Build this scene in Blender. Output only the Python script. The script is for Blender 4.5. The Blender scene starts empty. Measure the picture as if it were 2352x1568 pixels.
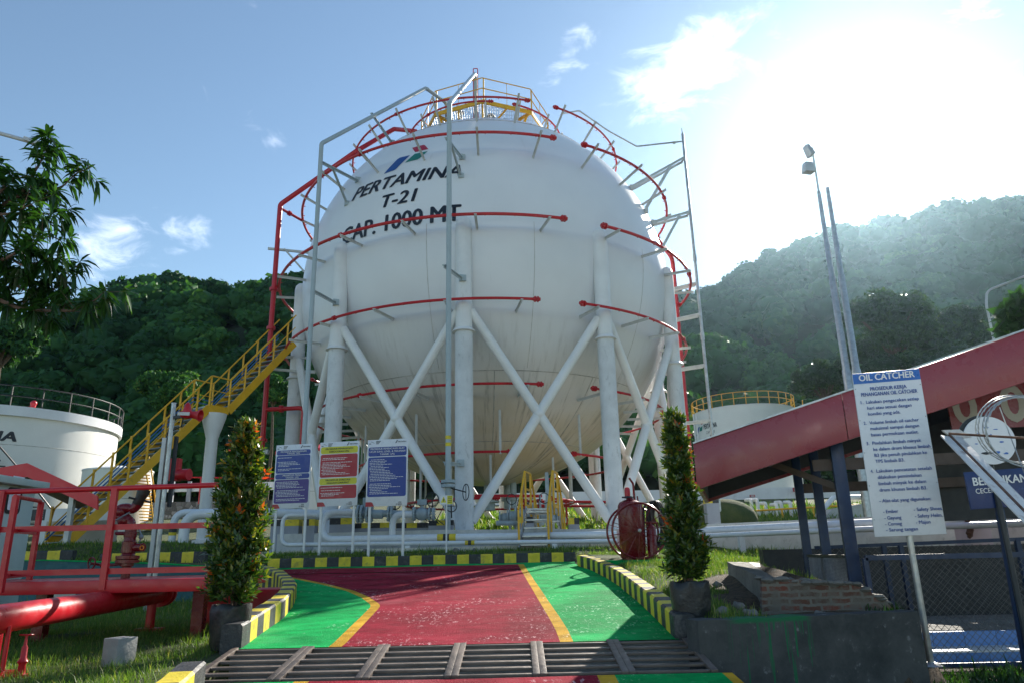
import bpy, bmesh, math, random
import numpy as np
from mathutils import Vector, Matrix, noise as mnoise

# ---------------------------------------------------------------- camera, sky, sun, exposure
SC = bpy.context.scene
random.seed(7)
RNG = np.random.default_rng(7)
FPX, PITCH, ROLL, EYE = 1673.44, 0.284864, -0.022099, 1.6
W0, H0 = 2352.0, 1568.0            # the measuring frame of the photograph
_F = np.array([0, math.cos(PITCH), math.sin(PITCH)])
_U0 = np.array([0, -math.sin(PITCH), math.cos(PITCH)])
_R = math.cos(ROLL)*np.array([1.0, 0, 0]) + math.sin(ROLL)*_U0
_U = -math.sin(ROLL)*np.array([1.0, 0, 0]) + math.cos(ROLL)*_U0
camd = bpy.data.cameras.new('camera'); cam = bpy.data.objects.new('camera', camd)
SC.collection.objects.link(cam)
camd.sensor_width = 36.0; camd.lens = FPX/W0*36.0; camd.clip_start = 0.05; camd.clip_end = 6000
cam.matrix_world = Matrix(((_R[0], _U[0], -_F[0], 0), (_R[1], _U[1], -_F[1], 0), (_R[2], _U[2], -_F[2], EYE), (0, 0, 0, 1)))
SC.camera = cam
SUN_AZ, SUN_EL = math.radians(28.5), math.radians(27.9)
SUN_STRENGTH, SKY_STRENGTH, EXPOSURE = 5.0, 0.106, 0.95
HAZE_DENSITY, HAZE_ANISO = 0.00010, 0.84
SC.view_settings.view_transform = 'Standard'; SC.view_settings.look = 'None'
SC.view_settings.exposure = EXPOSURE; SC.view_settings.gamma = 1.0
SC.cycles.use_denoising = True
SC.cycles.max_bounces = 6; SC.cycles.diffuse_bounces = 3; SC.cycles.glossy_bounces = 2
SC.cycles.transmission_bounces = 3; SC.cycles.transparent_max_bounces = 6; SC.cycles.volume_bounces = 0
SC.cycles.sample_clamp_indirect = 6.0
SC.cycles.caustics_reflective = False; SC.cycles.caustics_refractive = False

def ray(u, v):
    r = _F + ((u-W0/2)/FPX)*_R - ((v-H0/2)/FPX)*_U
    return r/np.linalg.norm(r)
def at(u, v, Y):
    """point of the photograph (2352 px wide) at the distance Y in front of the camera"""
    r = ray(u, v); p = r*(Y/r[1]); return np.array([p[0], p[1], p[2]+EYE])
def atz(u, v, z):
    r = ray(u, v); p = r*((z-EYE)/r[2]); return np.array([p[0], p[1], z])

sund = bpy.data.lights.new('sun', 'SUN'); sun = bpy.data.objects.new('sun', sund); SC.collection.objects.link(sun)
sund.energy = SUN_STRENGTH; sund.angle = math.radians(0.5); sund.color = (1.0, 0.93, 0.82)
SUN_DIR = Vector((math.sin(SUN_AZ)*math.cos(SUN_EL), math.cos(SUN_AZ)*math.cos(SUN_EL), math.sin(SUN_EL)))
sun.rotation_euler = SUN_DIR.to_track_quat('Z', 'Y').to_euler()

world = bpy.data.worlds.new('World'); SC.world = world; world.use_nodes = True
def build_sky():
    nt = world.node_tree; nt.nodes.clear(); N = nt.nodes.new; L = nt.links.new
    out = N('ShaderNodeOutputWorld'); bg = N('ShaderNodeBackground'); bg.inputs[1].default_value = SKY_STRENGTH
    L(bg.outputs[0], out.inputs[0])
    sky = N('ShaderNodeTexSky'); sky.sky_type = 'NISHITA'; sky.sun_disc = False
    sky.sun_elevation = SUN_EL; sky.sun_rotation = SUN_AZ
    sky.air_density = 1.0; sky.dust_density = 0.12; sky.ozone_density = 2.2; sky.altitude = 20
    tc = N('ShaderNodeTexCoord')
    def math_(op, a, b=None, clamp=False):
        n = N('ShaderNodeMath'); n.operation = op; n.use_clamp = clamp
        for i, x in enumerate((a, b)):
            if x is None: continue
            if isinstance(x, (int, float)): n.inputs[i].default_value = x
            else: L(x, n.inputs[i])
        return n.outputs[0]
    def dot(vec):
        n = N('ShaderNodeVectorMath'); n.operation = 'DOT_PRODUCT'; L(tc.outputs['Generated'], n.inputs[0]); n.inputs[1].default_value = vec
        return n.outputs['Value']
    nz = N('ShaderNodeTexNoise'); nz.inputs['Scale'].default_value = 17; nz.inputs['Detail'].default_value = 9
    nz.inputs['Roughness'].default_value = 0.6; nz.inputs['Distortion'].default_value = 0.5
    mp = N('ShaderNodeMapping'); mp.inputs['Scale'].default_value = (1, 1, 1.9); L(tc.outputs['Generated'], mp.inputs[0]); L(mp.outputs[0], nz.inputs['Vector'])
    total = None
    # drifts of cloud: ends of the long axis, half width, strength
    for (a, b, wid, k) in [((1400, 250), (1760, 60), 78, 1.15), ((1245, 195), (1365, 80), 30, .8), ((100, 590), (450, 515), 60, 1.1), ((2170, 65), (2290, -25), 32, .75),
                           ((2200, 300), (2460, 180), 75, .8), ((540, 345), (740, 312), 14, .22), ((540, 560), (640, 590), 30, .3), ((2150, 150), (2260, 130), 24, .4), ((2230, 360), (2420, 330), 45, .7)]:
        da, db = ray(*a), ray(*b); c = da+db; c /= np.linalg.norm(c)
        e1 = db-da; e1 -= c*(e1@c); h1 = np.linalg.norm(e1)/2; e1 /= np.linalg.norm(e1); e2 = np.cross(c, e1)
        s2 = wid/FPX
        x = math_('MULTIPLY', math_('SUBTRACT', dot(tuple(e1)), float(c@e1)), 1/(h1*1.15)); y = math_('MULTIPLY', math_('SUBTRACT', dot(tuple(e2)), float(c@e2)), 1/(s2*1.3))
        r = math_('SQRT', math_('ADD', math_('MULTIPLY', x, x), math_('MULTIPLY', y, y)))
        m = math_('MULTIPLY', math_('SUBTRACT', 1.25, r, True), k)
        front = math_('GREATER_THAN', dot(tuple(c)), 0.3); m = math_('MULTIPLY', m, front)
        total = m if total is None else math_('MAXIMUM', total, m)
    s = math_('ADD', math_('MULTIPLY', total, 0.42), math_('MULTIPLY', nz.outputs[0], 1.25))
    cl = N('ShaderNodeMapRange'); cl.interpolation_type = 'SMOOTHSTEP'; L(s, cl.inputs[0])
    cl.inputs[1].default_value = 0.80; cl.inputs[2].default_value = 1.25; cl.inputs[3].default_value = 0; cl.inputs[4].default_value = 0.9
    tintn = N('ShaderNodeMixRGB'); tintn.blend_type = 'MULTIPLY'; tintn.inputs[0].default_value = 1; L(sky.outputs[0], tintn.inputs[1]); tintn.inputs[2].default_value = (.97, .96, .87, 1)
    mix = N('ShaderNodeMixRGB'); L(cl.outputs[0], mix.inputs[0]); L(tintn.outputs[0], mix.inputs[1])
    # a cloud scatters the same light as the air round it, only more of it
    add = N('ShaderNodeMixRGB'); add.blend_type = 'ADD'; add.inputs[0].default_value = 1; L(sky.outputs[0], add.inputs[1]); add.inputs[2].default_value = (4.6, 4.3, 4.0, 1)
    L(add.outputs[0], mix.inputs[2])
    L(mix.outputs[0], bg.inputs[0])
build_sky()

# ---------------------------------------------------------------- helpers
ORG = {}
def col(h):
    h = h.lstrip('#'); r = []
    for i in (0, 2, 4):
        c = int(h[i:i+2], 16)/255; r.append(c/12.92 if c <= .04045 else ((c+.055)/1.055)**2.4)
    return tuple(r)
def V(*a): return np.array(a, float)
def nrm(a):
    a = np.asarray(a, float); return a/max(1e-9, np.linalg.norm(a))
def props(o, label=None, cat=None, group=None, kind=None):
    if label: o['label'] = label
    if cat: o['category'] = cat
    if group: o['group'] = group
    if kind: o['kind'] = kind
    return o
def thing(name, label, cat, loc, group=None):
    o = bpy.data.objects.new(name, None); SC.collection.objects.link(o); o.empty_display_size = .3
    o.location = tuple(loc); ORG[o.name] = np.array(loc, float)
    return props(o, label, cat, group)
def link_mesh(name, me, parent=None, loc=None):
    o = bpy.data.objects.new(name, me); SC.collection.objects.link(o)
    if parent is not None:
        o.parent = parent; ORG[o.name] = ORG[parent.name]
    else:
        o.location = tuple(loc) if loc is not None else (0, 0, 0); ORG[o.name] = np.array(loc if loc is not None else (0, 0, 0), float)
    return o
class MB:
    def __init__(s): s.v = []; s.f = []; s.m = []
    def add(s, vs, fs, mi=0):
        b = len(s.v); s.v.extend([tuple(map(float, p)) for p in vs])
        for f in fs: s.f.append([b+i for i in f]); s.m.append(mi)
        return s
    def box(s, c, size, rz=0.0, mi=0, top=1.0):
        cx, cy, cz = c; a, b, h = [q/2 for q in size]; cs, sn = math.cos(rz), math.sin(rz); vs = []
        for z, k in ((-h, 1.0), (h, top)):
            for x, y in ((-a, -b), (a, -b), (a, b), (-a, b)):
                x *= k; y *= k; vs.append((cx+x*cs-y*sn, cy+x*sn+y*cs, cz+z))
        return s.add(vs, [(3, 2, 1, 0), (4, 5, 6, 7), (0, 1, 5, 4), (1, 2, 6, 5), (2, 3, 7, 6), (3, 0, 4, 7)], mi)
    def beam(s, p0, p1, w, h, up=(0, 0, 1), mi=0):
        p0 = np.asarray(p0, float); p1 = np.asarray(p1, float); d = nrm(p1-p0); up = np.asarray(up, float)
        sx = np.cross(d, up)
        if np.linalg.norm(sx) < 1e-4: sx = np.cross(d, (1, 0, 0))
        sx = nrm(sx); su = np.cross(sx, d); vs = []
        for p in (p0, p1):
            for a, b in ((-1, -1), (1, -1), (1, 1), (-1, 1)): vs.append(p+sx*a*w/2+su*b*h/2)
        return s.add(vs, [(0, 1, 2, 3), (7, 6, 5, 4), (4, 5, 1, 0), (5, 6, 2, 1), (6, 7, 3, 2), (7, 4, 0, 3)], mi)
    def tube(s, pts, r, n=10, mi=0, caps=True, closed=False):
        P = [np.asarray(p, float) for p in pts]; k = len(P)
        rs = [r]*k if isinstance(r, (int, float)) else list(r); T = []
        for i in range(k):
            if closed: T.append(nrm(P[(i+1) % k]-P[i-1]))
            else: T.append(nrm(P[min(i+1, k-1)]-P[max(i-1, 0)]))
        a = np.cross(T[0], (0, 0, 1))
        if np.linalg.norm(a) < 1e-3: a = np.cross(T[0], (0, 1, 0))
        a = nrm(a); vs = []
        for i in range(k):
            a = nrm(a-T[i]*(a@T[i])); b = np.cross(T[i], a)
            for j in range(n):
                t = 2*math.pi*j/n; vs.append(P[i]+rs[i]*(math.cos(t)*a+math.sin(t)*b))
        fs = []
        for i in range(k if closed else k-1):
            i2 = (i+1) % k
            for j in range(n): fs.append((i*n+j, i*n+(j+1) % n, i2*n+(j+1) % n, i2*n+j))
        if caps and not closed: fs.append(tuple(range(n-1, -1, -1))); fs.append(tuple((k-1)*n+j for j in range(n)))
        return s.add(vs, fs, mi)
    def lathe(s, prof, c, n=24, mi=0, axis=(0, 0, 1)):
        ax = nrm(axis); a = np.cross(ax, (0, 1, 0))
        if np.linalg.norm(a) < 1e-3: a = np.cross(ax, (1, 0, 0))
        a = nrm(a); b = np.cross(ax, a); c = np.asarray(c, float); vs = []
        for r, z in prof:
            for j in range(n):
                t = 2*math.pi*j/n; vs.append(c+ax*z+r*(math.cos(t)*a+math.sin(t)*b))
        fs = []
        for i in range(len(prof)-1):
            for j in range(n): fs.append((i*n+j, i*n+(j+1) % n, (i+1)*n+(j+1) % n, (i+1)*n+j))
        k = len(prof)
        if prof[0][0] > 1e-4: fs.append(tuple(range(n-1, -1, -1)))
        if prof[-1][0] > 1e-4: fs.append(tuple((k-1)*n+j for j in range(n)))
        return s.add(vs, fs, mi)
    def ball(s, c, r, n=14, mi=0, sc=(1, 1, 1)):
        c = np.asarray(c, float); vs = []; fs = []; m = n//2
        for i in range(m+1):
            t = math.pi*i/m
            for j in range(n):
                p = 2*math.pi*j/n; vs.append(c+r*np.array([math.sin(t)*math.cos(p)*sc[0], math.sin(t)*math.sin(p)*sc[1], -math.cos(t)*sc[2]]))
        for i in range(m):
            for j in range(n): fs.append((i*n+j, i*n+(j+1) % n, (i+1)*n+(j+1) % n, (i+1)*n+j))
        return s.add(vs, fs, mi)
    def prism(s, poly, d, mi=0):
        """planar polygon (3-D points) pushed along the vector d"""
        k = len(poly); P = [np.asarray(p, float) for p in poly]; d = np.asarray(d, float)
        fs = [tuple(range(k)), tuple(range(2*k-1, k-1, -1))]+[(j, j+k, (j+1) % k+k, (j+1) % k) for j in range(k)]
        return s.add(P+[p+d for p in P], fs, mi)
    def quad(s, a, b, c, d, mi=0): return s.add([a, b, c, d], [(0, 1, 2, 3)], mi)
    def torus(s, c, R, r, ax=(0, 0, 1), n=32, k=8, mi=0):
        ax = nrm(ax); a = np.cross(ax, (0, 1, 0))
        if np.linalg.norm(a) < 1e-3: a = np.cross(ax, (1, 0, 0))
        a = nrm(a); b = np.cross(ax, a); c = np.asarray(c, float)
        return s.tube([c+R*(math.cos(2*math.pi*i/n)*a+math.sin(2*math.pi*i/n)*b) for i in range(n)], r, k, mi, closed=True)
    def build(s, name, mats, parent=None, smooth=35, loc=None, bevel=0.0):
        if not isinstance(mats, (list, tuple)): mats = [mats]
        me = bpy.data.meshes.new(name)
        if parent is not None: org = ORG[parent.name]
        elif loc is not None: org = np.asarray(loc, float)
        else:
            A = np.array(s.v); org = np.array([(A[:, 0].min()+A[:, 0].max())/2, (A[:, 1].min()+A[:, 1].max())/2, A[:, 2].min()])
        vs = [(p[0]-org[0], p[1]-org[1], p[2]-org[2]) for p in s.v]
        me.from_pydata(vs, [], s.f)
        for m in mats: me.materials.append(m)
        me.polygons.foreach_set('material_index', s.m)
        bm = bmesh.new(); bm.from_mesh(me)
        bmesh.ops.recalc_face_normals(bm, faces=bm.faces)
        if bevel > 0:
            es = [e for e in bm.edges if len(e.link_faces) == 2 and e.calc_face_angle(0) > .6]
            bmesh.ops.bevel(bm, geom=es, offset=bevel, segments=2, profile=.5, affect='EDGES', clamp_overlap=True)
        bm.to_mesh(me); bm.free()
        if smooth:
            me.polygons.foreach_set('use_smooth', [True]*len(me.polygons)); me.set_sharp_from_angle(angle=math.radians(smooth))
        me.update()
        return link_mesh(name, me, parent, org if parent is None else None)
def np_mesh(name, verts, faces, mats, parent=None, loc=(0, 0, 0), attrs=None, smooth=False, mi=None):
    """mesh from numpy arrays; faces is (n,3) or (n,4)"""
    me = bpy.data.meshes.new(name); org = ORG[parent.name] if parent is not None else np.asarray(loc, float)
    verts = np.asarray(verts, np.float32)-org.astype(np.float32); faces = np.asarray(faces, np.int32); k = faces.shape[1]
    me.vertices.add(len(verts)); me.vertices.foreach_set('co', verts.ravel())
    me.loops.add(faces.size); me.loops.foreach_set('vertex_index', faces.ravel())
    me.polygons.add(len(faces)); me.polygons.foreach_set('loop_start', np.arange(len(faces), dtype=np.int32)*k)
    me.polygons.foreach_set('loop_total', np.full(len(faces), k, np.int32))
    for m in (mats if isinstance(mats, (list, tuple)) else [mats]): me.materials.append(m)
    if mi is not None: me.polygons.foreach_set('material_index', np.asarray(mi, np.int32))
    me.update(calc_edges=True)
    for key, a in (attrs or {}).items():
        at_ = me.attributes.new(key, 'FLOAT', 'POINT'); at_.data.foreach_set('value', np.asarray(a, np.float32))
    if smooth: me.polygons.foreach_set('use_smooth', np.ones(len(faces), bool))
    me.validate(); me.update()
    return link_mesh(name, me, parent, org if parent is None else None)
def fillet(pts, rad, seg=5):
    P = [np.asarray(p, float) for p in pts]; out = [P[0]]
    for i in range(1, len(P)-1):
        a, b, c = P[i-1], P[i], P[i+1]; d1, d2 = nrm(a-b), nrm(c-b)
        cosw = float(np.clip(d1@d2, -1, 1)); half = math.acos(cosw)/2
        if half > 1.5: out.append(b); continue
        t = min(rad/math.tan(half), .48*np.linalg.norm(a-b), .48*np.linalg.norm(c-b)); p, q = b+d1*t, b+d2*t
        for k in range(seg+1):
            s = k/seg; out.append((1-s)**2*p+2*s*(1-s)*b+s*s*q)
    out.append(P[-1]); return out
_TXT = {}
def text_geo(body, size=1.0, align='CENTER', shear=0.0, bold=0.0, xs=1.0):
    key = (body, align, shear, bold)
    if key not in _TXT:
        cu = bpy.data.curves.new('t', 'FONT'); cu.body = body; cu.size = 1.0; cu.align_x = align; cu.shear = shear; cu.resolution_u = 3
        ob = bpy.data.objects.new('t', cu); SC.collection.objects.link(ob)
        me = bpy.data.meshes.new_from_object(ob)
        vs = np.array([v.co[:] for v in me.vertices]) if len(me.vertices) else np.zeros((0, 3)); fs = [tuple(p.vertices) for p in me.polygons]
        bpy.data.objects.remove(ob); bpy.data.curves.remove(cu); bpy.data.meshes.remove(me)
        if bold and len(vs):                      # heavier strokes: shifted copies, each a hair above the last
            n0 = len(vs); d = bold*1.5; V_ = [vs]; F_ = list(fs)
            for i, (dx, dy) in enumerate(((-d, 0), (d, 0), (0, d*.5), (0, -d*.5))): V_.append(vs+np.array([dx, dy, .0006*(i+1)])); F_ += [tuple(q+n0*(i+1) for q in f) for f in fs]
            vs, fs = np.concatenate(V_), F_
        _TXT[key] = (vs, fs)
    vs, fs = _TXT[key]; return vs*np.array([size*xs, size, 1.0]), fs
def put_text(mb, body, o, ux, uz, size, align='CENTER', mi=0, **k):
    vs, fs = text_geo(body, size, align, **k)
    ux = np.asarray(ux, float); uz = np.asarray(uz, float); o = np.asarray(o, float)
    n = np.cross(ux, uz); mb.add([o+ux*v[0]+uz*v[1]+n*v[2] for v in vs], fs, mi)
def fit_text(mb, body, o, ux, uz, width, height, align='CENTER', mi=0, **k):
    """text scaled to a given width and capital height"""
    vs, fs = text_geo(body, 1.0, align, **k)
    w = vs[:, 0].max()-vs[:, 0].min(); h = .73
    ux = np.asarray(ux, float); uz = np.asarray(uz, float); o = np.asarray(o, float); x0 = 0 if align == 'CENTER' else vs[:, 0].min()
    n = np.cross(ux, uz); mb.add([o+ux*((v[0]-x0)*width/w)+uz*(v[1]*height/h)+n*v[2] for v in vs], fs, mi)

# ---------------------------------------------------------------- materials
def new_mat(name):
    m = bpy.data.materials.new(name); m.use_nodes = True; nt = m.node_tree; nt.nodes.clear()
    out = nt.nodes.new('ShaderNodeOutputMaterial'); p = nt.nodes.new('ShaderNodeBsdfPrincipled'); nt.links.new(p.outputs[0], out.inputs[0])
    return m, nt, p, out
def nd(nt, t, **k):
    n = nt.nodes.new(t)
    for a, b in k.items(): setattr(n, a, b)
    return n
def noise_node(nt, scale, detail=5, rough=.6, stretch=None, coord='Object', dist=0.0):
    tc = nd(nt, 'ShaderNodeTexCoord'); n = nd(nt, 'ShaderNodeTexNoise'); n.inputs['Scale'].default_value = scale
    n.inputs['Detail'].default_value = detail; n.inputs['Roughness'].default_value = rough; n.inputs['Distortion'].default_value = dist
    if stretch:
        mp = nd(nt, 'ShaderNodeMapping'); mp.inputs['Scale'].default_value = stretch; nt.links.new(tc.outputs[coord], mp.inputs[0]); nt.links.new(mp.outputs[0], n.inputs['Vector'])
    else: nt.links.new(tc.outputs[coord], n.inputs['Vector'])
    return n.outputs[0]
def ramp_node(nt, src, a, b, lo=0.0, hi=1.0, smooth=True):
    n = nd(nt, 'ShaderNodeMapRange'); n.interpolation_type = 'SMOOTHSTEP' if smooth else 'LINEAR'
    nt.links.new(src, n.inputs[0]); n.inputs[1].default_value = a; n.inputs[2].default_value = b; n.inputs[3].default_value = lo; n.inputs[4].default_value = hi
    return n.outputs[0]
def mix_node(nt, fac, a, b, mode='MIX'):
    n = nd(nt, 'ShaderNodeMixRGB', blend_type=mode)
    for i, x in enumerate((fac, a, b)):
        if isinstance(x, (int, float)): n.inputs[i].default_value = x if i == 0 else (x, x, x, 1)
        elif isinstance(x, tuple): n.inputs[i].default_value = (*x[:3], 1)
        else: nt.links.new(x, n.inputs[i])
    return n.outputs[0]
def mul_node(nt, a, b):
    n = nd(nt, 'ShaderNodeMath', operation='MULTIPLY')
    for i, x in enumerate((a, b)):
        if isinstance(x, (int, float)): n.inputs[i].default_value = x
        else: nt.links.new(x, n.inputs[i])
    return n.outputs[0]
def bump_node(nt, p, h, strength, dist=.02):
    b = nd(nt, 'ShaderNodeBump'); b.inputs['Strength'].default_value = strength; b.inputs['Distance'].default_value = dist
    nt.links.new(h, b.inputs['Height']); nt.links.new(b.outputs[0], p.inputs['Normal'])
def pmat(name, c, rough=.5, metal=0.0, var=.12, scale=2.0, dirt=None, bump=0.0, bscale=30, spec=.5, stretch=None):
    """dirt = (colour, amount 0..1, scale, stretch)"""
    m, nt, p, out = new_mat(name)
    if isinstance(c, str): c = col(c)
    n1 = noise_node(nt, scale, 6, .65, stretch)
    lo = tuple(x*(1-var) for x in c); hi = tuple(min(1, x*(1+var)) for x in c)
    base = mix_node(nt, ramp_node(nt, n1, .3, .7), lo, hi)
    if dirt:
        n2 = noise_node(nt, dirt[2], 8, .7, dirt[3] if len(dirt) > 3 else None, dist=.4)
        base = mix_node(nt, ramp_node(nt, n2, .62-.3*dirt[1], .80-.2*dirt[1], 0, min(1, .35+dirt[1])), base, col(dirt[0]) if isinstance(dirt[0], str) else dirt[0])
    nt.links.new(base, p.inputs['Base Color'])
    p.inputs['Metallic'].default_value = metal; p.inputs['Specular IOR Level'].default_value = spec
    n3 = noise_node(nt, scale*3+4, 5, .6)
    nt.links.new(ramp_node(nt, n3, .3, .7, max(0.03, rough-.09), min(1, rough+.12)), p.inputs['Roughness'])
    if bump: bump_node(nt, p, noise_node(nt, bscale, 6, .6), bump)
    return m
def leafmat(name, cols, trans=.35, gloss=.35, rough=.4):
    """leaf colour follows the attribute 'tint' of each leaf"""
    m, nt, p, out = new_mat(name); nt.nodes.remove(p)
    a = nd(nt, 'ShaderNodeAttribute', attribute_name='tint'); r = nd(nt, 'ShaderNodeValToRGB'); nt.links.new(a.outputs['Fac'], r.inputs[0])
    e = r.color_ramp.elements
    while len(e) < len(cols): e.new(.5)
    for i, (pos, c) in enumerate(cols): e[i].position = pos; e[i].color = (*(col(c) if isinstance(c, str) else c), 1)
    d = nd(nt, 'ShaderNodeBsdfPrincipled'); nt.links.new(r.outputs[0], d.inputs['Base Color']); d.inputs['Roughness'].default_value = rough; d.inputs['Specular IOR Level'].default_value = gloss
    t = nd(nt, 'ShaderNodeBsdfTranslucent'); tcol = mix_node(nt, 1.0, r.outputs[0], (1.5, 1.6, .55), 'MULTIPLY'); nt.links.new(tcol, t.inputs[0])
    mx = nd(nt, 'ShaderNodeMixShader'); mx.inputs[0].default_value = trans; nt.links.new(d.outputs[0], mx.inputs[1]); nt.links.new(t.outputs[0], mx.inputs[2]); nt.links.new(mx.outputs[0], out.inputs[0])
    return m
M = {}
M['white'] = pmat('white_paint', (.74, .75, .75), .38, var=.06, scale=1.2, dirt=((.40, .39, .36), .12, 3.0, (1, 1, .35)))
M['pipe_white'] = pmat('pale_pipe_paint', (.66, .70, .74), .33, var=.06, scale=2, dirt=((.33, .33, .32), .1, 5))
M['leg_old'] = pmat('scuffed_white_paint', (.64, .66, .68), .55, var=.10, scale=1.3, dirt=((.26, .27, .29), .24, 8.0, (1, 1, .30)), bump=.25, bscale=18)
M['grey_pipe'] = pmat('grey_pipe_paint', (.36, .43, .46), .35, var=.05, scale=2)
M['galv'] = pmat('galvanised_steel', (.42, .44, .45), .38, .75, var=.2, scale=6)
M['steel_white'] = pmat('painted_angle_steel', (.55, .57, .56), .45, var=.1, scale=3, dirt=((.25, .22, .19), .2, 8))
M['red'] = pmat('red_gloss_paint', (.50, .012, .022), .36, var=.12, scale=2, dirt=((.28, .03, .03), .14, 3))
M['red_dark'] = pmat('dark_red_paint', (.15, .007, .012), .25, var=.10, scale=3)
M['fascia'] = pmat('red_cladding', (.27, .042, .055), .30, var=.03, scale=.4)
M['fascia_b'] = pmat('bright_red_cladding', (.68, .020, .032), .38, var=.04, scale=.8)
M['yellow'] = pmat('yellow_paint', (.74, .40, .012), .38, var=.10, scale=2, dirt=((.25, .15, .03), .15, 7))
M['hazard'] = pmat('yellow_kerb_paint', (.72, .56, .030), .55, var=.14, scale=5, dirt=((.24, .19, .07), .38, 6), bump=.4, bscale=40)
M['black'] = pmat('black_kerb_paint', (.030, .032, .036), .55, var=.25, scale=5, dirt=((.17, .165, .15), .36, 6), bump=.4, bscale=40)
M['dark'] = pmat('dark_painted_steel', (.022, .028, .034), .5, var=.2, scale=3)
M['blue_post'] = pmat('dark_blue_steel', (.009, .030, .085), .42, var=.2, scale=3, dirt=((.03, .03, .03), .25, 9))
M['navy'] = pmat('navy_sign_paint', (.012, .035, .14), .4, var=.12, scale=6, dirt=((.08, .25, .60), .14, 9))
M['rubber'] = pmat('black_rubber', (.012, .013, .014), .45, var=.2, scale=6)
M['concrete'] = pmat('grey_concrete', (.30, .30, .29), .85, var=.18, scale=2.5, dirt=((.12, .12, .11), .3, 4), bump=.35, bscale=25)
M['plinth'] = pmat('grey_plinth_paint', (.30, .32, .37), .6, var=.08, scale=2)
M['beam'] = pmat('pale_concrete_beam', (.50, .51, .50), .75, var=.12, scale=3, dirt=((.2, .2, .2), .25, 8), bump=.3)
M['cabinet'] = pmat('grey_green_enamel', (.42, .52, .49), .4, var=.05, scale=2)
M['teal'] = pmat('teal_wall_paint', (.012, .10, .12), .6, var=.15, scale=2, dirt=((.03, .06, .06), .3, 4), bump=.3)
M['cream'] = pmat('cream_wall_paint', (.50, .48, .42), .65, var=.1, scale=2, dirt=((.2, .2, .18), .3, 4), bump=.3)
M['whitewall'] = pmat('white_wall_paint', (.72, .74, .76), .65, var=.06, scale=.6, dirt=((.4, .4, .4), .2, 1.2, (1, 1, .3)))
M['tankwhite'] = pmat('storage_tank_paint', (.74, .74, .70), .45, var=.05, scale=.4, dirt=((.34, .30, .20), .12, 1.0, (1, 1, .12)))
M['letter'] = pmat('black_lettering', (.006, .011, .022), .4, var=.05)
M['letter_blue'] = pmat('blue_lettering', (.018, .075, .33), .45, var=.05)
M['letter_white'] = pmat('white_lettering', (.80, .81, .82), .45, var=.03)
M['sign_white'] = pmat('white_sign_face', (.72, .74, .78), .32, var=.03, dirt=((.4, .4, .42), .08, 10))
M['sign_blue'] = pmat('blue_sign_print', (.012, .045, .28), .35, var=.05)
M['sign_purple'] = pmat('violet_sign_print', (.050, .025, .22), .35, var=.05)
M['sign_head'] = pmat('bright_blue_print', (.020, .13, .48), .35, var=.05)
M['sign_red'] = pmat('red_sign_print', (.40, .010, .025), .35, var=.05)
M['sign_yellow'] = pmat('yellow_sign_print', (.62, .58, .015), .35, var=.05)
M['logo_red'] = pmat('emblem_red', (.42, .012, .045), .4, var=.04)
M['logo_green'] = pmat('emblem_green', (.008, .20, .16), .4, var=.04)
M['logo_blue'] = pmat('emblem_blue', (.008, .075, .30), .4, var=.04)
M['bark'] = pmat('bark', (.10, .075, .05), .9, var=.3, scale=8, bump=.6, bscale=20)
M['twig'] = pmat('twig_bark', (.12, .075, .055), .8, var=.2, scale=8)
M['soil'] = pmat('dark_soil', (.060, .042, .030), .95, var=.4, scale=5, dirt=((.14, .10, .07), .3, 12), bump=.9, bscale=22)
M['rock'] = pmat('field_stone', (.20, .19, .18), .9, var=.3, scale=6, bump=.5)
M['glass'] = pmat('dark_glass', (.05, .07, .08), .08, var=.1)
M['orange'] = pmat('orange_plastic', (.70, .25, .01), .4, var=.08)
M['lamp_grey'] = pmat('lamp_housing', (.45, .46, .47), .4, .3, var=.1)
M['brown'] = pmat('brown_steel', (.075, .052, .040), .6, var=.2, scale=3)
M['pinkwall'] = pmat('pale_pink_wall', (.52, .42, .45), .7, var=.08, scale=1.5, dirt=((.2, .16, .15), .2, 4))
M['tread'] = pmat('stair_tread_steel', (.16, .20, .23), .5, .2, var=.2, scale=5)
M['blue_pipe'] = pmat('blue_pipe_paint', (.05, .16, .38), .4, var=.1, scale=3)
M['bag'] = pmat('black_plastic_bag', (.018, .020, .022), .42, var=.3, scale=5, bump=.8, bscale=9)
M['green_valve'] = pmat('grey_green_valve_paint', (.34, .42, .46), .4, var=.12, scale=5, dirt=((.2, .2, .2), .2, 8))
M['oldconc_shade'] = pmat('old_concrete_and_shaded_floor', (.16, .155, .14), .9, var=.25, scale=3, dirt=((.07, .065, .055), .35, 5), bump=.5, bscale=25)
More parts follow.
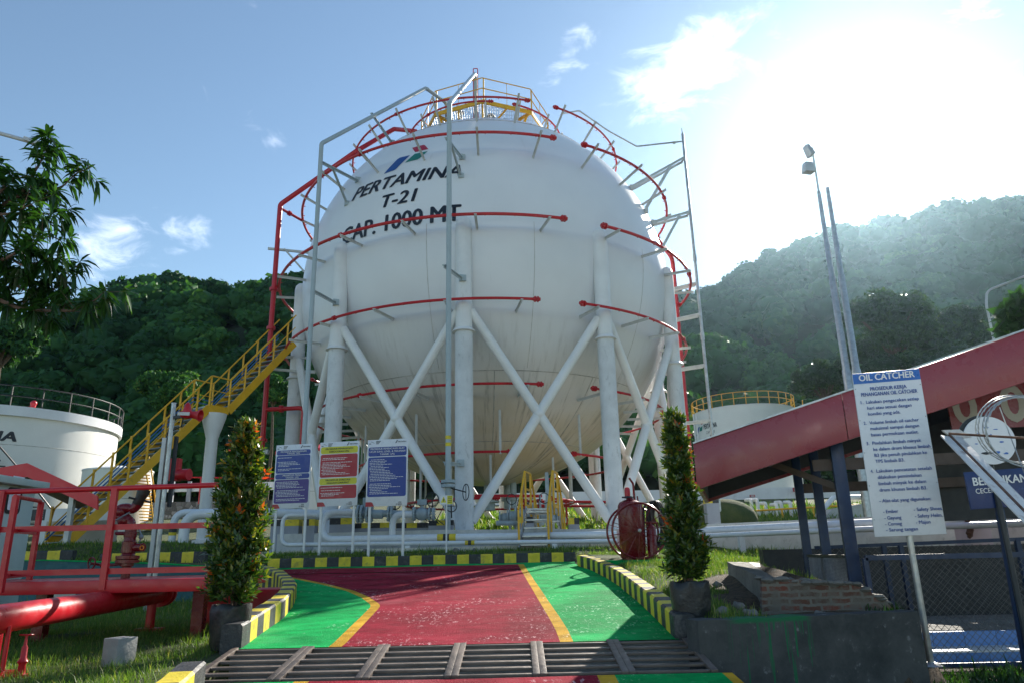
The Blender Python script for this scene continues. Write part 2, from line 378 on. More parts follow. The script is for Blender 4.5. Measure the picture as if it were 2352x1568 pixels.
# ---------------------------------------------------------------- special materials
def mat_shell():
    m, nt, p, out = new_mat('sphere_paint')
    tc = nd(nt, 'ShaderNodeTexCoord'); sp = nd(nt, 'ShaderNodeSeparateXYZ'); nt.links.new(tc.outputs['Object'], sp.inputs[0])
    at2 = nd(nt, 'ShaderNodeMath', operation='ARCTAN2'); nt.links.new(sp.outputs[0], at2.inputs[0]); nt.links.new(sp.outputs[1], at2.inputs[1])
    cb = nd(nt, 'ShaderNodeCombineXYZ'); nt.links.new(mul_node(nt, at2.outputs[0], 26.0), cb.inputs[0]); nt.links.new(mul_node(nt, sp.outputs[2], .55), cb.inputs[1])
    n1 = nd(nt, 'ShaderNodeTexNoise'); n1.inputs['Scale'].default_value = 1.0; n1.inputs['Detail'].default_value = 7; n1.inputs['Roughness'].default_value = .72; nt.links.new(cb.outputs[0], n1.inputs['Vector'])
    n2 = noise_node(nt, .35, 5, .6)
    base = mix_node(nt, ramp_node(nt, n2, .3, .7), (.69, .715, .755), (.76, .785, .82))
    low = ramp_node(nt, sp.outputs[2], 7.6, 2.6)                       # runs of dirt on the underside
    film = mul_node(nt, low, ramp_node(nt, n2, .25, .75, .45, .95))
    base = mix_node(nt, film, base, (.50, .40, .24))
    st = mul_node(nt, low, ramp_node(nt, n1.outputs[0], .50, .68, 0, .85))
    base = mix_node(nt, st, base, (.16, .14, .10))
    st2 = ramp_node(nt, n1.outputs[0], .58, .78, 0, .24)
    base = mix_node(nt, st2, base, (.42, .42, .40))
    nt.links.new(base, p.inputs['Base Color'])
    nt.links.new(ramp_node(nt, n2, .3, .7, .28, .42), p.inputs['Roughness']); bump_node(nt, p, noise_node(nt, .9, 3, .5), .10, .08)
    return m
M['shell'] = mat_shell()
def mat_road(name, c, worn, dark):
    m, nt, p, out = new_mat(name); c = col(c)
    a = noise_node(nt, 1.3, 8, .68, (1.0, 1.6, 1)); b = noise_node(nt, 7, 8, .75, (1, 1.2, 1)); g = noise_node(nt, 70, 4, .6)
    base = mix_node(nt, ramp_node(nt, a, .3, .7), tuple(x*.62 for x in c), tuple(min(1, x*1.35) for x in c))
    base = mix_node(nt, mul_node(nt, ramp_node(nt, b, .57, .72), .38), base, col(worn))
    base = mix_node(nt, mul_node(nt, ramp_node(nt, a, .60, .72), ramp_node(nt, b, .5, .62, 0, .45)), base, col(worn))
    base = mix_node(nt, ramp_node(nt, g, .66, .78, 0, .6), base, col(dark))
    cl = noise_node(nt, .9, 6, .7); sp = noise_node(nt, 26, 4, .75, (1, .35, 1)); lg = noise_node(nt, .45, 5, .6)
    base = mix_node(nt, ramp_node(nt, lg, .52, .66, 0, .55), base, tuple(x*.50 for x in c))
    base = mix_node(nt, ramp_node(nt, lg, .44, .34, 0, .40), base, tuple(min(1, .10+x*1.05) for x in c))
    base = mix_node(nt, mul_node(nt, ramp_node(nt, cl, .50, .66), ramp_node(nt, sp, .56, .64)), base, tuple(min(1, .50+x*1.1) for x in c))  # near-white specks: sparkle of sun on worn aggregate put into the colour
    nt.links.new(base, p.inputs['Base Color'])
    nt.links.new(ramp_node(nt, b, .35, .7, .62, .86), p.inputs['Roughness']); p.inputs['Specular IOR Level'].default_value = .05
    h = nd(nt, 'ShaderNodeMath', operation='ADD'); nt.links.new(mul_node(nt, b, .8), h.inputs[0]); nt.links.new(g, h.inputs[1])
    bump_node(nt, p, h.outputs[0], .9, .02)
    return m
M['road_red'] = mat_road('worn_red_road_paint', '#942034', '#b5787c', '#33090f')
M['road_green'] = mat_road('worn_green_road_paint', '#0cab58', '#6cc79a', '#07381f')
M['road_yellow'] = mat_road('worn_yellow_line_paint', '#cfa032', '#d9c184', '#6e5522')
def mat_ground():
    m, nt, p, out = new_mat('grass_and_soil')
    a = nd(nt, 'ShaderNodeAttribute', attribute_name='soil'); n1 = noise_node(nt, 1.3, 8, .7); n2 = noise_node(nt, 14, 6, .7)
    gr = mix_node(nt, ramp_node(nt, n1, .35, .65), (.035, .060, .014), (.085, .100, .028)); gr = mix_node(nt, ramp_node(nt, n2, .5, .75, 0, .5), gr, (.13, .11, .05))
    so = mix_node(nt, ramp_node(nt, n2, .3, .7), (.035, .024, .016), (.12, .085, .055))
    ad = nd(nt, 'ShaderNodeMath', operation='ADD'); nt.links.new(a.outputs['Fac'], ad.inputs[0]); nt.links.new(ramp_node(nt, n1, 0, 1, -.35, .35, False), ad.inputs[1])
    nt.links.new(mix_node(nt, ramp_node(nt, ad.outputs[0], .35, .65), gr, so), p.inputs['Base Color']); p.inputs['Roughness'].default_value = .95
    bump_node(nt, p, noise_node(nt, 30, 8, .7), .8, .04)
    return m
M['ground'] = mat_ground()
def mat_drips():
    """concrete with runs of green road paint down from its top edge (object origin at the base, top at z = .80)"""
    m, nt, p, out = new_mat('rendered_concrete_with_green_runs')
    tc = nd(nt, 'ShaderNodeTexCoord'); sp = nd(nt, 'ShaderNodeSeparateXYZ'); nt.links.new(tc.outputs['Object'], sp.inputs[0])
    n1 = noise_node(nt, 2.2, 8, .7); n2 = noise_node(nt, 9, 7, .7)
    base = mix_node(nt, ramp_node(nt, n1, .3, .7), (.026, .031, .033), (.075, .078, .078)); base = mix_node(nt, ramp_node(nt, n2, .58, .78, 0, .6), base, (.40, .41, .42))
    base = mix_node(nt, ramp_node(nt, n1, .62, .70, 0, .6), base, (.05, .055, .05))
    cb = nd(nt, 'ShaderNodeCombineXYZ'); nt.links.new(mul_node(nt, sp.outputs[0], 34.0), cb.inputs[0]); nt.links.new(mul_node(nt, sp.outputs[2], .9), cb.inputs[1])
    r = nd(nt, 'ShaderNodeTexNoise'); r.inputs['Scale'].default_value = 1.0; r.inputs['Detail'].default_value = 2; nt.links.new(cb.outputs[0], r.inputs['Vector'])
    cl = nd(nt, 'ShaderNodeCombineXYZ'); nt.links.new(mul_node(nt, sp.outputs[0], 11.0), cl.inputs[0])
    ln = nd(nt, 'ShaderNodeTexNoise'); ln.inputs['Scale'].default_value = 1.0; nt.links.new(cl.outputs[0], ln.inputs['Vector'])
    depth = nd(nt, 'ShaderNodeMath', operation='SUBTRACT'); depth.inputs[0].default_value = .80; nt.links.new(sp.outputs[2], depth.inputs[1])
    reach = ramp_node(nt, ln.outputs[0], .38, .62, .05, .62)
    lt = nd(nt, 'ShaderNodeMath', operation='LESS_THAN'); nt.links.new(depth.outputs[0], lt.inputs[0]); nt.links.new(reach, lt.inputs[1])
    xr = mul_node(nt, ramp_node(nt, sp.outputs[0], -.85, -.70), ramp_node(nt, sp.outputs[0], .02, -.10))
    dr = mul_node(nt, mul_node(nt, ramp_node(nt, r.outputs[0], .54, .60), lt.outputs[0]), xr)
    edge = mul_node(nt, ramp_node(nt, depth.outputs[0], .05, .02), xr)
    mx = nd(nt, 'ShaderNodeMath', operation='MAXIMUM'); nt.links.new(dr, mx.inputs[0]); nt.links.new(edge, mx.inputs[1])
    nt.links.new(mix_node(nt, mx.outputs[0], base, (.008, .13, .05)), p.inputs['Base Color']); p.inputs['Roughness'].default_value = .8
    bump_node(nt, p, n2, .3)
    return m
M['drips'] = mat_drips()
def mat_brick():
    m, nt, p, out = new_mat('rough_brickwork')
    tc = nd(nt, 'ShaderNodeTexCoord'); mp = nd(nt, 'ShaderNodeMapping'); nt.links.new(tc.outputs['Object'], mp.inputs[0]); mp.inputs['Rotation'].default_value = (math.radians(90), 0, 0)
    nz = noise_node(nt, 6, 5, .6); dv = nd(nt, 'ShaderNodeMixRGB', blend_type='ADD'); dv.inputs[0].default_value = .075; nt.links.new(mp.outputs[0], dv.inputs[1]); nt.links.new(nz, dv.inputs[2])
    b = nd(nt, 'ShaderNodeTexBrick'); nt.links.new(dv.outputs[0], b.inputs['Vector']); b.inputs['Scale'].default_value = 1.0
    b.inputs['Brick Width'].default_value = .23; b.inputs['Row Height'].default_value = .072; b.inputs['Mortar Size'].default_value = .017; b.inputs['Mortar Smooth'].default_value = .4
    b.inputs['Color1'].default_value = (.20, .055, .035, 1); b.inputs['Color2'].default_value = (.09, .055, .04, 1); b.inputs['Mortar'].default_value = (.19, .175, .15, 1)
    n2 = noise_node(nt, 5, 8, .7); base = mix_node(nt, ramp_node(nt, n2, .40, .60, 0, .9), b.outputs['Color'], (.15, .135, .115))
    nt.links.new(base, p.inputs['Base Color']); p.inputs['Roughness'].default_value = .92
    bump_node(nt, p, mix_node(nt, .4, b.outputs['Fac'], n2), -.5, .03)
    return m
M['brick'] = mat_brick()
def mat_stonewall():
    m, nt, p, out = new_mat('river_stone_wall')
    tc = nd(nt, 'ShaderNodeTexCoord'); v = nd(nt, 'ShaderNodeTexVoronoi'); v.inputs['Scale'].default_value = 3.2; nt.links.new(tc.outputs['Object'], v.inputs['Vector'])
    v2 = nd(nt, 'ShaderNodeTexVoronoi', feature='DISTANCE_TO_EDGE'); v2.inputs['Scale'].default_value = 3.2; nt.links.new(tc.outputs['Object'], v2.inputs['Vector'])
    hs = nd(nt, 'ShaderNodeRGBToBW'); nt.links.new(v.outputs['Color'], hs.inputs[0])
    st = mix_node(nt, hs.outputs[0], (.03, .035, .035), (.30, .31, .32))
    nt.links.new(mix_node(nt, ramp_node(nt, v2.outputs['Distance'], .02, .07), (.07, .075, .07), st), p.inputs['Base Color']); p.inputs['Roughness'].default_value = .85
    bump_node(nt, p, v2.outputs['Distance'], .8, .1)
    return m
M['stonewall'] = mat_stonewall()
def mat_tile():
    m, nt, p, out = new_mat('blue_ceramic_tile')
    tc = nd(nt, 'ShaderNodeTexCoord'); mp = nd(nt, 'ShaderNodeMapping'); nt.links.new(tc.outputs['Object'], mp.inputs[0]); mp.inputs['Rotation'].default_value = (math.radians(90), 0, 0)
    b = nd(nt, 'ShaderNodeTexBrick'); nt.links.new(mp.outputs[0], b.inputs['Vector']); b.offset = 0; b.inputs['Brick Width'].default_value = .40; b.inputs['Row Height'].default_value = .40; b.inputs['Scale'].default_value = 1; b.inputs['Mortar Size'].default_value = .003
    b.inputs['Color1'].default_value = (.12, .27, .62, 1); b.inputs['Color2'].default_value = (.16, .32, .66, 1); b.inputs['Mortar'].default_value = (.03, .05, .09, 1)
    n = noise_node(nt, 2.0, 4, .6); nt.links.new(mix_node(nt, ramp_node(nt, n, .4, .7, 0, .4), b.outputs['Color'], (.30, .46, .74)), p.inputs['Base Color']); p.inputs['Roughness'].default_value = .25
    return m
M['tile'] = mat_tile()
M['forest_a'] = leafmat('hillside_foliage', [(0, (.020, .065, .026)), (.45, (.045, .135, .042)), (.8, (.09, .20, .045)), (1, (.19, .25, .06))], .26, .12, .6)
M['forest_b'] = leafmat('far_hillside_foliage', [(0, (.010, .042, .022)), (.5, (.026, .085, .036)), (1, (.07, .15, .045))], .05, .10, .7)
M['tree_leaf'] = leafmat('glossy_tree_foliage', [(0, (.014, .040, .016)), (.6, (.032, .080, .022)), (1, (.09, .14, .035))], .30, .5, .35)
M['mango'] = leafmat('long_dark_leaf', [(0, (.016, .05, .014)), (.6, (.032, .10, .02)), (1, (.08, .19, .026))], .42, .5, .38)
M['shrub'] = leafmat('shrub_leaf', [(0, (.014, .036, .012)), (.40, (.036, .085, .018)), (.62, (.11, .17, .022)), (.80, (.30, .22, .02)), (.9, (.62, .13, .020)), (1, (.60, .05, .03))], .34, .6, .30)
M['grassblade'] = leafmat('grass_blade', [(0, (.06, .11, .026)), (.6, (.12, .22, .04)), (1, (.34, .32, .13))], .42, .3, .5)
M['weed'] = leafmat('weed_leaf_shaded', [(0, (.012, .035, .012)), (1, (.04, .11, .025))], .35, .4, .45)

# ---------------------------------------------------------------- lie of the land
def ramp(y): return np.interp(y, [0, 5, 6.35, 7.42, 17.2, 30], [.45, .55, .665, .805, 1.44, 1.5])
KL = np.array([(7.45, -2.64), (7.63, -2.65), (8.6, -2.76), (9.45, -2.85), (10.4, -3.03), (11.4, -3.28), (12.3, -3.6), (13.6, -4.14), (14.55, -4.65), (15.5, -5.24)])
KR = np.array([(7.45, 1.49), (9.0, 1.55), (10.7, 1.58), (12, 1.59), (13.2, 1.56), (15, 1.43), (16.0, 1.27), (17.2, 1.2)])
YL = np.array([(7.42, -1.74), (7.63, -1.742), (8.77, -1.80), (9.9, -1.86), (10.2, -1.88), (10.47, -1.94), (11.27, -2.23), (12.25, -2.68), (13.46, -3.44), (14.7, -4.35), (15.6, -5.2)])
YR = np.array([(7.42, .455), (8.0, .449), (9.15, .41), (10.44, .35), (12.87, .246), (16.75, .08)])
def fx(A, y): return np.interp(y, A[:, 0], A[:, 1])
def smooth(t): t = np.clip(t, 0, 1); return t*t*(3-2*t)
def vnoise(x, y, s, seed=0.0):
    x = np.asarray(x, float)*s; y = np.asarray(y, float)*s
    return (np.sin(x*1.7+seed)+np.sin(y*2.1+seed*1.3+1.1)+np.sin((x+y)*1.13+seed*.7)+np.sin((x-y)*1.57+2+seed))*.25
def g(x, y):
    x = np.asarray(x, float); y = np.asarray(y, float)
    far = np.interp(y, [17.2, 18.0, 24, 30, 36, 40, 55, 75, 100, 300, 1500], [1.5, 1.70, 1.75, 2.3, 3.1, 3.6, 5.0, 7.5, 11, 14, 14])
    far = far+smooth((-6.5-x)/2.5)*.38*smooth((y-17.6)/1.2)*(1-smooth((y-26)/8))
    lawn_l = np.interp(y, [-10, 0, 6.2, 16, 20], [.5, .6, .72, .83, .85])+.03*vnoise(x, y, 1.3)+.012*vnoise(x, y, 5)
    lawn_r = np.interp(y, [6.5, 7.4, 9, 12, 17], [.93, .98, 1.06, 1.28, 1.58])+.03*vnoise(x, y, 1.9, 2)
    xl = fx(KL, y); xr = fx(KR, y)
    rd = ramp(y)-.05
    z = rd*1.0
    wl = smooth((xl-.12-x)/.35); z = z*(1-wl)+lawn_l*wl
    wr = smooth((x-xr-.12)/.3); z = z*(1-wr)+lawn_r*wr
    # mound of spoil on the right and the low pit under the canopy
    dip = smooth((x-2.3)/.35)*(1-smooth((y-8.7)/.35))*smooth((y-6.9)/.2); z = z-.13*dip
    z = z+.22*np.exp(-((x-3.3)/.5)**2-((y-10.2)/.9)**2)
    pit = smooth((x-3.72-.55*smooth((y-7.6)/.8))/.1)*smooth((y-6.6)/.3)*(1-smooth((y-12.6)/.5)); z = z*(1-pit)+pit*.24
    front = smooth((x-1.64)/.05)*(1-smooth((y-6.85-(x-1.6)*.22)/.08)); z = z*(1-front)+front*.27
    # raised ground at the left behind the painted wall
    back = smooth((-5.25-x)/.5)*smooth((y-(15.5+np.clip(-5.25-x, 0, 12)*.10)-.12)/.1); z = z*(1-back)+back*np.interp(-x, [5, 7, 10, 16], [1.44, 1.58, 1.70, 1.75])
    f = smooth((y-17.15)/.5); z = z*(1-f)+f*far
    ch = ((y > 6.36) & (y < 7.41) & (x > -2.72) & (x < 1.63)); z = np.where(ch, .12, z)
    return z
def soil(x, y):
    s = np.exp(-((x-3.2)/.75)**2-((y-10)/1.6)**2)*1.3+smooth((x-2.15)/.3)*(1-smooth((y-8.9)/.5))*(y > 6.8)*1.0+smooth((x-3.9)/.2)*((y > 6.6) & (y < 14))*.8
    s = s+np.exp(-((x-1.9)/2.5)**2-((y-17.6)/.35)**2)*.45
    return np.clip(s, 0, 1)
def build_ground():
    def axis(a, b, step, extra, far):
        near = list(np.arange(a, b, step)); k = [step]; out = []
        lo = [a-(1.22**i-1)*1.5 for i in range(1, 80) if (1.22**i-1)*1.5 < far]; hi = [b+(1.22**i-1)*1.5 for i in range(1, 80) if (1.22**i-1)*1.5 < far]
        return np.array(sorted(set(np.round(near+lo+hi+extra, 4))))
    xs = axis(-14, 9, .15, [-2.73, -2.71, 1.62, 1.635, 1.66, 1.69, 3.72, 3.82], 1300); ys = axis(3, 20, .14, [6.35, 6.37, 7.40, 7.42], 1300)
    X, Y = np.meshgrid(xs, ys); Z = g(X, Y); nx, ny = len(xs), len(ys)
    idx = np.arange(nx*ny).reshape(ny, nx); F = np.stack([idx[:-1, :-1], idx[:-1, 1:], idx[1:, 1:], idx[1:, :-1]], -1).reshape(-1, 4)
    o = np_mesh('ground', np.stack([X, Y, Z], -1).reshape(-1, 3), F, M['ground'], attrs={'soil': soil(X, Y).ravel()}, smooth=True); props(o, kind='structure')
build_ground()

def strip(name, mat, ys, left, right, n=8, dz=0.0, kind='structure'):
    vs = []; fs = []
    for y in ys:
        a, b = left(y), right(y)
        for i in range(n+1):
            x = a+(b-a)*i/n; vs.append((x, y, float(ramp(y))+dz+.006*float(vnoise(x, y, 1.5))))
    for j in range(len(ys)-1):
        for i in range(n): k = j*(n+1)+i; fs.append((k, k+1, k+n+2, k+n+1))
    return vs, fs
def build_road():
    yy = np.linspace(7.42, 16.72, 90); hw = .062
    def sheet(name, mat, parts):
        mb = MB()
        for a in parts: mb.add(*strip(name, mat, *a))
        props(mb.build(name, mat, smooth=40), kind='structure')
    y1 = yy[yy < 15.5]; y2 = np.append(yy[yy >= 15.35], 16.72)
    yn = np.linspace(4.0, 6.34, 12)
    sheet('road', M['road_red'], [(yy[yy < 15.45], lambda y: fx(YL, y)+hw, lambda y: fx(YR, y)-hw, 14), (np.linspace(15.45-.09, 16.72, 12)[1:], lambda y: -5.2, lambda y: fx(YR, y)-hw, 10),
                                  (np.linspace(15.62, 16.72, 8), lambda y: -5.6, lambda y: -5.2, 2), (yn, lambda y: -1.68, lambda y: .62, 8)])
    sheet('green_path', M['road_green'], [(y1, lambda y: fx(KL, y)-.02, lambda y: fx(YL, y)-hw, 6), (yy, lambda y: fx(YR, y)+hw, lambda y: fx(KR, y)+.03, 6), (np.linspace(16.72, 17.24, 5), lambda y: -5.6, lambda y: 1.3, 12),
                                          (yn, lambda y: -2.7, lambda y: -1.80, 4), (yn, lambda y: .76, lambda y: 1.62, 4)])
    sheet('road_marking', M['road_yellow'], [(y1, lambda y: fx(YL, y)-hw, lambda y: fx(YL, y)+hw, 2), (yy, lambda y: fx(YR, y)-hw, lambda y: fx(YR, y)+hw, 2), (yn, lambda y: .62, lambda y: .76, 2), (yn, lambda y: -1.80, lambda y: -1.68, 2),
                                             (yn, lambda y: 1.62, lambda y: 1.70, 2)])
build_road()
def kerb(name, pts, w, h, seg, zf, side=1, start=0, cap=None):
    """painted kerb along a line, black and yellow in turn; side = which side of the line it lies on"""
    P = [np.array(p, float) for p in pts]; d = [0]
    for i in range(1, len(P)): d.append(d[-1]+np.linalg.norm(P[i]-P[i-1]))
    n = max(1, round(d[-1]/seg)); mb = MB(); sub = 2
    def pt(s):
        x = np.interp(s, d, [p[0] for p in P]); y = np.interp(s, d, [p[1] for p in P]); return np.array([x, y])
    for k in range(n):
        for j in range(sub):
            s0, s1 = d[-1]*(k+j/sub)/n, d[-1]*(k+(j+1)/sub)/n; a, b = pt(s0), pt(s1)
            def nn(s):
                t = pt(min(s+.05, d[-1]))-pt(max(s-.05, 0)); t /= np.linalg.norm(t); return np.array([-t[1], t[0]])*side
            na, nb = nn(s0), nn(s1); vs = []
            for (q, nq) in ((a, na), (b, nb)):
                z = zf(q[0], q[1]); jit = .004*math.sin(q[0]*31+q[1]*17)
                c1 = .02
                for off, zz in ((0, -.15), (0, h-c1), (c1, h+jit), (w-c1, h+jit), (w, h-c1), (w, -.15)): vs.append((q[0]+nq[0]*off, q[1]+nq[1]*off, z+zz))
            fs = [(i, i+1, i+7, i+6) for i in range(5)]
            if k == 0 and j == 0: fs.append((0, 1, 2, 3, 4, 5))
            if k == n-1 and j == sub-1: fs.append((11, 10, 9, 8, 7, 6))
            mb.add(vs, fs, (k+start) % 2)
    o = mb.build(name, [M['black'], M['hazard']], smooth=30); return props(o, kind='structure')
def yard():
    mb = MB(); N = 14
    for i in range(N):
        for j in range(N): a, b = -30+60*i/N, -30+60*(i+1)/N; c, d = -50+53.8*j/N, -50+53.8*(j+1)/N; mb.quad((a, c, float(g(a, c))+.03), (b, c, float(g(b, c))+.03), (b, d, float(g(b, d))+.03), (a, d, float(g(a, d))+.03))
    props(mb.build('bounce_yard', M['yardc'], smooth=40), kind='structure')  # unseen pale sheet behind the camera, added to bounce sunlight
    mb = MB(); mb.lathe([(7.3, 1.9), (7.3, 2.06), (.01, 2.06)], (-1.0525, 30.1636, 0), 64); mb.lathe([(11.5, 1.0), (11.5, 1.83), (8.36, 1.83), (8.36, 1.0)], (-1.0525, 30.1636, 0), 64); props(mb.build('concrete_floor', M['yardc']), kind='structure')  # floor under the sphere, its outer ring added to bounce sun upward
M['yardc'] = pmat('pale_bounce_concrete', (.60, .57, .50), .8, var=.1, scale=1.5)
yard()
rz = lambda x, y: float(ramp(y))
kerb('kerb', [(p[1], p[0]) for p in KL], .20, .215, .30, rz, 1, 0)
kerb('kerb', [(p[1], p[0]) for p in KR if p[0] < 16.4], .20, .215, .27, rz, -1, 0)
kerb('kerb', [at(615, 1292, 17.2)[:2], at(1139, 1292, 17.2)[:2], at(1322, 1285, 17.2)[:2]], .16, .20, .265, rz, 1, 1)
kerb('kerb', [(-2.30, 5.2), (-2.47, 6.22)], .2, .20, .30, rz, 1, 0)
kerb('kerb', [at(u, 1283, 16.9)[:2] for u in (20, 165)], .16, .20, .27, lambda x, y: float(at(100, 1283, 16.9)[2])-.02, 1, 0)
kerb('kerb', [at(u, 1289, 16.9)[:2] for u in (228, 470)], .16, .20, .27, lambda x, y: float(at(350, 1287, 16.9)[2])-.02, 1, 0)

# drain channel and its grating
def build_grating():
    mb = MB(); x0, x1, y0, y1 = -2.70, 1.60, 6.37, 7.40
    for (a, b, c, d) in (((x0-.02, y0-.012, .1), (x1+.02, y0-.012, .1), 0, 0), ((x0-.02, y1+.012, .1), (x1+.02, y1+.012, .1), 0, 0)):
        z = float(ramp(a[1]))-.03; mb.box(((a[0]+b[0])/2, a[1], (.1+z)/2), (x1-x0+.04, .02, z-.1))
    mb.box((1.665, 5.1, .3), (.07, 2.4, .50)); props(mb.build('drain_channel', M['concrete']), kind='structure')
    t = thing('drain_grating', 'rusty steel bar grating of six panels across the painted road', 'drain grating', (-.55, 6.9, .68))
    def zz(y): return float(np.interp(y, [6.35, 7.42], [.672, .812]))
    W = (x1-x0)/6
    for k in range(6):
        mb = MB(); a, b = x0+W*k, x0+W*(k+1)
        for i, y in enumerate(np.linspace(y0+.05, y1-.05, 6)):
            sl = .105 if 0 < i < 5 else .06
            mb.beam((a+.006, y, zz(y)-.012), (b-.006, y, zz(y)-.012), sl*.85, .022)
        for x in (a+.029, b-.029): mb.beam((x, y0, zz(y0)-.006), (x, y1, zz(y1)-.006), .056, .034)
        mb.build('grating_panel', M['grate'], t, bevel=.003)
M['grate'] = pmat('rusty_bar_steel', (.125, .098, .084), .5, .2, var=.3, scale=4, dirt=((.17, .12, .09), .3, 6), bump=.25)
build_grating()

# ---------------------------------------------------------------- hills and forest
def hill(name, u, v, Yr, y0, z0, drop, amp, seed, xs_pad=60):
    P = np.array([at(a, b, Yr) for a, b in zip(u, v)]); xs = np.linspace(P[0, 0], P[-1, 0], 90); rz_ = np.interp(xs, P[:, 0], P[:, 2])-drop
    ts = np.linspace(0, 1.5, 46); X, T = np.meshgrid(xs, ts); R_ = np.tile(rz_, (len(ts), 1))
    Y = y0+(Yr-y0)*T
    def hz(X, T, R_):
        up = z0+(R_-z0)*np.where(T <= 1, .35*T+.65*smooth(T), 1-.5*(T-1))
        return up+amp*vnoise(X, y0+(Yr-y0)*T, 3.2/(Yr-y0)*2.2, seed)*np.clip(np.minimum(T*2, (1-T)*2.2), 0, 1)
    Z = hz(X, T, R_); n, m_ = X.shape; idx = np.arange(n*m_).reshape(n, m_)
    F = np.stack([idx[:-1, :-1], idx[:-1, 1:], idx[1:, 1:], idx[1:, :-1]], -1).reshape(-1, 4)
    o = np_mesh(name, np.stack([X, Y, Z], -1).reshape(-1, 3), F, M['hillsoil'], smooth=True); props(o, kind='structure')
    def sample(k, tmax=1.02):
        x = RNG.uniform(xs[0], xs[-1], k); t = RNG.uniform(0, tmax, k)**.9; r = np.interp(x, xs, rz_); return np.stack([x, y0+(Yr-y0)*t, hz(x, t, r)], -1)
    return sample
M['hillsoil'] = pmat('undergrowth', (.020, .036, .014), .95, var=.4, scale=.15)
def crown_points(pos, rad, per, lobes=6, flat=.8):
    n = len(pos); K = n*per; ti = np.repeat(np.arange(n), per)
    ld = RNG.normal(size=(n, lobes, 3)); ld[..., 2] = np.abs(ld[..., 2])*.75; ld /= np.linalg.norm(ld, axis=-1, keepdims=True); ld[:, 0] = (0, 0, .9)
    lo = ld*RNG.uniform(.35, .75, (n, lobes, 1)); lr = RNG.uniform(.34, .58, (n, lobes))
    li = RNG.integers(0, lobes, K); d = RNG.normal(size=(K, 3)); d[:, 2] = d[:, 2]*.8+.35; d /= np.linalg.norm(d, axis=1, keepdims=True)
    rr = lr[ti, li]*RNG.uniform(.72, 1.06, K)
    global LOBES
    lc = lo*rad[:, None, None]; lc[..., 2] *= flat; LOBES = ((pos[:, None, :]+lc).reshape(-1, 3), (lr*rad[:, None]).reshape(-1))
    p = (lo[ti, li]+d*rr[:, None])*rad[ti][:, None]; p[:, 2] *= flat
    return pos[ti]+p, d, ti, p[:, 2]/(rad[ti]*flat)
def cube_sphere(n=3):
    vs = {}; fs = []
    for ax in range(3):
        for sg in (-1, 1):
            for i in range(n):
                for j in range(n):
                    q = []
                    for (a, b) in ((i, j), (i+1, j), (i+1, j+1), (i, j+1)):
                        p = [0, 0, 0]; p[ax] = sg; p[(ax+1) % 3] = math.tan((a/n*2-1)*math.pi/4); p[(ax+2) % 3] = math.tan((b/n*2-1)*math.pi/4); key = tuple(round(x, 4) for x in p); q.append(vs.setdefault(key, len(vs)))
                    fs.append(q if sg > 0 else q[::-1])
    V_ = np.array(list(vs)); return V_/np.linalg.norm(V_, axis=1, keepdims=True), np.array(fs)
def lobe_cores(k=.80):
    """the dense inner foliage of the lobes made by the last crown_points call"""
    ctr, rr = LOBES; cv, cf = cube_sphere(3); K = len(ctr); d = cv[None]*(1+.16*RNG.normal(size=(K, len(cv), 1))); v = ctr[:, None, :]+d*(rr*k)[:, None, None]*np.array([1, 1, .85]); return v.reshape(-1, 3), (cf[None]+(np.arange(K)*len(cv))[:, None, None]).reshape(-1, 4), len(cv)
LOBES = None
def leaf_quads(p, d, size, jit=.8, aspect=.6):
    K = len(p); nr = d+RNG.normal(size=(K, 3))*jit; nr /= np.linalg.norm(nr, axis=1, keepdims=True)
    a = np.cross(nr, RNG.normal(size=(K, 3))); a /= np.maximum(1e-6, np.linalg.norm(a, axis=1, keepdims=True)); b = np.cross(nr, a)
    s = size*RNG.uniform(.6, 1.35, K); a *= s[:, None]; b *= (s*aspect)[:, None]
    v = np.stack([p-a, p+b-a*.1, p+a, p-b+a*.15], 1).reshape(-1, 3)
    return v, np.arange(K*4).reshape(K, 4)
def forest(name, pos, rad, per, lsize, mat, label, cat, flat=.8, group=None, jit=.7):
    p, d, ti, hgt = crown_points(pos+np.array([0, 0, 1])*rad[:, None]*.5, rad, per, flat=flat)
    v, F = leaf_quads(p, d, lsize*rad[ti]/rad.mean(), jit, .75)
    base = RNG.beta(1.6, 2.6, len(pos)); tint = np.clip(base[ti]*.85+RNG.uniform(-.15, .15, len(ti)), 0, 1)
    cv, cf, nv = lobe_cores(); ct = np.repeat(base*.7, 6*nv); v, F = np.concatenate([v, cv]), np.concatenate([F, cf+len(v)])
    o = np_mesh(name, v, F, mat, attrs={'tint': np.concatenate([np.repeat(tint, 4), ct])}, smooth=True); return props(o, label, cat, group, 'stuff')
def visible(P, lo=-120, hi=W0+120):
    q = P-np.array([0, 0, EYE]); dep = q@_F; u = W0/2+FPX*(q@_R)/dep; return (dep > 1) & (u > lo) & (u < hi)
smp = hill('hill', [-420, -200, 0, 80, 150, 220, 300, 360, 420, 500, 560, 620, 690, 800, 1000, 1300, 1700], [740, 790, 815, 812, 778, 712, 655, 645, 634, 638, 660, 644, 618, 600, 620, 700, 800], 140, 72, 7.0, 6.8, 3.5, .5)
P = smp(1500); P = P[visible(P)]
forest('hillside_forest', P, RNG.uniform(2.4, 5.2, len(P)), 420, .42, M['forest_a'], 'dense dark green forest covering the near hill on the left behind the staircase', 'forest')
smp = hill('hill', [1150, 1300, 1500, 1600, 1640, 1730, 1800, 1870, 1960, 2050, 2100, 2150, 2230, 2300, 2352, 2600, 2900], [760, 740, 690, 668, 645, 600, 560, 534, 522, 484, 474, 484, 478, 448, 434, 410, 420], 260, 95, 8.0, 11.0, 7.5, 2.2)
P = smp(1500); P = P[visible(P)]
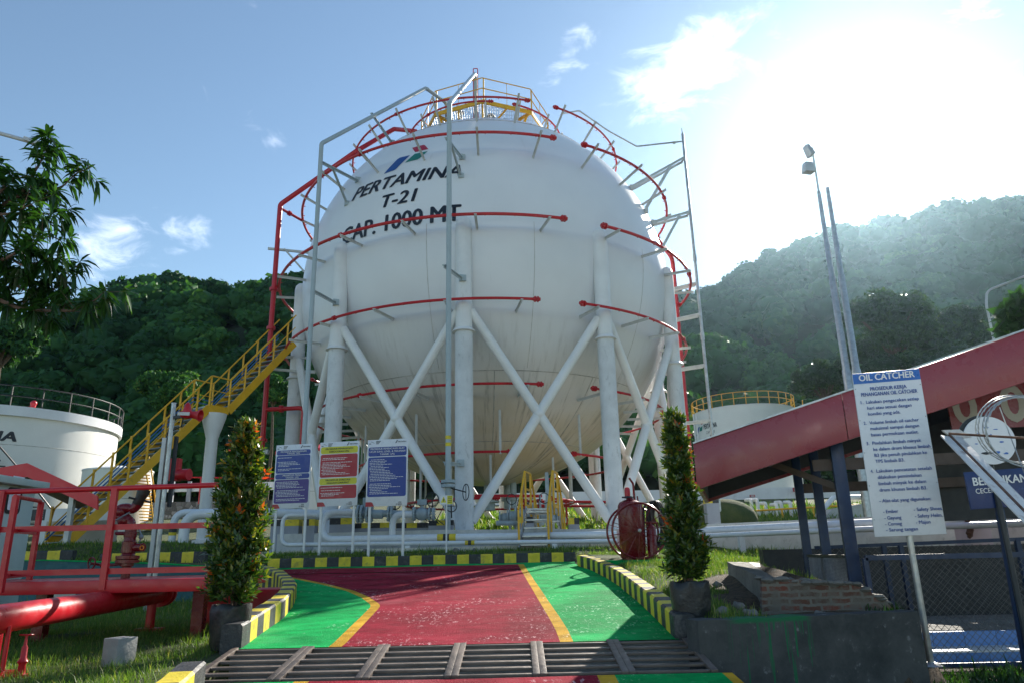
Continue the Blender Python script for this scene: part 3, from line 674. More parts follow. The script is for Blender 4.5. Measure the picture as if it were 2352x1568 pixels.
forest('hillside_forest', P, RNG.uniform(3.0, 8.5, len(P))**1.0, 300, .70, M['forest_b'], 'hazy forest covering the tall hill on the right under the sun', 'forest', jit=.38)
# ---------------------------------------------------------------- the sphere on legs
C = np.array([-1.0525, 30.1636, 12.1517]); RS = 7.8
def pol(az, rad, z):
    a = math.radians(az); return np.array([C[0]+rad*math.sin(a), C[1]-rad*math.cos(a), z])
def azof(u, v, z):
    p = atz(u, v, z); return math.degrees(math.atan2(p[0]-C[0], -(p[1]-C[1])))
TANK = thing('spherical_tank', 'huge white spherical gas tank on braced tubular legs with red water rings', 'gas tank', (C[0], C[1], 2.35))
def build_shell():
    mb = MB(); n, m = 144, 96; vs = []; fs = []
    for i in range(m+1):
        t = math.pi*i/m
        for j in range(n):
            p = 2*math.pi*j/n; vs.append(C+RS*np.array([math.sin(t)*math.cos(p), math.sin(t)*math.sin(p), -math.cos(t)]))
    for i in range(m):
        for j in range(n): fs.append((i*n+j, i*n+(j+1) % n, (i+1)*n+(j+1) % n, (i+1)*n+j))
    mb.add(vs, fs); sh = mb.build('shell', M['shell'], TANK, smooth=180)
    s = MB()
    def lat_ring(lat, a0=0, a1=360, r=.014):
        la = math.radians(lat); n_ = max(8, int((a1-a0)/3))
        s.tube([pol(a0+(a1-a0)*i/n_, (RS+.004)*math.cos(la), C[2]+(RS+.004)*math.sin(la)) for i in range(n_+1)], r, 4)
    def mer(az, l0, l1, r=.010):
        s.tube([pol(az, (RS+.004)*math.cos(math.radians(l)), C[2]+(RS+.004)*math.sin(math.radians(l))) for l in np.linspace(l0, l1, 24)], r, 4)
    lat_ring(-35.7); lat_ring(-58, -60, 60); lat_ring(48)
    for az in (-40, -13, 14, 50): mer(az, -35, 2, .006)
    for az in (-30, 4, 38): mer(az, -80, -35.7, .014)
    s.build('weld_seam', M['seam'], sh)
    # the emblem and the lettering painted on the shell
    def onshell(name, geo, lon0, lat0, mat, tx=0.0):
        vs, fs = geo; bm = bmesh.new(); bv = [bm.verts.new(v) for v in vs]
        for f in fs:
            try: bm.faces.new([bv[i] for i in f])
            except ValueError: pass
        xs = [v[0] for v in vs]; ys = [v[1] for v in vs]
        for x in np.arange(min(xs)+.18, max(xs), .18): bmesh.ops.bisect_plane(bm, geom=bm.verts[:]+bm.edges[:]+bm.faces[:], plane_co=(x, 0, 0), plane_no=(1, 0, 0))
        for y in np.arange(min(ys)+.18, max(ys), .18): bmesh.ops.bisect_plane(bm, geom=bm.verts[:]+bm.edges[:]+bm.faces[:], plane_co=(0, y, 0), plane_no=(0, 1, 0))
        bm.verts.index_update(); out = MB(); R1 = RS+.012; c0 = math.cos(math.radians(lat0)); vv = []
        for v in bm.verts:
            la = lat0+math.degrees((v.co.y)/RS); lo = lon0+math.degrees((v.co.x)/(RS*c0)); R2 = R1+v.co.z*3; vv.append(pol(lo, R2*math.cos(math.radians(la)), C[2]+R2*math.sin(math.radians(la))))
        out.add(vv, [[q.index for q in f.verts] for f in bm.faces]); bm.free(); return out.build(name, mat, sh, smooth=180)
    def lettering(body, lon0, lon1, lat0, lat1, shear=0, bold=.012):
        vs, fs = text_geo(body, 1.0, 'LEFT', shear=shear, bold=bold); x0, x1 = vs[:, 0].min(), vs[:, 0].max(); y1 = .73; c0 = math.cos(math.radians(lat0))
        w = math.radians(lon1-lon0)*RS*c0; h = math.radians(lat1-lat0)*RS
        onshell('lettering', ([((v[0]-x0)/(x1-x0)*w, v[1]/y1*h, v[2]) for v in vs], fs), lon0, lat0, M['letter'])
    lettering('PERTAMINA', -39.3, -4.3, 15.55, 20.0, .28, .02)
    lettering('T-21', -26.8, -16.0, 9.2, 13.3, .18, .022)
    lettering('CAP. 1000 MT', -39.8, -4.1, 2.0, 6.8, 0, .022)
    def logo(pts, mat):
        c0 = math.cos(math.radians(24)); out = []
        for u, v in pts:
            lo, la = shell_ll(u, v); out.append(((math.radians(lo+22)*RS*c0), math.radians(la-24)*RS, 0))
        onshell('emblem', (out, [tuple(range(len(out)))]), -22, 24, mat)
    k = lambda x, y: ((840+x/6.0306)*.91875, (360+y/6.0306)*.91875)
    logo([k(*q) for q in ((1150, 66), (1300, 25), (1330, 20), (1352, 34), (1392, 84), (1196, 130))], M['logo_red'])
    logo([k(*q) for q in ((1044, 288), (1190, 155), (1385, 115), (1262, 222), (1230, 240))], M['logo_green'])
    logo([k(*q) for q in ((722, 458), (930, 235), (965, 213), (1118, 176), (905, 385), (878, 402))], M['logo_blue'])
def shell_ll(u, v):
    q = ray(u, v); c = C-np.array([0, 0, EYE]); b = q@c; t = b-math.sqrt(max(0, b*b-c@c+RS*RS)); d = (q*t-c)/RS
    return math.degrees(math.atan2(d[0], -d[1])), math.degrees(math.asin(max(-1, min(1, d[2]/np.linalg.norm(d)))))
M['seam'] = pmat('weld_bead', (.40, .39, .36), .7, var=.4, scale=3)
build_shell()
LEG_Z0, PHI0 = 2.32, -3.567
def build_legs():
    rl = 7.82; tops = []
    for k in range(10):
        az = PHI0+36*k; b = pol(az, rl, 0); up = np.array([0, 0, 1.0])
        mb = MB(); mb.lathe([(.285, 2.32), (.285, 8.55)], (b[0], b[1], 0), 28); mb.lathe([(.42, 2.24), (.42, 2.32)], (b[0], b[1], 0), 28)
        leg = mb.build('leg', M['leg_old'], TANK)
        mb = MB(); mb.lathe([(.272, 8.56), (.272, 12.25), (.24, 12.40), (.15, 12.50), (.001, 12.54)], (b[0], b[1], 0), 28); mb.build('sleeve', M['white'], leg)
        mb = MB(); mb.lathe([(.29, 8.60), (.375, 8.52), (.385, 8.49), (.29, 8.47)], (b[0], b[1], 0), 28); mb.build('collar', M['white'], leg)
    for k in range(10):
        a, b = pol(PHI0+36*k, rl, 0), pol(PHI0+36*(k+1), rl, 0); d = nrm(b-a); zt, zb = 9.22, 2.60; off = d*.22
        for p, q in (((a+off)+[0, 0, zt], (b-off)+[0, 0, zb]), ((b-off)+[0, 0, zt], (a+off)+[0, 0, zb])):
            mb = MB(); mb.tube([p, q], .155, 18); mb.build('brace', M['white'], TANK)
        mb = MB(); c = (a+b)/2+np.array([0, 0, (zt+zb)/2]); mb.ball(c, .20, 14); mb.build('brace_joint', M['white'], TANK)
build_legs()
RINGS = []
def build_rings():
    defs = [(8.70, .05, (1295, 502), (1388, 519), .055), (8.0, 3.50, (1270, 317), (1342, 333), .052), (6.0, 6.30, (1211, 231), (1277, 247), .042), (3.55, 7.80, (1127, 232), (1183, 240), .040),
            (8.30, -2.70, (1233, 687), (1338, 698), .048), (7.15, -5.20, (1238, 883), (1365, 891), .045), (5.30, -7.15, (1172, 1035), (1314, 1042), .045), (3.4, -8.55, (1150, 1134), (1345, 1136), .045)]
    for i, (rho, dz, e1, e2, r) in enumerate(defs):
        z = C[2]+dz; a1, a2 = azof(*e1, z), azof(*e2, z); back = 186.0
        for (s, e) in ((a1, back-360-4), (a2, back)):
            n = int(abs(e-s)/2.2)+2; mb = MB(); pts = [pol(s+(e-s)*j/n, rho, z) for j in range(n+1)]; mb.tube(pts, r, 8)
            for q0, q1 in ((0, 1), (n-1, n)):        # end flanges
                d = nrm(pts[1]-pts[0]) if q0 == 0 else nrm(pts[-1]-pts[-2]); c = pts[0] if q0 == 0 else pts[-1]
                for o in (-.06, .03): mb.tube([c+d*o, c+d*(o+.045)], r*2.1, 10)
                mb.tube([c-d*.12, c+d*.12], r*1.25, 10)
            for fr in (.27, .62):                    # joints along the run
                j = int(n*fr); d = nrm(pts[j+1]-pts[j]); mb.tube([pts[j]-d*.05, pts[j]+d*.05], r*1.75, 10)
            for j in range(2, n-1, 3):               # spray nozzles
                p = pts[j]; inw = nrm(np.array([C[0]-p[0], C[1]-p[1], -.6])); mb.tube([p, p+inw*.11], .016, 5)
            ring = mb.build('spray_ring', M['red'], TANK)
            step = 16 if rho > 5 else 26; k = max(1, int(abs(e-s)/step)); sg = 1 if e > s else -1
            for j in range(k+1):
                az = s+sg*(3.5+j*(abs(e-s)-7)/k); p = pol(az, rho+.10, z); mb = MB()
                if dz > 2: tip = C+nrm(pol(az, rho, z)-C)*(RS-.02); outp = C+nrm(pol(az, rho, z)-C)*(np.linalg.norm(pol(az, rho, z)-C)+.22); start = outp; upv = (0, 0, 1)
                elif dz > -6: rr = math.sqrt(RS*RS-(dz-.06)**2)-.02; tip = pol(az, rr, z-.075); start = pol(az, rho+.16, z-.075); upv = (0, 0, 1)
                else: start = pol(az, rho, z-.08); rr = rho; tip = pol(az, rho, C[2]-math.sqrt(max(.01, RS*RS-rho*rho))+.03); upv = (1, 0, 0)
                mb.beam(start, tip, .085, .022, upv); mb.beam(start-np.array([0, 0, .04]) if dz > -6 else start, tip-np.array([0, 0, .04]) if dz > -6 else tip, .02, .085, upv)
                mb.build('bracket', M['steel_white'], ring)
build_rings()
def build_platform():
    zf = 20.4; R0 = 3.0; corner = [pol(45*k, R0, zf) for k in range(8)]
    pl = MB()
    for k in range(8):
        a, b = corner[k], corner[(k+1) % 8]; pl.beam(a+[0, 0, -.09], b+[0, 0, -.09], .07, .18)
    for k in range(4): pl.beam(corner[k]+[0, 0, -.10], corner[k+4]+[0, 0, -.10], .07, .14)
    ic = [pol(45*k+22.5, 1.5, zf) for k in range(8)]
    for k in range(8): pl.beam(ic[k]+[0, 0, -.10], ic[(k+1) % 8]+[0, 0, -.10], .06, .12)
    for k in range(8):
        pl.beam(pol(45*k, 2.75, zf-.1), pol(45*k, 2.3, C[2]+math.sqrt(RS**2-2.3**2)-.02), .08, .08); pl.beam(pol(45*k+22.5, 2.72, zf-.15), pol(45*k+8, 1.9, C[2]+math.sqrt(RS**2-1.9**2)-.02), .06, .06)
    P_ = pl.build('top_platform', M['yellow'], TANK)
    gr = MB()
    for i in range(-27, 28):
        x = i*.105; ym = math.sqrt(max(0, 2.8**2-x*x)); gr.beam((C[0]+x, C[1]-ym, zf-.01), (C[0]+x, C[1]+ym, zf-.01), .012, .03)
        gr.beam((C[0]-ym, C[1]+x, zf-.01), (C[0]+ym, C[1]+x, zf-.01), .010, .02)
    gr.build('deck_grating', M['galv'], P_)
    rail = MB()
    for z in (1.1, .58):
        for k in range(8):
            a, b = corner[k]+[0, 0, z], corner[(k+1) % 8]+[0, 0, z]; rail.tube([a, b], .024, 7)
    for k in range(8): rail.beam(corner[k]*.5+corner[(k+1) % 8]*.5, corner[k]*.5+corner[(k+1) % 8]*.5+[0, 0, 1.1], .06, .02); rail.beam(corner[k]*.97+corner[(k+1) % 8]*.03, corner[k]*.97+corner[(k+1) % 8]*.03+[0, 0, 1.1], .06, .06)
    rail.build('railing', M['yellow'], P_)
    v = MB()                                           # valves and nozzles of the crown
    for az, rr, h in ((-60, 1.3, 1.5), (20, .9, 1.1), (110, 1.5, 1.3), (-150, 1.2, 1.6), (-100, 1.9, 1.0)):
        b = pol(az, rr, C[2]+math.sqrt(RS**2-rr**2)-.03); v.tube([b, b+[0, 0, h]], .10, 12); v.tube([b+[0, 0, h*.5], b+[0, 0, h*.5+.05]], .19, 14); v.tube([b+[0, 0, h], b+[0, 0, h+.06]], .19, 14)
    v.build('crown_valve', M['grey_pipe'], TANK)
build_platform()
def build_outlets():
    """bottom nozzles, drop pipes and hanging struts under the sphere"""
    mb = MB()
    for az, rr, r in ((0, .01, .22), (-60, 1.2, .14), (80, 1.0, .12), (150, 1.4, .14)):
        z = C[2]-math.sqrt(RS**2-rr**2); p = pol(az, rr, z+.05); mb.tube([p, p-np.array([0, 0, 1.05])], r, 16); mb.tube([p-np.array([0, 0, .55]), p-np.array([0, 0, .63])], r*1.8, 18); mb.tube([p-np.array([0, 0, .66]), p-np.array([0, 0, .74])], r*1.8, 18)
    p = pol(-60, 1.2, 3.2); mb.tube(fillet([p, p*[1, 1, 0]+[0, 0, 2.75], pol(-30, 3.5, 2.75), pol(-8, 6.2, 2.72)], .4), .12, 14)
    mb.build('outlet_pipe', M['green_valve'], TANK)
    con = MB(); con.lathe([(8.35, 1.6), (8.35, 2.24), (7.35, 2.24), (7.35, 1.6)], (C[0], C[1], 0), 96); con.build('foundation_ring', M['beam'], TANK)
build_outlets()

# gas pipes up the front of the sphere
def bracket_pair(parent, a, b, c=None):
    mb = MB(); mb.beam(a, b, .10, .03); mb.beam(np.asarray(a)-[0, 0, .045], np.asarray(b)-[0, 0, .045], .025, .09); mb.box(b, (.2, .2, .2), .3)
    if c is not None: mb.beam(np.asarray(a)*.7+np.asarray(b)*.3, c, .07, .07); mb.box(c, (.18, .18, .18), .4)
    mb.build('bracket', M['grey_pipe'], parent)
def front_pipes():
    t = thing('gas_pipe', 'grey gas pipe up the front of the sphere left of its lettering', 'pipe', at(700, 1210, 22.0))
    mb = MB(); x0 = -6.37
    P1 = [np.array([x0, 22.0, 1.9]), np.array([x0, 22.0, at(738, 330, 22)[2]]), at(978, 203, 26.6), at(1026, 238, 28.2), np.array([at(1026, 238, 28.2)[0], 28.2, 20.2])]
    mb.tube(fillet(P1, .22), .074, 14); mb.tube([P1[2]+nrm(P1[3]-P1[2])*.1, P1[2]+nrm(P1[3]-P1[2])*.16], .085, 14); mb.build('pipe', M['grey_pipe'], t)
    lg = pol(PHI0-36, 7.82, 0)
    def sp(u, v):
        lo, la = shell_ll(u, v); return pol(lo, RS*math.cos(math.radians(la)), C[2]+RS*math.sin(math.radians(la)))
    bracket_pair(t, at(735, 370, 22.0), sp(822, 415), sp(797, 468)); bracket_pair(t, at(722, 668, 22.0), np.array([lg[0]-.05, lg[1]-.27, at(770, 685, 23.4)[2]])); bracket_pair(t, at(853, 260, 24.3), sp(898, 325))
    t = thing('gas_pipe', 'pale grey gas pipe before the central leg, passing over the lettering', 'pipe', at(1028, 1120, 20.5))
    x1 = -1.86; zt = at(1034, 238, 20.5)[2]; mb = MB(); top = at(1092, 168, 28.6)
    P2 = [np.array([x1, 20.5, 2.75]), np.array([x1, 20.5, zt]), top, np.array([top[0], top[1], 20.0])]
    mb.tube(fillet(P2, .25), .080, 16)
    q = P2[1]*.55+P2[2]*.45; d = nrm(P2[2]-P2[1]); mb.tube([q, q+d*.05], .09, 16); mb.build('pipe', M['grey_pipe'], t)
    fl = pol(PHI0, 7.82, 0); bracket_pair(t, np.array([x1-.15, 20.45, at(1020, 610, 20.5)[2]]), np.array([fl[0]-.02, fl[1]-.27, at(1050, 638, 22)[2]]))
    bracket_pair(t, np.array([x1-.1, 20.45, at(1020, 318, 20.5)[2]]), sp(1061, 363), sp(1058, 405)); bracket_pair(t, np.array([x1-.1, 20.5, at(1025, 1060, 20.5)[2]]), np.array([fl[0]-.1, fl[1]-.27, at(1045, 1062, 22)[2]]))
    mb = MB()
    for v in (1008, 1024): p = at(1028, v, 20.5); mb.tube([[x1, 20.5, p[2]], [x1, 20.5, p[2]+.1]], .083, 16)
    mb.build('band', M['hazard'], t)
    mb = MB(); p = np.array([x1, 20.5, at(1028, 1118, 20.5)[2]]); mb.tube([p, p+[0, 0, .08]], .2, 18); mb.tube([p+[0, 0, .12], p+[0, 0, .2]], .2, 18); mb.tube([p-[0, 0, .1], p-[0, 0, 1.2]], .07, 12)
    mb.build('flange', M['green_valve'], t)
    mb = MB(); w = p+np.array([.5, -.1, -.15]); mb.torus(w, .22, .014, (1, .5, 0), 24, 6); mb.tube([p, w], .02, 6); mb.beam(w-[0, 0, .22], w+[0, 0, .22], .02, .02); mb.build('hand_wheel', M['dark'], t)
    # spark-like vent stub on the very top
    mb = MB(); a = at(1092, 158, 28.7); mb.tube(fillet([a+[-.1, 0, -5], a+[-.1, 0, 0], a+[.1, 0, 0], a+[.1, 0, -5]], .05), .022, 6); props(mb.build('vent_loop', M['red']), 'thin red pipe loop at the very top of the sphere', 'pipe')
front_pipes()
def risers():
    t = thing('fire_water_riser', 'red fire water riser standing left of the sphere', 'pipe', at(592, 1180, 27.5)); Y = 27.5
    p = lambda u, v, y=Y: at(u, v, y); mb = MB(); x = at(620, 785, Y)[0]
    top = np.array([x, Y, p(645, 470)[2]]); mid = p(645, 470)[2]
    mb.tube(fillet([np.array([x, Y, 1.9]), np.array([x, Y, mid]), p(818, 348, 27.2), p(905, 297, 28.5), p(955, 302, 30)], .25), .10, 12)
    for v in (665, 754, 1010): z = p(620, v)[2]; mb.tube([[x, Y, z-.06], [x, Y, z+.06]], .17, 14)
    for (v, ring) in ((497, 1), (668, 0), (856, 4)):
        z = p(630, v)[2]; rho, dz = [(8.70, .05), (8.0, 3.5), 0, 0, (8.3, -2.7)][ring]; zr = C[2]+dz; e = pol(-80 if ring else -76, rho, zr); mb.tube(fillet([np.array([x, Y, zr]), e], .1), .06, 10); m_ = np.array([x, Y, zr])*.6+e*.4; d = nrm(e-m_); mb.tube([m_-d*.05, m_+d*.05], .11, 10)
    z = p(605, 940)[2]; a = np.array([x, Y, z]); mb.tube(fillet([a, a+[1.55, -.2, 0], a+[1.55, -.2, -2.2], pol(-70, 7.15, C[2]-5.2)], .2), .085, 12); mb.tube([a+[.6, -.08, 0], a+[.72, -.09, 0]], .14, 12)
    mb.build('pipe', M['red'], t)
    mb = MB()
    for v in (572, 845): z = p(630, v)[2]; mb.beam([x-.35, Y-.05, z], [x+1.75, Y+.4, z-.1], .08, .09); mb.beam([x+.3, Y, z], [x+1.6, Y+.4, z-1.5], .06, .06) if v == 572 else None
    mb.build('bracket', M['steel_white'], t)
    mb = MB(); q = np.array([x-.02, Y-.1, p(595, 1070)[2]]); mb.box(q+[0.1, -.12, .5], (.5, .2, .16)); mb.box(q+[0, -.1, -.2], (.3, .25, .1)); mb.build('junction_box', M['lamp_grey'], t)
    t = thing('fire_water_riser', 'red fire water riser standing right of the sphere behind the mast', 'pipe', at(1585, 1020, 31)); Y = 31.0; mb = MB(); x = at(1562, 790, Y)[0]
    mb.tube(fillet([np.array([x, Y, 2.3]), np.array([x, Y, at(1545, 600, Y)[2]]), pol(92, 8.3, C[2]+2.2), pol(98, 8.0, C[2]+3.4)], .3), .10, 12)
    for v in (700, 1000): z = at(1562, v, Y)[2]; mb.tube([[x, Y, z-.06], [x, Y, z+.06]], .17, 14)
    mb.build('pipe', M['red'], t)
risers()
def mast():
    t = thing('gauge_mast', 'thin grey steel mast standing beside the sphere on its right', 'mast', at(1640, 1010, 29)); Y = 29.0
    x = at(1602, 655, Y)[0]; zt = at(1566, 308, Y)[2]; mb = MB(); mb.tube([[x, Y, 1.9], [x, Y, zt]], .065, 10); mb.tube([[x, Y, zt], [x-.03, Y, zt+.3]], .02, 6)
    for v in (600, 780): z = at(1600, v, Y)[2]; mb.tube([[x, Y, z], [x, Y, z+.3]], .085, 10)
    mb.build('pole', M['galv'], t)
    def arm(v, sp_uv, yy=.26):
        z = at(1585, v, Y)[2]; lo, la = shell_ll(*sp_uv); e = pol(lo, RS*math.cos(math.radians(la)), C[2]+RS*math.sin(math.radians(la))); m_ = MB()
        for o in (-.0, .40): m_.beam([x-.05, Y+o, z], e+np.array([0, o*.8, 0]), .06, .11)
        m_.beam([x-.05, Y-.05, z], [x-.05, Y+.46, z], .06, .1); m_.box(e+[0, .15, 0], (.15, .5, .2), .4)
        if v < 550:
            q = np.array([x, Y, z])*.72+e*.28; la2 = la-9; e2 = pol(lo+1, RS*math.cos(math.radians(la2)), C[2]+RS*math.sin(math.radians(la2)))
            for o in (0, .40): m_.beam(q+[0, o, 0], e2+np.array([0, o*.8, 0]), .055, .09)
            m_.box(e2+[0, .15, 0], (.15, .5, .18), .4)
        m_.build('bracket', M['steel_white'], t)
    arm(362, (1446, 432)); arm(487, (1496, 512))
    for v, x2 in ((650, .62), (722, .72), (838, .9), (965, 1.25)):
        z = at(1600, v, Y)[2]; m_ = MB()
        for o in (0, .30): m_.beam([x-.05, Y+o, z], [x-x2-.55, Y+.9+o, z], .06, .10)
        m_.beam([x-.05, Y-.04, z], [x-.05, Y+.35, z], .05, .1); m_.build('bracket', M['steel_white'], t)
    mb = MB(); a = np.array([x, Y, at(1566, 325, Y)[2]]); mb.tube(fillet([a, at(1462, 337, 28.5), at(1395, 300, 28.2), at(1330, 255, 27.6), at(1290, 262, 28.0)], .12), .035, 8)
    mb.tube([at(1552, 327, Y-.05), at(1546, 329, Y-.05)], .07, 8); mb.build('conduit', M['galv'], t)
mast()
# ---------------------------------------------------------------- notice boards before the pipes
def zf_(x0, y0, s): return lambda x, y: ((x0+x/s)*.91875, (y0+y/s)*.91875)
def rrect(x0, y0, x1, y1, r, n=5):
    out = []
    for cx, cy, a0 in ((x1-r, y1-r, 0), (x0+r, y1-r, 90), (x0+r, y0+r, 180), (x1-r, y0+r, 270)):
        for k in range(n+1): a = math.radians(a0+90*k/n); out.append((cx+r*math.cos(a), cy+r*math.sin(a)))
    return out
class Face:
    """flat face of a sign: o = lower left corner, ux/uz unit axes, metres"""
    def __init__(s, o, ux, uz, w, h): s.o, s.ux, s.uz, s.w, s.h = np.asarray(o, float), nrm(ux), nrm(uz), w, h; s.n = nrm(np.cross(s.ux, s.uz)); s.layer = 0
    def p(s, x, y, lift=0): return s.o+s.ux*x+s.uz*y+s.n*lift
    def poly(s, mb, pts, lift=.004, mi=0): mb.add([s.p(x, y, lift) for x, y in pts], [tuple(range(len(pts)))], mi)
    def text(s, mb, body, x, y, width, height, align='CENTER', lift=.007, mi=0, **k):
        fit_text(mb, body, s.p(x, y, lift), s.ux, s.uz, width, height, align, mi, **k)
def bars(face, mb, x0, x1, ytop, ybot, n, rnd, hgt=.012):
    for i in range(n):
        y = ytop-(ytop-ybot)*(i+.5)/n; x = x0+rnd.choice((0, 0, .02, .03)); e = x0+(x1-x0)*rnd.uniform(.35, 1.0)
        if rnd.random() < .16: continue
        while x < e:
            w = min(rnd.uniform(.03, .085), e-x+.01); face.poly(mb, [(x, y), (x+w, y), (x+w, y+hgt), (x, y+hgt)], .007); x += w+.012
def notice(label, bl, br, tl, Yl, Yr, panels, heads):
    a, b = at(*bl, Yl), at(*br, Yr); a[2] = b[2] = (a[2]+b[2])/2; h = at(*tl, Yl)[2]-a[2]; w = np.linalg.norm(b-a); ux = nrm(b-a); f = Face(a, ux, (0, 0, 1), w, h)
    zb = float(g(*(a+b)[:2]/2))-.05; t = thing('notice_board', label, 'notice board', ((a+b)[0]/2, (a+b)[1]/2, zb), 'notice boards before the sphere')
    mb = MB(); mb.prism([f.p(0, 0, 0), f.p(w, 0, 0), f.p(w, h, 0), f.p(0, h, 0)], -f.n*.02); mb.build('board', M['sign_white'], t, bevel=.004)
    for x in (.09, .91):
        q = f.p(w*x, 0, -.045); m = MB(); m.beam([q[0], q[1], zb], [q[0], q[1], a[2]+h*.96], .055, .05, (0, 1, 0)); m.build('post', M['white'], t)
    rnd = random.Random(label); groups = {}; X = lambda s: s*w; Yt = lambda q: h*(1-q)
    for (c, q0, q1, r) in panels:
        m = groups.setdefault(c, MB()); f.poly(m, [(x, y) for x, y in rrect(X(.03), Yt(q1), X(.97), Yt(q0), r)], .003)
    for c, m in groups.items(): m.build('printed_panel', M[c], t)
    tw, td = MB(), MB()
    for (body, q, wd, dark, hh) in heads: f.text(td if dark else tw, body, X(.5), Yt(q), X(wd), hh, bold=.01)
    for (c, q0, q1, r) in panels:
        if q1-q0 > .17: bars(f, tw, X(.07), X(.90), Yt(q0+.03), Yt(q1-.03), int((q1-q0)/.026), rnd)
    f.text(td, 'PERTAMINA', X(.86), Yt(.052), X(.20), .030, bold=.01); f.poly(td, [(X(.685), Yt(.062)), (X(.71), Yt(.062)), (X(.745), Yt(.035)), (X(.715), Yt(.035))]); f.poly(td, [(X(.715), Yt(.03)), (X(.74), Yt(.03)), (X(.75), Yt(.018)), (X(.725), Yt(.018))])
    for i in range(3): f.poly(td, [(X(.21), Yt(.03+.018*i)), (X(.33-.02*i), Yt(.03+.018*i)), (X(.33-.02*i), Yt(.021+.018*i)), (X(.21), Yt(.021+.018*i))])
    f.poly(td, [(X(.04), Yt(.066)), (X(.09), Yt(.066)), (X(.09), Yt(.056)), (X(.04), Yt(.056))]); f.poly(td, [(X(.07), Yt(.04)), (X(.11), Yt(.028)), (X(.17), Yt(.05)), (X(.17), Yt(.055)), (X(.11), Yt(.034))])
    f.text(td, 'LPG', X(.83), Yt(.957), X(.075), .030, bold=.02); f.text(td, 'IT BIMA', X(.81), Yt(.985), X(.14), .030, bold=.02)
    td.build('dark_lettering', M['letter'], t); tw.build('white_lettering', M['letter_white'], t)
    m = MB(); f.poly(m, [(0, 0), (X(.21), 0), (X(.165), Yt(.945)), (X(.13), Yt(.935)), (0, Yt(.935))]); m.build('corner_flash', M['sign_red'], t)
notice('white notice board with a dark blue and a violet panel, leftmost of three', (625, 1166.7), (708.8, 1165), (631.3, 1021.9), 19.2, 19.0,
       [('sign_blue', .088, .165, .05), ('sign_blue', .172, .455, .05), ('sign_blue', .465, .545, .05), ('sign_purple', .555, .925, .05)],
       [('PROSEDUR PENDINGINAN', .126, .72, 0, .045), ('TANGKI  LPG', .155, .36, 0, .040), ('PROSEDUR DRAIN', .502, .52, 0, .045), ('TANGKI  LPG', .535, .36, 0, .040)])
notice('white notice board with yellow and red panels, the middle of three', (728, 1162), (820, 1160), (734, 1015.7), 18.3, 18.1,
       [('sign_yellow', .075, .185, .05), ('sign_red', .195, .555, .05), ('sign_yellow', .57, .67, .05), ('sign_red', .68, .885, .05)],
       [('PROSEDUR PENAGANAN', .122, .70, 1, .045), ('KEBOCORAN LPG', .166, .50, 1, .045), ('PROSEDUR EVAKUASI', .612, .62, 1, .045), ('KEADAAN DARURAT', .655, .56, 1, .045)])
notice('white notice board with one tall dark blue panel, rightmost of three', (839.4, 1161.5), (934.4, 1160.7), (842.4, 1009.8), 17.75, 17.6,
       [('sign_blue', .115, .255, .05), ('sign_blue', .268, .86, .05)],
       [('PROSEDUR PEMBACAAN ALAT', .155, .84, 0, .045), ('UKUR SUHU, LEVEL, & TEKANAN', .197, .88, 0, .045), ('TANGKI  LPG', .238, .36, 0, .045)])
def small_warning():
    k = zf_(600, 1050, 3.647); Y = 18.0; a, b = at(*k(1822, 765), Y), at(*k(1942, 762), Y); h = at(*k(1825, 682), Y)[2]-a[2]; w = b[0]-a[0]; f = Face(a, b-a, (0, 0, 1), w, h)
    zb = float(g(a[0], Y))-.05; t = thing('warning_sign', 'small white and yellow warning sign on a thin white post', 'warning sign', (a[0]+w/2, Y, zb))
    mb = MB(); mb.prism([f.p(0, 0, 0), f.p(w, 0, 0), f.p(w, h, 0), f.p(0, h, 0)], -f.n*.012); mb.build('board', M['sign_white'], t)
    q = f.p(w*.5, 0, -.03); m = MB(); m.tube([[q[0], q[1], zb], [q[0], q[1], a[2]+h*.9]], .02, 8); m.build('post', M['white'], t)
    m = MB(); f.poly(m, [(w*.56, h*.04), (w*.97, h*.04), (w*.97, h*.96), (w*.56, h*.96)]); f.poly(m, [(w*.07, h*.2), (w*.5, h*.2), (w*.285, h*.88)]); m.build('printed_panel', M['sign_yellow'], t)
    m = MB(); 
    for i in range(4): f.poly(m, [(w*.62, h*(.2+.19*i)), (w*.91, h*(.2+.19*i)), (w*.91, h*(.26+.19*i)), (w*.62, h*(.26+.19*i))], .006)
    f.poly(m, [(w*.25, h*.3), (w*.31, h*.3), (w*.35, h*.6), (w*.27, h*.62)], .006); m.build('dark_lettering', M['letter'], t)
small_warning()

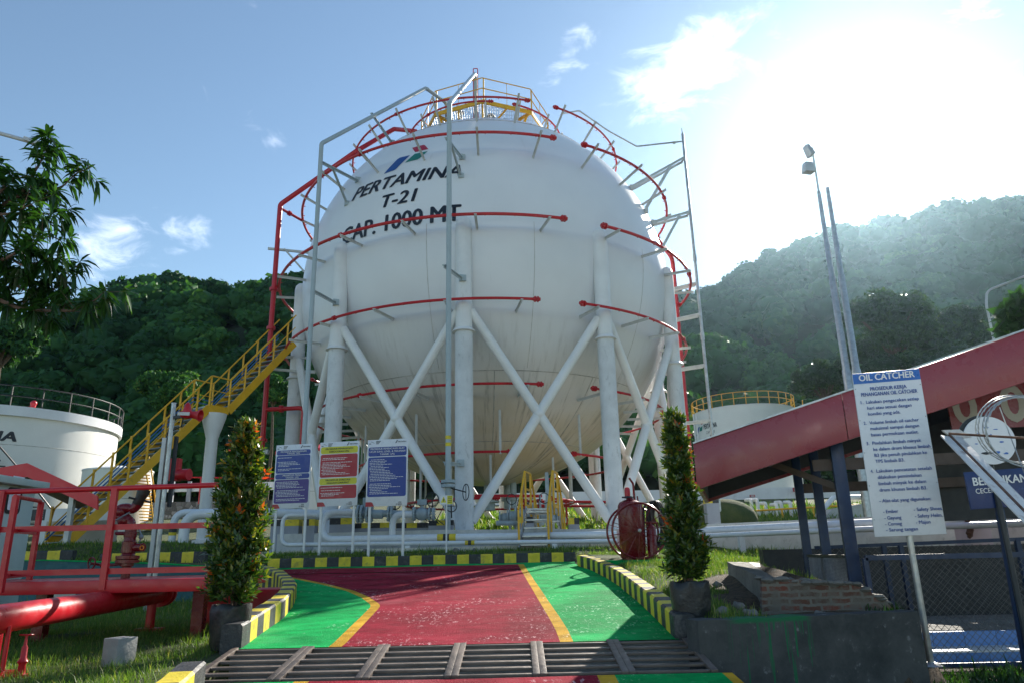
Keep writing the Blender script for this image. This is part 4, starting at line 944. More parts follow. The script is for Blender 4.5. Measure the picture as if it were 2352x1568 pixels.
# ---------------------------------------------------------------- pipes, valves and plinths before the sphere
KF = zf_(640, 1240, 4.2)
def pipe_thing(name, label, cat, pts, r, mat, rad=.3, bands=(), supports=(), n=18, group=None):
    P = fillet(pts, rad, 7); t = thing(name, label, cat, P[0]*.5+P[-1]*.5, group); mb = MB(); mb.tube(P, r, n); mb.build('pipe', M[mat], t)
    if bands:
        for key in ('hazard', 'black'):
            m = MB()
            for (a, b, c) in bands:
                if c == key: m.tube([a, b], r+.004, n)
            if m.v: m.build('band', M[key], t)
    for s in supports:
        m = MB(); z0 = float(g(s[0], s[1]))-.05; m.box((s[0], s[1], (z0+s[2]-r)/2), (.12, .12, max(.05, s[2]-r-z0))); m.build('support', M['pipe_white'], t)
    return t
def front_pipework():
    A = [at(*KF(1010, 165), 19.6), at(*KF(700, 165), 19.6), at(*KF(712, 452), 19.4), at(1440, 1226, 18.7), at(1640, 1217, 17.4), at(2003, 1201, 14.3), at(2520, 1180, 11.0)]
    A[1] = at(*KF(712, 165), 19.5); A[2][0] = A[1][0]; A[2][2] = at(*KF(712, 452), 19.4)[2]
    d = nrm(A[3]-A[2]); q = lambda x: A[2]+d*((at(*KF(x, 448), 19.2)[0]-A[2][0])/d[0])
    pipe_thing('gas_pipe', 'thick white pipe with a wide U bend behind the boards, running right along the yard', 'pipe', A, .088, 'pipe_white', .42, [(q(1910), q(1972), 'hazard'), (q(1972), q(2036), 'black'), (q(2036), q(2105), 'hazard')], n=22)
    B = [at(*KF(640, 195), 19.3), at(*KF(285, 195), 19.3), at(*KF(285, 507), 19.3), at(1440, 1241, 18.2), at(1640, 1228.5, 17.0), at(2003, 1213.5, 13.9), at(2520, 1195, 10.6)]
    B[2][0] = B[1][0]; d2 = nrm(B[3]-B[2]); q2 = lambda x: B[2]+d2*((at(*KF(x, 505), 18.8)[0]-B[2][0])/d2[0])
    sup = [B[2]*.62+B[3]*.38, B[2]*.2+B[3]*.8, B[4]*.8+B[5]*.2]
    pipe_thing('gas_pipe', 'thin white pipe with a tight U bend, lower of the two running along the yard', 'pipe', B, .052, 'pipe_white', .22, [(q2(2200), q2(2232), 'hazard'), (q2(2232), q2(2266), 'black'), (q2(2266), q2(2300), 'hazard')], sup)
    KL_ = zf_(360, 950, 3.4853)
    Pa = [at(*KL_(365, 1600), 20.6), at(*KL_(365, 1165), 20.6), at(*KF(0, 172), 20.6), at(*KF(640, 192), 20.9), at(*KF(1000, 200), 21.3)]
    Pa[0][0] = Pa[1][0]; e = lambda a, y: np.array([Pa[1][0], Pa[1][1], at(*KL_(365, y), 20.6)[2]])
    pipe_thing('header_pipe', 'thickest white pipe rising from the ground beside the shrub and elbowing right', 'pipe', Pa, .140, 'pipe_white', .45, [(e(0, 1430), e(0, 1490), 'hazard'), (e(0, 1490), e(0, 1540), 'black')], n=24)
    Pb = [at(*KL_(262, 1590), 21.2), at(*KL_(268, 1150), 21.2), at(*KL_(640, 1150), 21.4)]; Pb[0][0] = Pb[1][0]; e = lambda y: np.array([Pb[1][0], Pb[1][1], at(*KL_(268, y), 21.2)[2]])
    pipe_thing('header_pipe', 'white pipe with a yellow and black band rising left of the thickest pipe', 'pipe', Pb, .10, 'pipe_white', .35, [(e(1270), e(1292), 'hazard'), (e(1292), e(1322), 'black'), (e(1322), e(1350), 'hazard')])
    D = [at(*KF(1640, 188), 19.7), at(*KF(1436, 188), 19.7), at(*KF(1436, 440), 19.7)]; D[2][0] = D[1][0]
    pipe_thing('branch_pipe', 'short white pipe bending down behind the rightmost notice board', 'pipe', D, .086, 'pipe_white', .3)
    # concrete beam behind the two pipes
    Q = [at(640, 1226, 20.4), at(1000, 1216, 20.0), at(1440, 1213.5, 19.5), at(1640, 1202, 18.1), at(2003, 1186, 15.0), at(2520, 1163, 11.7)]; mb = MB()
    for a, b in zip(Q[:-1], Q[1:]):
        z0 = [min(float(g(p[0], p[1]))-.05, p[2]-.16) for p in (a, b)]
        mb.add([(a[0], a[1]-.1, z0[0]), (b[0], b[1]-.1, z0[1]), (b[0], b[1]-.1, b[2]), (a[0], a[1]-.1, a[2]), (a[0], a[1]+.1, z0[0]), (b[0], b[1]+.1, z0[1]), (b[0], b[1]+.1, b[2]), (a[0], a[1]+.1, a[2])], [(0, 1, 2, 3), (7, 6, 5, 4), (3, 2, 6, 7), (0, 4, 5, 1), (0, 3, 7, 4), (1, 5, 6, 2)])
    props(mb.build('bund_wall', M['beam']), 'low pale concrete bund wall running behind the two white pipes', 'low wall')
    # valve line
    t = thing('valve_line', 'grey flanged gate valves in a pipe behind the notice boards', 'valve', at(*KF(1300, 330), 19.8)); Y = 19.8
    ax = nrm(at(*KF(1700, 180), Y)-at(*KF(1000, 180), Y)); c = lambda x, y=185: at(*KF(x, y), Y); mb = MB(); mb.tube([c(990, 170), c(1690)], .092, 18); mb.tube([c(1200), c(1330)], .12, 18); mb.build('pipe', M['green_valve'], t)
    for x, r, th in ((1075, .235, .05), (1112, .235, .05), (1170, .225, .045), (1210, .225, .045), (1395, .2, .05), (1425, .2, .05), (1660, .185, .05), (1820, .165, .04), (1862, .165, .05)):
        m = MB(); p = c(x, 182); m.tube([p-ax*th/2, p+ax*th/2], r, 24)
        a1 = nrm(np.cross(ax, (0, 0, 1))); a2 = np.cross(ax, a1)
        for k in range(12): q = p+(a1*math.cos(k*math.pi/6)+a2*math.sin(k*math.pi/6))*r*.84; m.tube([q-ax*(th/2+.025), q+ax*(th/2+.025)], .014, 6)
        m.build('flange', M['green_valve'], t)
    m = MB(); m.ball(c(1740, 182), .17, 16, sc=(1.25, 1, 1)); m.tube([c(1140, 182), c(1140, 182)+[0, 0, .42]], .06, 12); m.box(c(1745, 60), (.24, .2, .14)); m.tube([c(1745, 150), c(1745, 40)], .05, 10); m.build('valve_body', M['green_valve'], t)
    for x, y, r in ((1140, 20, .2), (1460, 70, .16), (1850, 30, .18), (2050, 100, .15)):
        m = MB(); p = c(x, y); m.torus(p, r, .014, (.2, 1, .25), 24, 6); m.beam(p-[r, 0, 0], p+[r, 0, 0], .018, .018); m.beam(p-[0, 0, r], p+[0, 0, r], .018, .018); m.tube([p, p+[0, .1, -.3]], .018, 6); m.build('hand_wheel', M['dark'], t)
    m = MB(); rr = random.Random(4)
    for k in range(7):
        p = c(1580+rr.uniform(0, 420), rr.uniform(20, 120)); q = c(1580+rr.uniform(0, 420), rr.uniform(140, 320)); m.tube(fillet([p, (p+q)/2+[rr.uniform(-.2, .2), -.05, -.15], q], .1), .012, 6)
    m.build('cable', M['rubber'], t)
    # grey plinths with striped tops
    for i, (x0, x1, y0, y1, Y, lab) in enumerate(((140, 452, 238, 518, 20.3, 'grey concrete plinth with a black and yellow top, behind the leftmost notice board'), (486, 618, 236, 492, 20.2, 'narrow grey plinth between the leftmost and the middle notice board'), (765, 1008, 222, 425, 20.4, 'grey plinth with a yellow top inside the wide pipe bend'))):
        a, b = at(*KF(x0, y1), Y), at(*KF(x1, y0), Y); t = thing('pipe_plinth', lab, 'plinth', ((a[0]+b[0])/2, Y+.2, 1.7), 'plinths under the pipes'); m = MB(); zt = b[2]; zb = 1.6; band = .17
        m.box(((a[0]+b[0])/2, Y+.2, (zb+zt-band)/2), (b[0]-a[0], .4, zt-band-zb)); m.build('block', M['plinth'], t); n = max(2, round((b[0]-a[0])/.33))
        for key, par in (('black', 0), ('hazard', 1)):
            m = MB()
            for k in range(n):
                if k % 2 == par: x = a[0]+(b[0]-a[0])*(k+.5)/n; m.box((x, Y+.2, zt-band/2), ((b[0]-a[0])/n, .41, band))
            m.build('striped_top', M[key], t)
    for i, (x0, x1, y0, y1, Y, lab) in enumerate(((1010, 1400, 272, 380, 21.0, 'low plinth with stripes under the flanged valves'), (1470, 1800, 272, 380, 21.0, 'low striped plinth behind the rightmost notice board'), (1810, 2070, 245, 375, 20.8, 'striped plinth beside the base of the central leg'))):
        a, b = at(*KF(x0, y1), Y), at(*KF(x1, y0), Y); t = thing('pipe_plinth', lab, 'plinth', ((a[0]+b[0])/2, Y+.15, 1.7), 'plinths under the pipes'); m = MB(); zt = b[2]; band = .14
        m.box(((a[0]+b[0])/2, Y+.15, (1.6+zt-band)/2), (b[0]-a[0], .3, zt-band-1.6)); m.build('block', M['plinth'], t); n = max(2, round((b[0]-a[0])/.25))
        for key, par in (('black', 0), ('hazard', 1)):
            m = MB()
            for k in range(n):
                if k % 2 == par: x = a[0]+(b[0]-a[0])*(k+.5)/n; m.box((x, Y+.15, zt-band/2), ((b[0]-a[0])/n, .31, band))
            m.build('striped_top', M[key], t)
    # stones along the grass verge
    rr = random.Random(11)
    for x, y, w in ((985, 575, 115), (1150, 570, 110), (1280, 580, 60), (2100, 580, 90), (2300, 590, 80)):
        p = at(*KF(x, y), 18.3); m = MB(); r = w/4.2*.919*18.3/FPX/2; m.ball((p[0], 18.3, 1.70+r*.3), r, 14, sc=(1, .7, .62))
        m.v = [tuple(np.array(q)+.12*r*np.array([math.sin(q[0]*40+x), math.sin(q[2]*37), math.cos(q[0]*29+q[2]*31)])) for q in m.v]
        props(m.build('stone', M['rock'], smooth=60), 'rounded grey stone lying on the verge under the pipes', 'stone', 'stones along the verge')
front_pipework()
def stile():
    k = zf_(1150, 1150, 5.81); Yf = 18.5; fl, fr = at(*k(862, 1272), Yf), at(*k(1262, 1272), Yf); zp = at(*k(1130, 690), 19.4)[2]; z0 = fl[2]-.03; ux = nrm((fr-fl)*[1, 1, 0]); w = np.linalg.norm((fr-fl)[:2])
    pf = at(*k(968, 690), 19.4); d = nrm((pf-fl)*[1, 1, 0]); run = np.linalg.norm((pf-fl)[:2]); dp = .72
    t = thing('step_stile', 'grey steel step bridge with yellow handrails over the white pipes', 'steps', (fl+fr)/2)
    m = MB(); P = lambda s, x, z: np.array([fl[0], fl[1], 0])+d*s+ux*x+np.array([0, 0, z])
    for x in (0, w): m.beam(P(0, x, z0), P(run, x, zp), .035, .16); m.beam(P(run, x, zp-.06), P(run+dp, x, zp-.06), .035, .14); m.beam(P(run+dp, x, zp), P(2*run+dp, x, z0), .035, .16)
    m.build('stringer', M['galv'], t)
    for i in range(5):
        s = (i+.5)/5; z = z0+(zp-z0)*s
        for q in ((run*s), (2*run+dp-run*s)): m = MB(); m.box(P(q, w/2, z), (w-.02, .24, .035), math.atan2(ux[1], ux[0])); m.build('tread', M['galv'], t)
    m = MB(); m.add([P(run, 0, zp), P(run, w, zp), P(run+dp, w, zp), P(run+dp, 0, zp), P(run, 0, zp-.05), P(run, w, zp-.05), P(run+dp, w, zp-.05), P(run+dp, 0, zp-.05)], [(0, 1, 2, 3), (7, 6, 5, 4), (0, 4, 5, 1), (1, 5, 6, 2), (2, 6, 7, 3), (3, 7, 4, 0)]); m.build('platform', M['galv'], t)
    for x in (-.03, w+.03):
        m = MB(); H = .95
        top = [P(.12, x, z0+H), P(run+.02, x, zp+H), P(run+dp-.02, x, zp+H), P(2*run+dp-.12, x, z0+H)]
        for a, b in zip(top[:-1], top[1:]): m.beam(a, b, .045, .045)
        for s, za in ((.12, z0+.15), (run+.05, zp), (run+dp-.05, zp), (2*run+dp-.12, z0+.15), (run*.55, z0+(zp-z0)*.5), (run+dp+run*.45, z0+(zp-z0)*.5)):
            zt = np.interp(s, [.12, run+.02, run+dp-.02, 2*run+dp-.12], [z0+H, zp+H, zp+H, z0+H]); m.beam(P(s, x, za-.18), P(s, x, zt), .055, .05, (0, 1, 0))
        m.beam(P(run, x, zp+.5), P(run+dp, x, zp+.5), .04, .05); m.beam(P(run, x, zp+.06), P(run+dp, x, zp+.06), .02, .1); m.build('handrail', M['yellow'], t)
stile()
def extinguisher():
    k = zf_(1500, 1180, 6.532); Y = 15.0; sc = Y/FPX/6.532*.91875; base = at(*k(620, 1412), Y); z0 = float(base[2]); xx = lambda x: at(*k(x, 1000), Y)[0]; hh = lambda y: z0+(1412-y)*sc
    t = thing('wheeled_fire_extinguisher', 'large dark red fire extinguisher on two tall spoked wheels with a black hose', 'fire extinguisher', (base[0], Y, z0))
    c = np.array([xx(520), Y, 0]); R = 200*sc
    m = MB(); m.lathe([(R*.9, hh(1400)), (R, hh(1370)), (R, hh(640)), (R*.97, hh(590)), (R*.85, hh(545)), (R*.55, hh(515)), (.07, hh(500)), (.06, hh(470))], c, 36); m.build('cylinder', M['red_dark'], t)
    m = MB(); m.lathe([(.045, hh(480)), (.05, hh(445)), (.1, hh(452)), (.11, hh(470)), (.05, hh(480))], (xx(495), Y, 0), 16); m.beam([xx(395), Y, hh(462)], [xx(600), Y, hh(462)], .04, .03); m.build('valve_head', M['dark'], t)
    m = MB(); m.lathe([(45*sc, hh(445)), (47*sc, hh(400)), (46*sc, hh(345)), (34*sc, hh(312)), (.001, hh(300))], (xx(490), Y, 0), 18); m.build('cap', M['red'], t)
    m = MB(); m.tube(fillet([[xx(548), Y+.1, hh(150)], [xx(610), Y+.12, hh(240)], [xx(625), Y+.15, hh(600)], [xx(625), Y+.26, hh(1380)]], .06), .022, 10); m.tube([[xx(690), Y+.3, hh(430)], [xx(715), Y+.3, hh(640)]], .014, 8); m.build('handle', M['red_dark'], t)
    for yy in (Y-.40, Y+.45):
        m = MB(); cw = np.array([xx(592), yy, hh(990)]); Rw = 415*sc; m.torus(cw, Rw, .022, (0, 1, 0), 56, 8); m.tube([cw-[0, .04, 0], cw+[0, .04, 0]], .045, 14)
        for i in range(14): a = 2*math.pi*(i+.3)/14; m.tube([cw+[0, (.03 if i % 2 else -.03), 0], cw+[Rw*math.cos(a), 0, Rw*math.sin(a)]], .007, 5)
        w_ = m.build('wheel', M['red_dark'], t); m = MB(); m.ball(cw-[0, .05, 0], 28*sc, 12); m.build('hub', M['lamp_grey'], w_)
    m = MB(); m.tube([[xx(592), Y-.42, hh(990)], [xx(592), Y+.47, hh(990)]], .018, 8); m.build('axle', M['dark'], t)
    m = MB(); cb = np.array([xx(835), Y-.02, 0]); rb = 76*sc; m.lathe([(rb, hh(1395)), (rb, hh(960)), (rb*.8, hh(925)), (rb*.4, hh(900)), (.02, hh(880)), (.02, hh(850))], cb, 22); m.build('gas_bottle', M['red_dark'], t)
    m = MB(); m.box((xx(670), Y, hh(1400)), (570*sc, .62, .05)); m.box((xx(420), Y, hh(1310)), (100*sc, .3, .2)); m.tube([[xx(720), Y, hh(860)], [xx(960), Y, hh(870)]], .02, 8); m.build('skid', M['red_dark'], t)
    m = MB(); pts = []
    for i in range(150): a = i/150*6.2*2*math.pi; pts.append([xx(905)+i/150*.16+.13*math.cos(a), Y+.08+.10*math.sin(a*.5)+i/150*.25, hh(880)+.44*math.sin(a)])
    m.tube(pts, .026, 8); m.tube(fillet([[xx(715), Y, hh(1180)], [xx(740), Y, hh(640)], [xx(800), Y, hh(560)], [xx(860), Y, hh(640)], [xx(860), Y, hh(860)]], .12), .024, 8); m.build('hose', M['rubber'], t)
    m = MB(); m.box((xx(385), Y+.55, hh(1080)), (95*sc, .02, 270*sc)); props(m.build('notice_plate', M['sign_white']), 'small white plate standing behind the wheeled extinguisher', 'sign')
    # green painted pad it stands on
    a = [at(*k(-60, 1360), 16.4), at(*k(1300, 1360), 16.2), at(*k(1300, 1478), 14.3), at(*k(150, 1478), 14.2)]; m = MB(); m.add([(p[0], p[1], z0-.012) for p in a]+[(p[0], p[1], z0-.3) for p in a], [(0, 1, 2, 3), (0, 4, 5, 1), (1, 5, 6, 2), (2, 6, 7, 3), (3, 7, 4, 0)]); props(m.build('green_path', M['road_green']), kind='structure')
extinguisher()

# ---------------------------------------------------------------- potted shrubs
def potted_shrub(lab, plab, base, zpot, ztop, prof, nshoot, orange, seed, lean=(0, 0)):
    rg = np.random.default_rng(seed); b = np.array(base, float)
    t = thing('potted_shrub', lab, 'shrub', b); hp = zpot-b[2]; m = MB(); n = 30; prof_p = [(.165, 0), (.175, .04), (.185, hp*.5), (.195, hp*.85), (.192, hp), (.17, hp+.01), (.155, hp-.06), (.001, hp-.06)]
    m.lathe(prof_p, b, n)
    m.v = [tuple(np.array(q)+np.array([.010*math.sin(q[2]*38+q[0]*25), .010*math.cos(q[2]*31+q[0]*33), .012*math.sin(q[0]*30)*(q[2] > b[2]+hp*.8)])) for q in m.v]
    m.build('grow_bag', M['bag'], t, smooth=60, )
    m = MB(); h = ztop-zpot; m.tube([b+[0, 0, hp-.08], b+[.01, 0, hp+h*.5], b+[lean[0], lean[1], hp+h*.93]], [.016, .012, .004], 8)
    for k in range(5): a = rg.uniform(0, 6.28); m.tube([b+[.03*math.cos(a), .03*math.sin(a), hp-.06], b+[.12*math.cos(a), .12*math.sin(a), hp+h*.3]], [.009, .004], 6)
    m.build('stem', M['twig'], t)
    vs = []; fs = []; tint = []; c = 0
    for s in range(nshoot):
        f = rg.beta(1.05, 1.25); R = np.interp(f, prof[0], prof[1]); a = rg.uniform(0, 2*math.pi); rr = R*rg.uniform(.35, 1.0)**.6; lump = 1+.26*math.sin(a*3+f*21+seed)+.18*math.sin(a*5-f*37)+rg.choice([0, 0, 0, .35])
        p0 = b+np.array([lean[0]*f+rr*lump*math.cos(a), lean[1]*f+rr*lump*math.sin(a), hp+.02+h*f]); out = np.array([math.cos(a), math.sin(a), 0]); d = nrm(out*rg.uniform(.25, .8)+np.array([0, 0, 1])*rg.uniform(.5, 1.0)+rg.normal(size=3)*.22)
        L = rg.uniform(.08, .16); flush = rg.random(); tip_new = rg.random() < orange*(.45+1.1*f) and rr > R*.55; nl = rg.integers(9, 14)
        for i in range(nl):
            q = p0+d*L*(i/nl); az = i*2.4+rg.uniform(-.4, .4); s1 = nrm(np.cross(d, [math.sin(az), math.cos(az), .3])); dirn = nrm(s1*rg.uniform(.6, 1.0)+d*rg.uniform(.35, .9)*(1+i/nl)); ln = rg.uniform(.066, .112)*(1-.25*i/nl); wd = ln*.20; sd = nrm(np.cross(dirn, d+rg.normal(size=3)*.3)); nn = np.cross(sd, dirn)
            vs += [q, q+dirn*ln*.42+sd*wd-nn*.004, q+dirn*ln-nn*ln*.12, q+dirn*ln*.42-sd*wd-nn*.004]; fs.append((c, c+1, c+2, c+3)); c += 4
            tv = np.clip(rg.normal(.30+.26*(i/nl), .15), 0, .70)
            if tip_new and i > nl*.25: tv = rg.uniform(.70, 1.0) if flush > .5 else rg.uniform(.66, .86)
            tint += [tv]*4
    np_mesh('foliage', np.array(vs), np.array(fs), M['shrub'], parent=t, attrs={'tint': tint})
pl = at(525, 1482, 7.75); pl[2] = float(g(pl[0], pl[1]))+.0
zt1, zb1 = at(548, 985, 7.75)[2], at(525, 1388, 7.75)[2]
potted_shrub('columnar shrub with many orange young leaves in a black bag, left of the road', '', pl, zb1, zt1, ([0, .06, .18, .4, .62, .8, .92, 1], [.12, .165, .185, .17, .13, .09, .055, .012]), 800, .13, 3, (.02, 0))
pr = at(1590, 1420, 7.75); pr[2] = float(g(pr[0], pr[1]))-.01
zt2, zb2 = at(1550, 958, 7.75)[2], at(1590, 1335, 7.75)[2]
potted_shrub('pointed dark shrub in a black grow bag standing right of the painted road', '', pr, zb2, zt2, ([0, .06, .2, .4, .5, .65, .85, 1], [.09, .115, .12, .10, .065, .055, .04, .008]), 620, .05, 5, (-.02, 0))
# ---------------------------------------------------------------- left side: fire monitor, stairs, tanks
KA = zf_(0, 1150, 4.479)
def fire_platform():
    Y = 8.5; t = thing('fire_platform', 'red steel platform with handrails in front of the grey cabinet', 'platform', (-4.6, 9.2, .75))
    L = lambda x, y, yy=Y: at(*KA(x, y), yy); zt = L(1300, 1335)[2]; xl, xr = -7.2, at(485, 1330, Y)[0]
    m = MB(); m.box(((xl+xr)/2, Y+.05, zt-.07), (xr-xl, .10, .14)); m.box(((xl+xr)/2, Y+1.75, zt-.055), (xr-xl, .10, .11)); m.box((xr+.0, Y+.9, zt-.055), (.1, 1.6, .11)); m.box(((xl+xr)/2, Y+.9, zt-.012), (xr-xl-.06, 1.62, .014)); m.build('deck', M['red'], t, bevel=.006)
    zr, zm, zl = L(1290, 305)[2], L(1240, 745)[2], L(1200, 1240)[2]
    for z, r, nm in ((zr, .030, 'top_rail'), ): m = MB(); m.tube([[xl, Y+.03, z-.03], [xr, Y+.03, z+.01]], r, 12); m.build(nm, M['red'], t)
    for z in (zm, zl): m = MB(); m.beam([xl, Y+.03, z], [xr, Y+.03, z], .03, .062); m.build('mid_rail', M['red'], t)
    for x in (1292, 40): p = L(x, 310); m = MB(); m.beam([p[0], Y+.0, zt-.10], [p[0], Y+.0, zr-.01], .068, .05, (0, 1, 0)); m.build('post', M['red'], t)
    x1 = at(*KA(150, 380), Y-.35)[0]; x2 = at(*KA(478, 370), Y+1.0)[0]
    m = MB(); m.beam([x1, Y-.3, zt-.1], [x1, Y-.3, zr-.1], .055, .05, (0, 1, 0)); m.build('post', M['red'], t); m = MB(); m.beam([x2, Y+1.0, zt], [x2, Y+1.0, zr-.06], .055, .05, (0, 1, 0)); m.build('post', M['red'], t)
    m = MB(); m.tube(fillet([[x1-.01, Y-.3, zr-.10], [x2, Y+.98, zr-.05], [x2, Y+1.0, zr-.3]], .05), .024, 10); m.beam([x1, Y-.3, zm-.03], [x2, Y+1.0, zm], .02, .05); m.beam([x1, Y-.3, zl-.03], [x2, Y+1.0, zl-.02], .02, .05); m.build('return_rail', M['red'], t)
    for x in (-5.6, -3.75): m = MB(); z0 = float(g(x, Y+.6))-.1; m.beam([x, Y+.6, z0], [x, Y+.6, zt-.11], .13, .13, (0, 1, 0)); m.build('support', M['red_dark'], t)
fire_platform()
def fire_main():
    a, b = at(-120, 1440, 5.9), at(372, 1361, 10.2); d = nrm(b-a); t = thing('fire_main', 'thick red fire water pipe lying low over the grass on the left', 'pipe', (a+b)/2*np.array([1, 1, 0])+[0, 0, .75]); R = .120
    m = MB(); m.tube([a, b], R, 32); m.build('pipe', M['red'], t)
    m = MB()
    for s in (-.10, .03): m.tube([b+d*s, b+d*(s+.05)], R*1.42, 28)
    m.tube([b+d*.08, b+d*.11], R*1.1, 24); m.build('end_flange', M['red'], t)
    for s in (.93, .15): p = a+(b-a)*s; z0 = float(g(p[0], p[1]))-.05; m = MB(); m.tube([[p[0], p[1], z0], [p[0], p[1], p[2]-R+.02]], .055, 14); m.box((p[0], p[1], z0+.07), (.3, .24, .05)); m.build('foot', M['red'], t)
    return a, b, R
FM = fire_main()
def monitor():
    Y = 9.55; L = lambda x, y, yy=Y: at(*KA(x, y), yy); s = Y/FPX/4.479*.91875; t = thing('fire_monitor', 'red fire water cannon with a dark nozzle standing on the platform', 'water cannon', L(1440, 1200))
    cx = L(1440, 1000)[0]; H = lambda y: L(1440, y)[2]; m = MB()
    prof = [(45*s, 1400), (45*s, 1190), (68*s, 1180), (68*s, 1150), (118*s, 1146), (118*s, 1112), (100*s, 1108), (118*s, 1102), (118*s, 1066), (70*s, 1060), (62*s, 1040), (72*s, 1030), (72*s, 910), (62*s, 900), (58*s, 860), (66*s, 856), (66*s, 800), (58*s, 795), (58*s, 720)]
    m.lathe([(r, H(y)) for r, y in prof], (cx, Y, 0), 28); m.build('column', M['red_dark'], t)
    m = MB(); m.tube([L(1490, 975), L(1600, 970, Y-.06)], 44*s, 18); m.tube([L(1600, 970, Y-.06), L(1608, 970, Y-.065)], 30*s, 18); m.tube([L(1300, 815), L(1400, 815)], 20*s, 10); m.build('gearbox', M['red_dark'], t)
    m = MB(); m.torus(L(1588, 975, Y-.13), 20*s, 5*s, (0, 1, 0), 20, 6); m.build('orange_mark', M['orange'], t)
    m = MB(); m.tube(fillet([L(1452, 760), L(1470, 680), L(1370, 655), L(1318, 610), L(1335, 540), L(1420, 530), L(1490, 548), L(1550, 478)], .06, 4), 52*s, 18)
    m.ball(L(1400, 670), 78*s, 16); m.ball(L(1345, 575), 70*s, 16); m.build('barrel', M['red_dark'], t)
    m = MB(); a, b = L(1530, 505), L(1595, 375); d = nrm(b-a); m.lathe([(46*s, 0), (58*s, .03), (52*s, .10), (60*s, .14), (66*s, .22), (66*s, np.linalg.norm(b-a)), (40*s, np.linalg.norm(b-a)+.005), (38*s, np.linalg.norm(b-a)-.12)], a, 22, axis=d); m.build('nozzle', M['rubber'], t)
    m = MB(); m.tube([L(1440, 412, Y-.1), L(1520, 432, Y-.05)], 11*s, 8); m.tube([L(1620, 450), L(1690, 468)], 11*s, 8); m.build('handle', M['rubber'], t)
    m = MB(); m.tube([L(1290, 672, Y-.15), L(1455, 578, Y-.12)], 9*s, 8); m.tube([L(1555, 755), L(1590, 850), L(1560, 910)], 9*s, 8); m.ball(L(1580, 855), 26*s, 10); m.build('lever', M['tread'], t)
    m = MB(); m.ball(L(1303, 812), 17*s, 10); m.build('knob', M['rubber'], t)
    m = MB(); w = L(1025, 1150, Y-.2); m.torus(w, 58*s, 8*s, (.5, 1, 0), 24, 8)
    for k in range(3): a = k*2.1; m.tube([w, w+[55*s*math.cos(a)*.9, -.02, 55*s*math.sin(a)]], 5*s, 6)
    m.tube([w, L(1180, 1175, Y), L(1360, 1160, Y)], 14*s, 10); m.tube([L(1130, 1170), L(1180, 1170)], 24*s, 10); m.build('hand_wheel', M['red_dark'], t)
monitor()
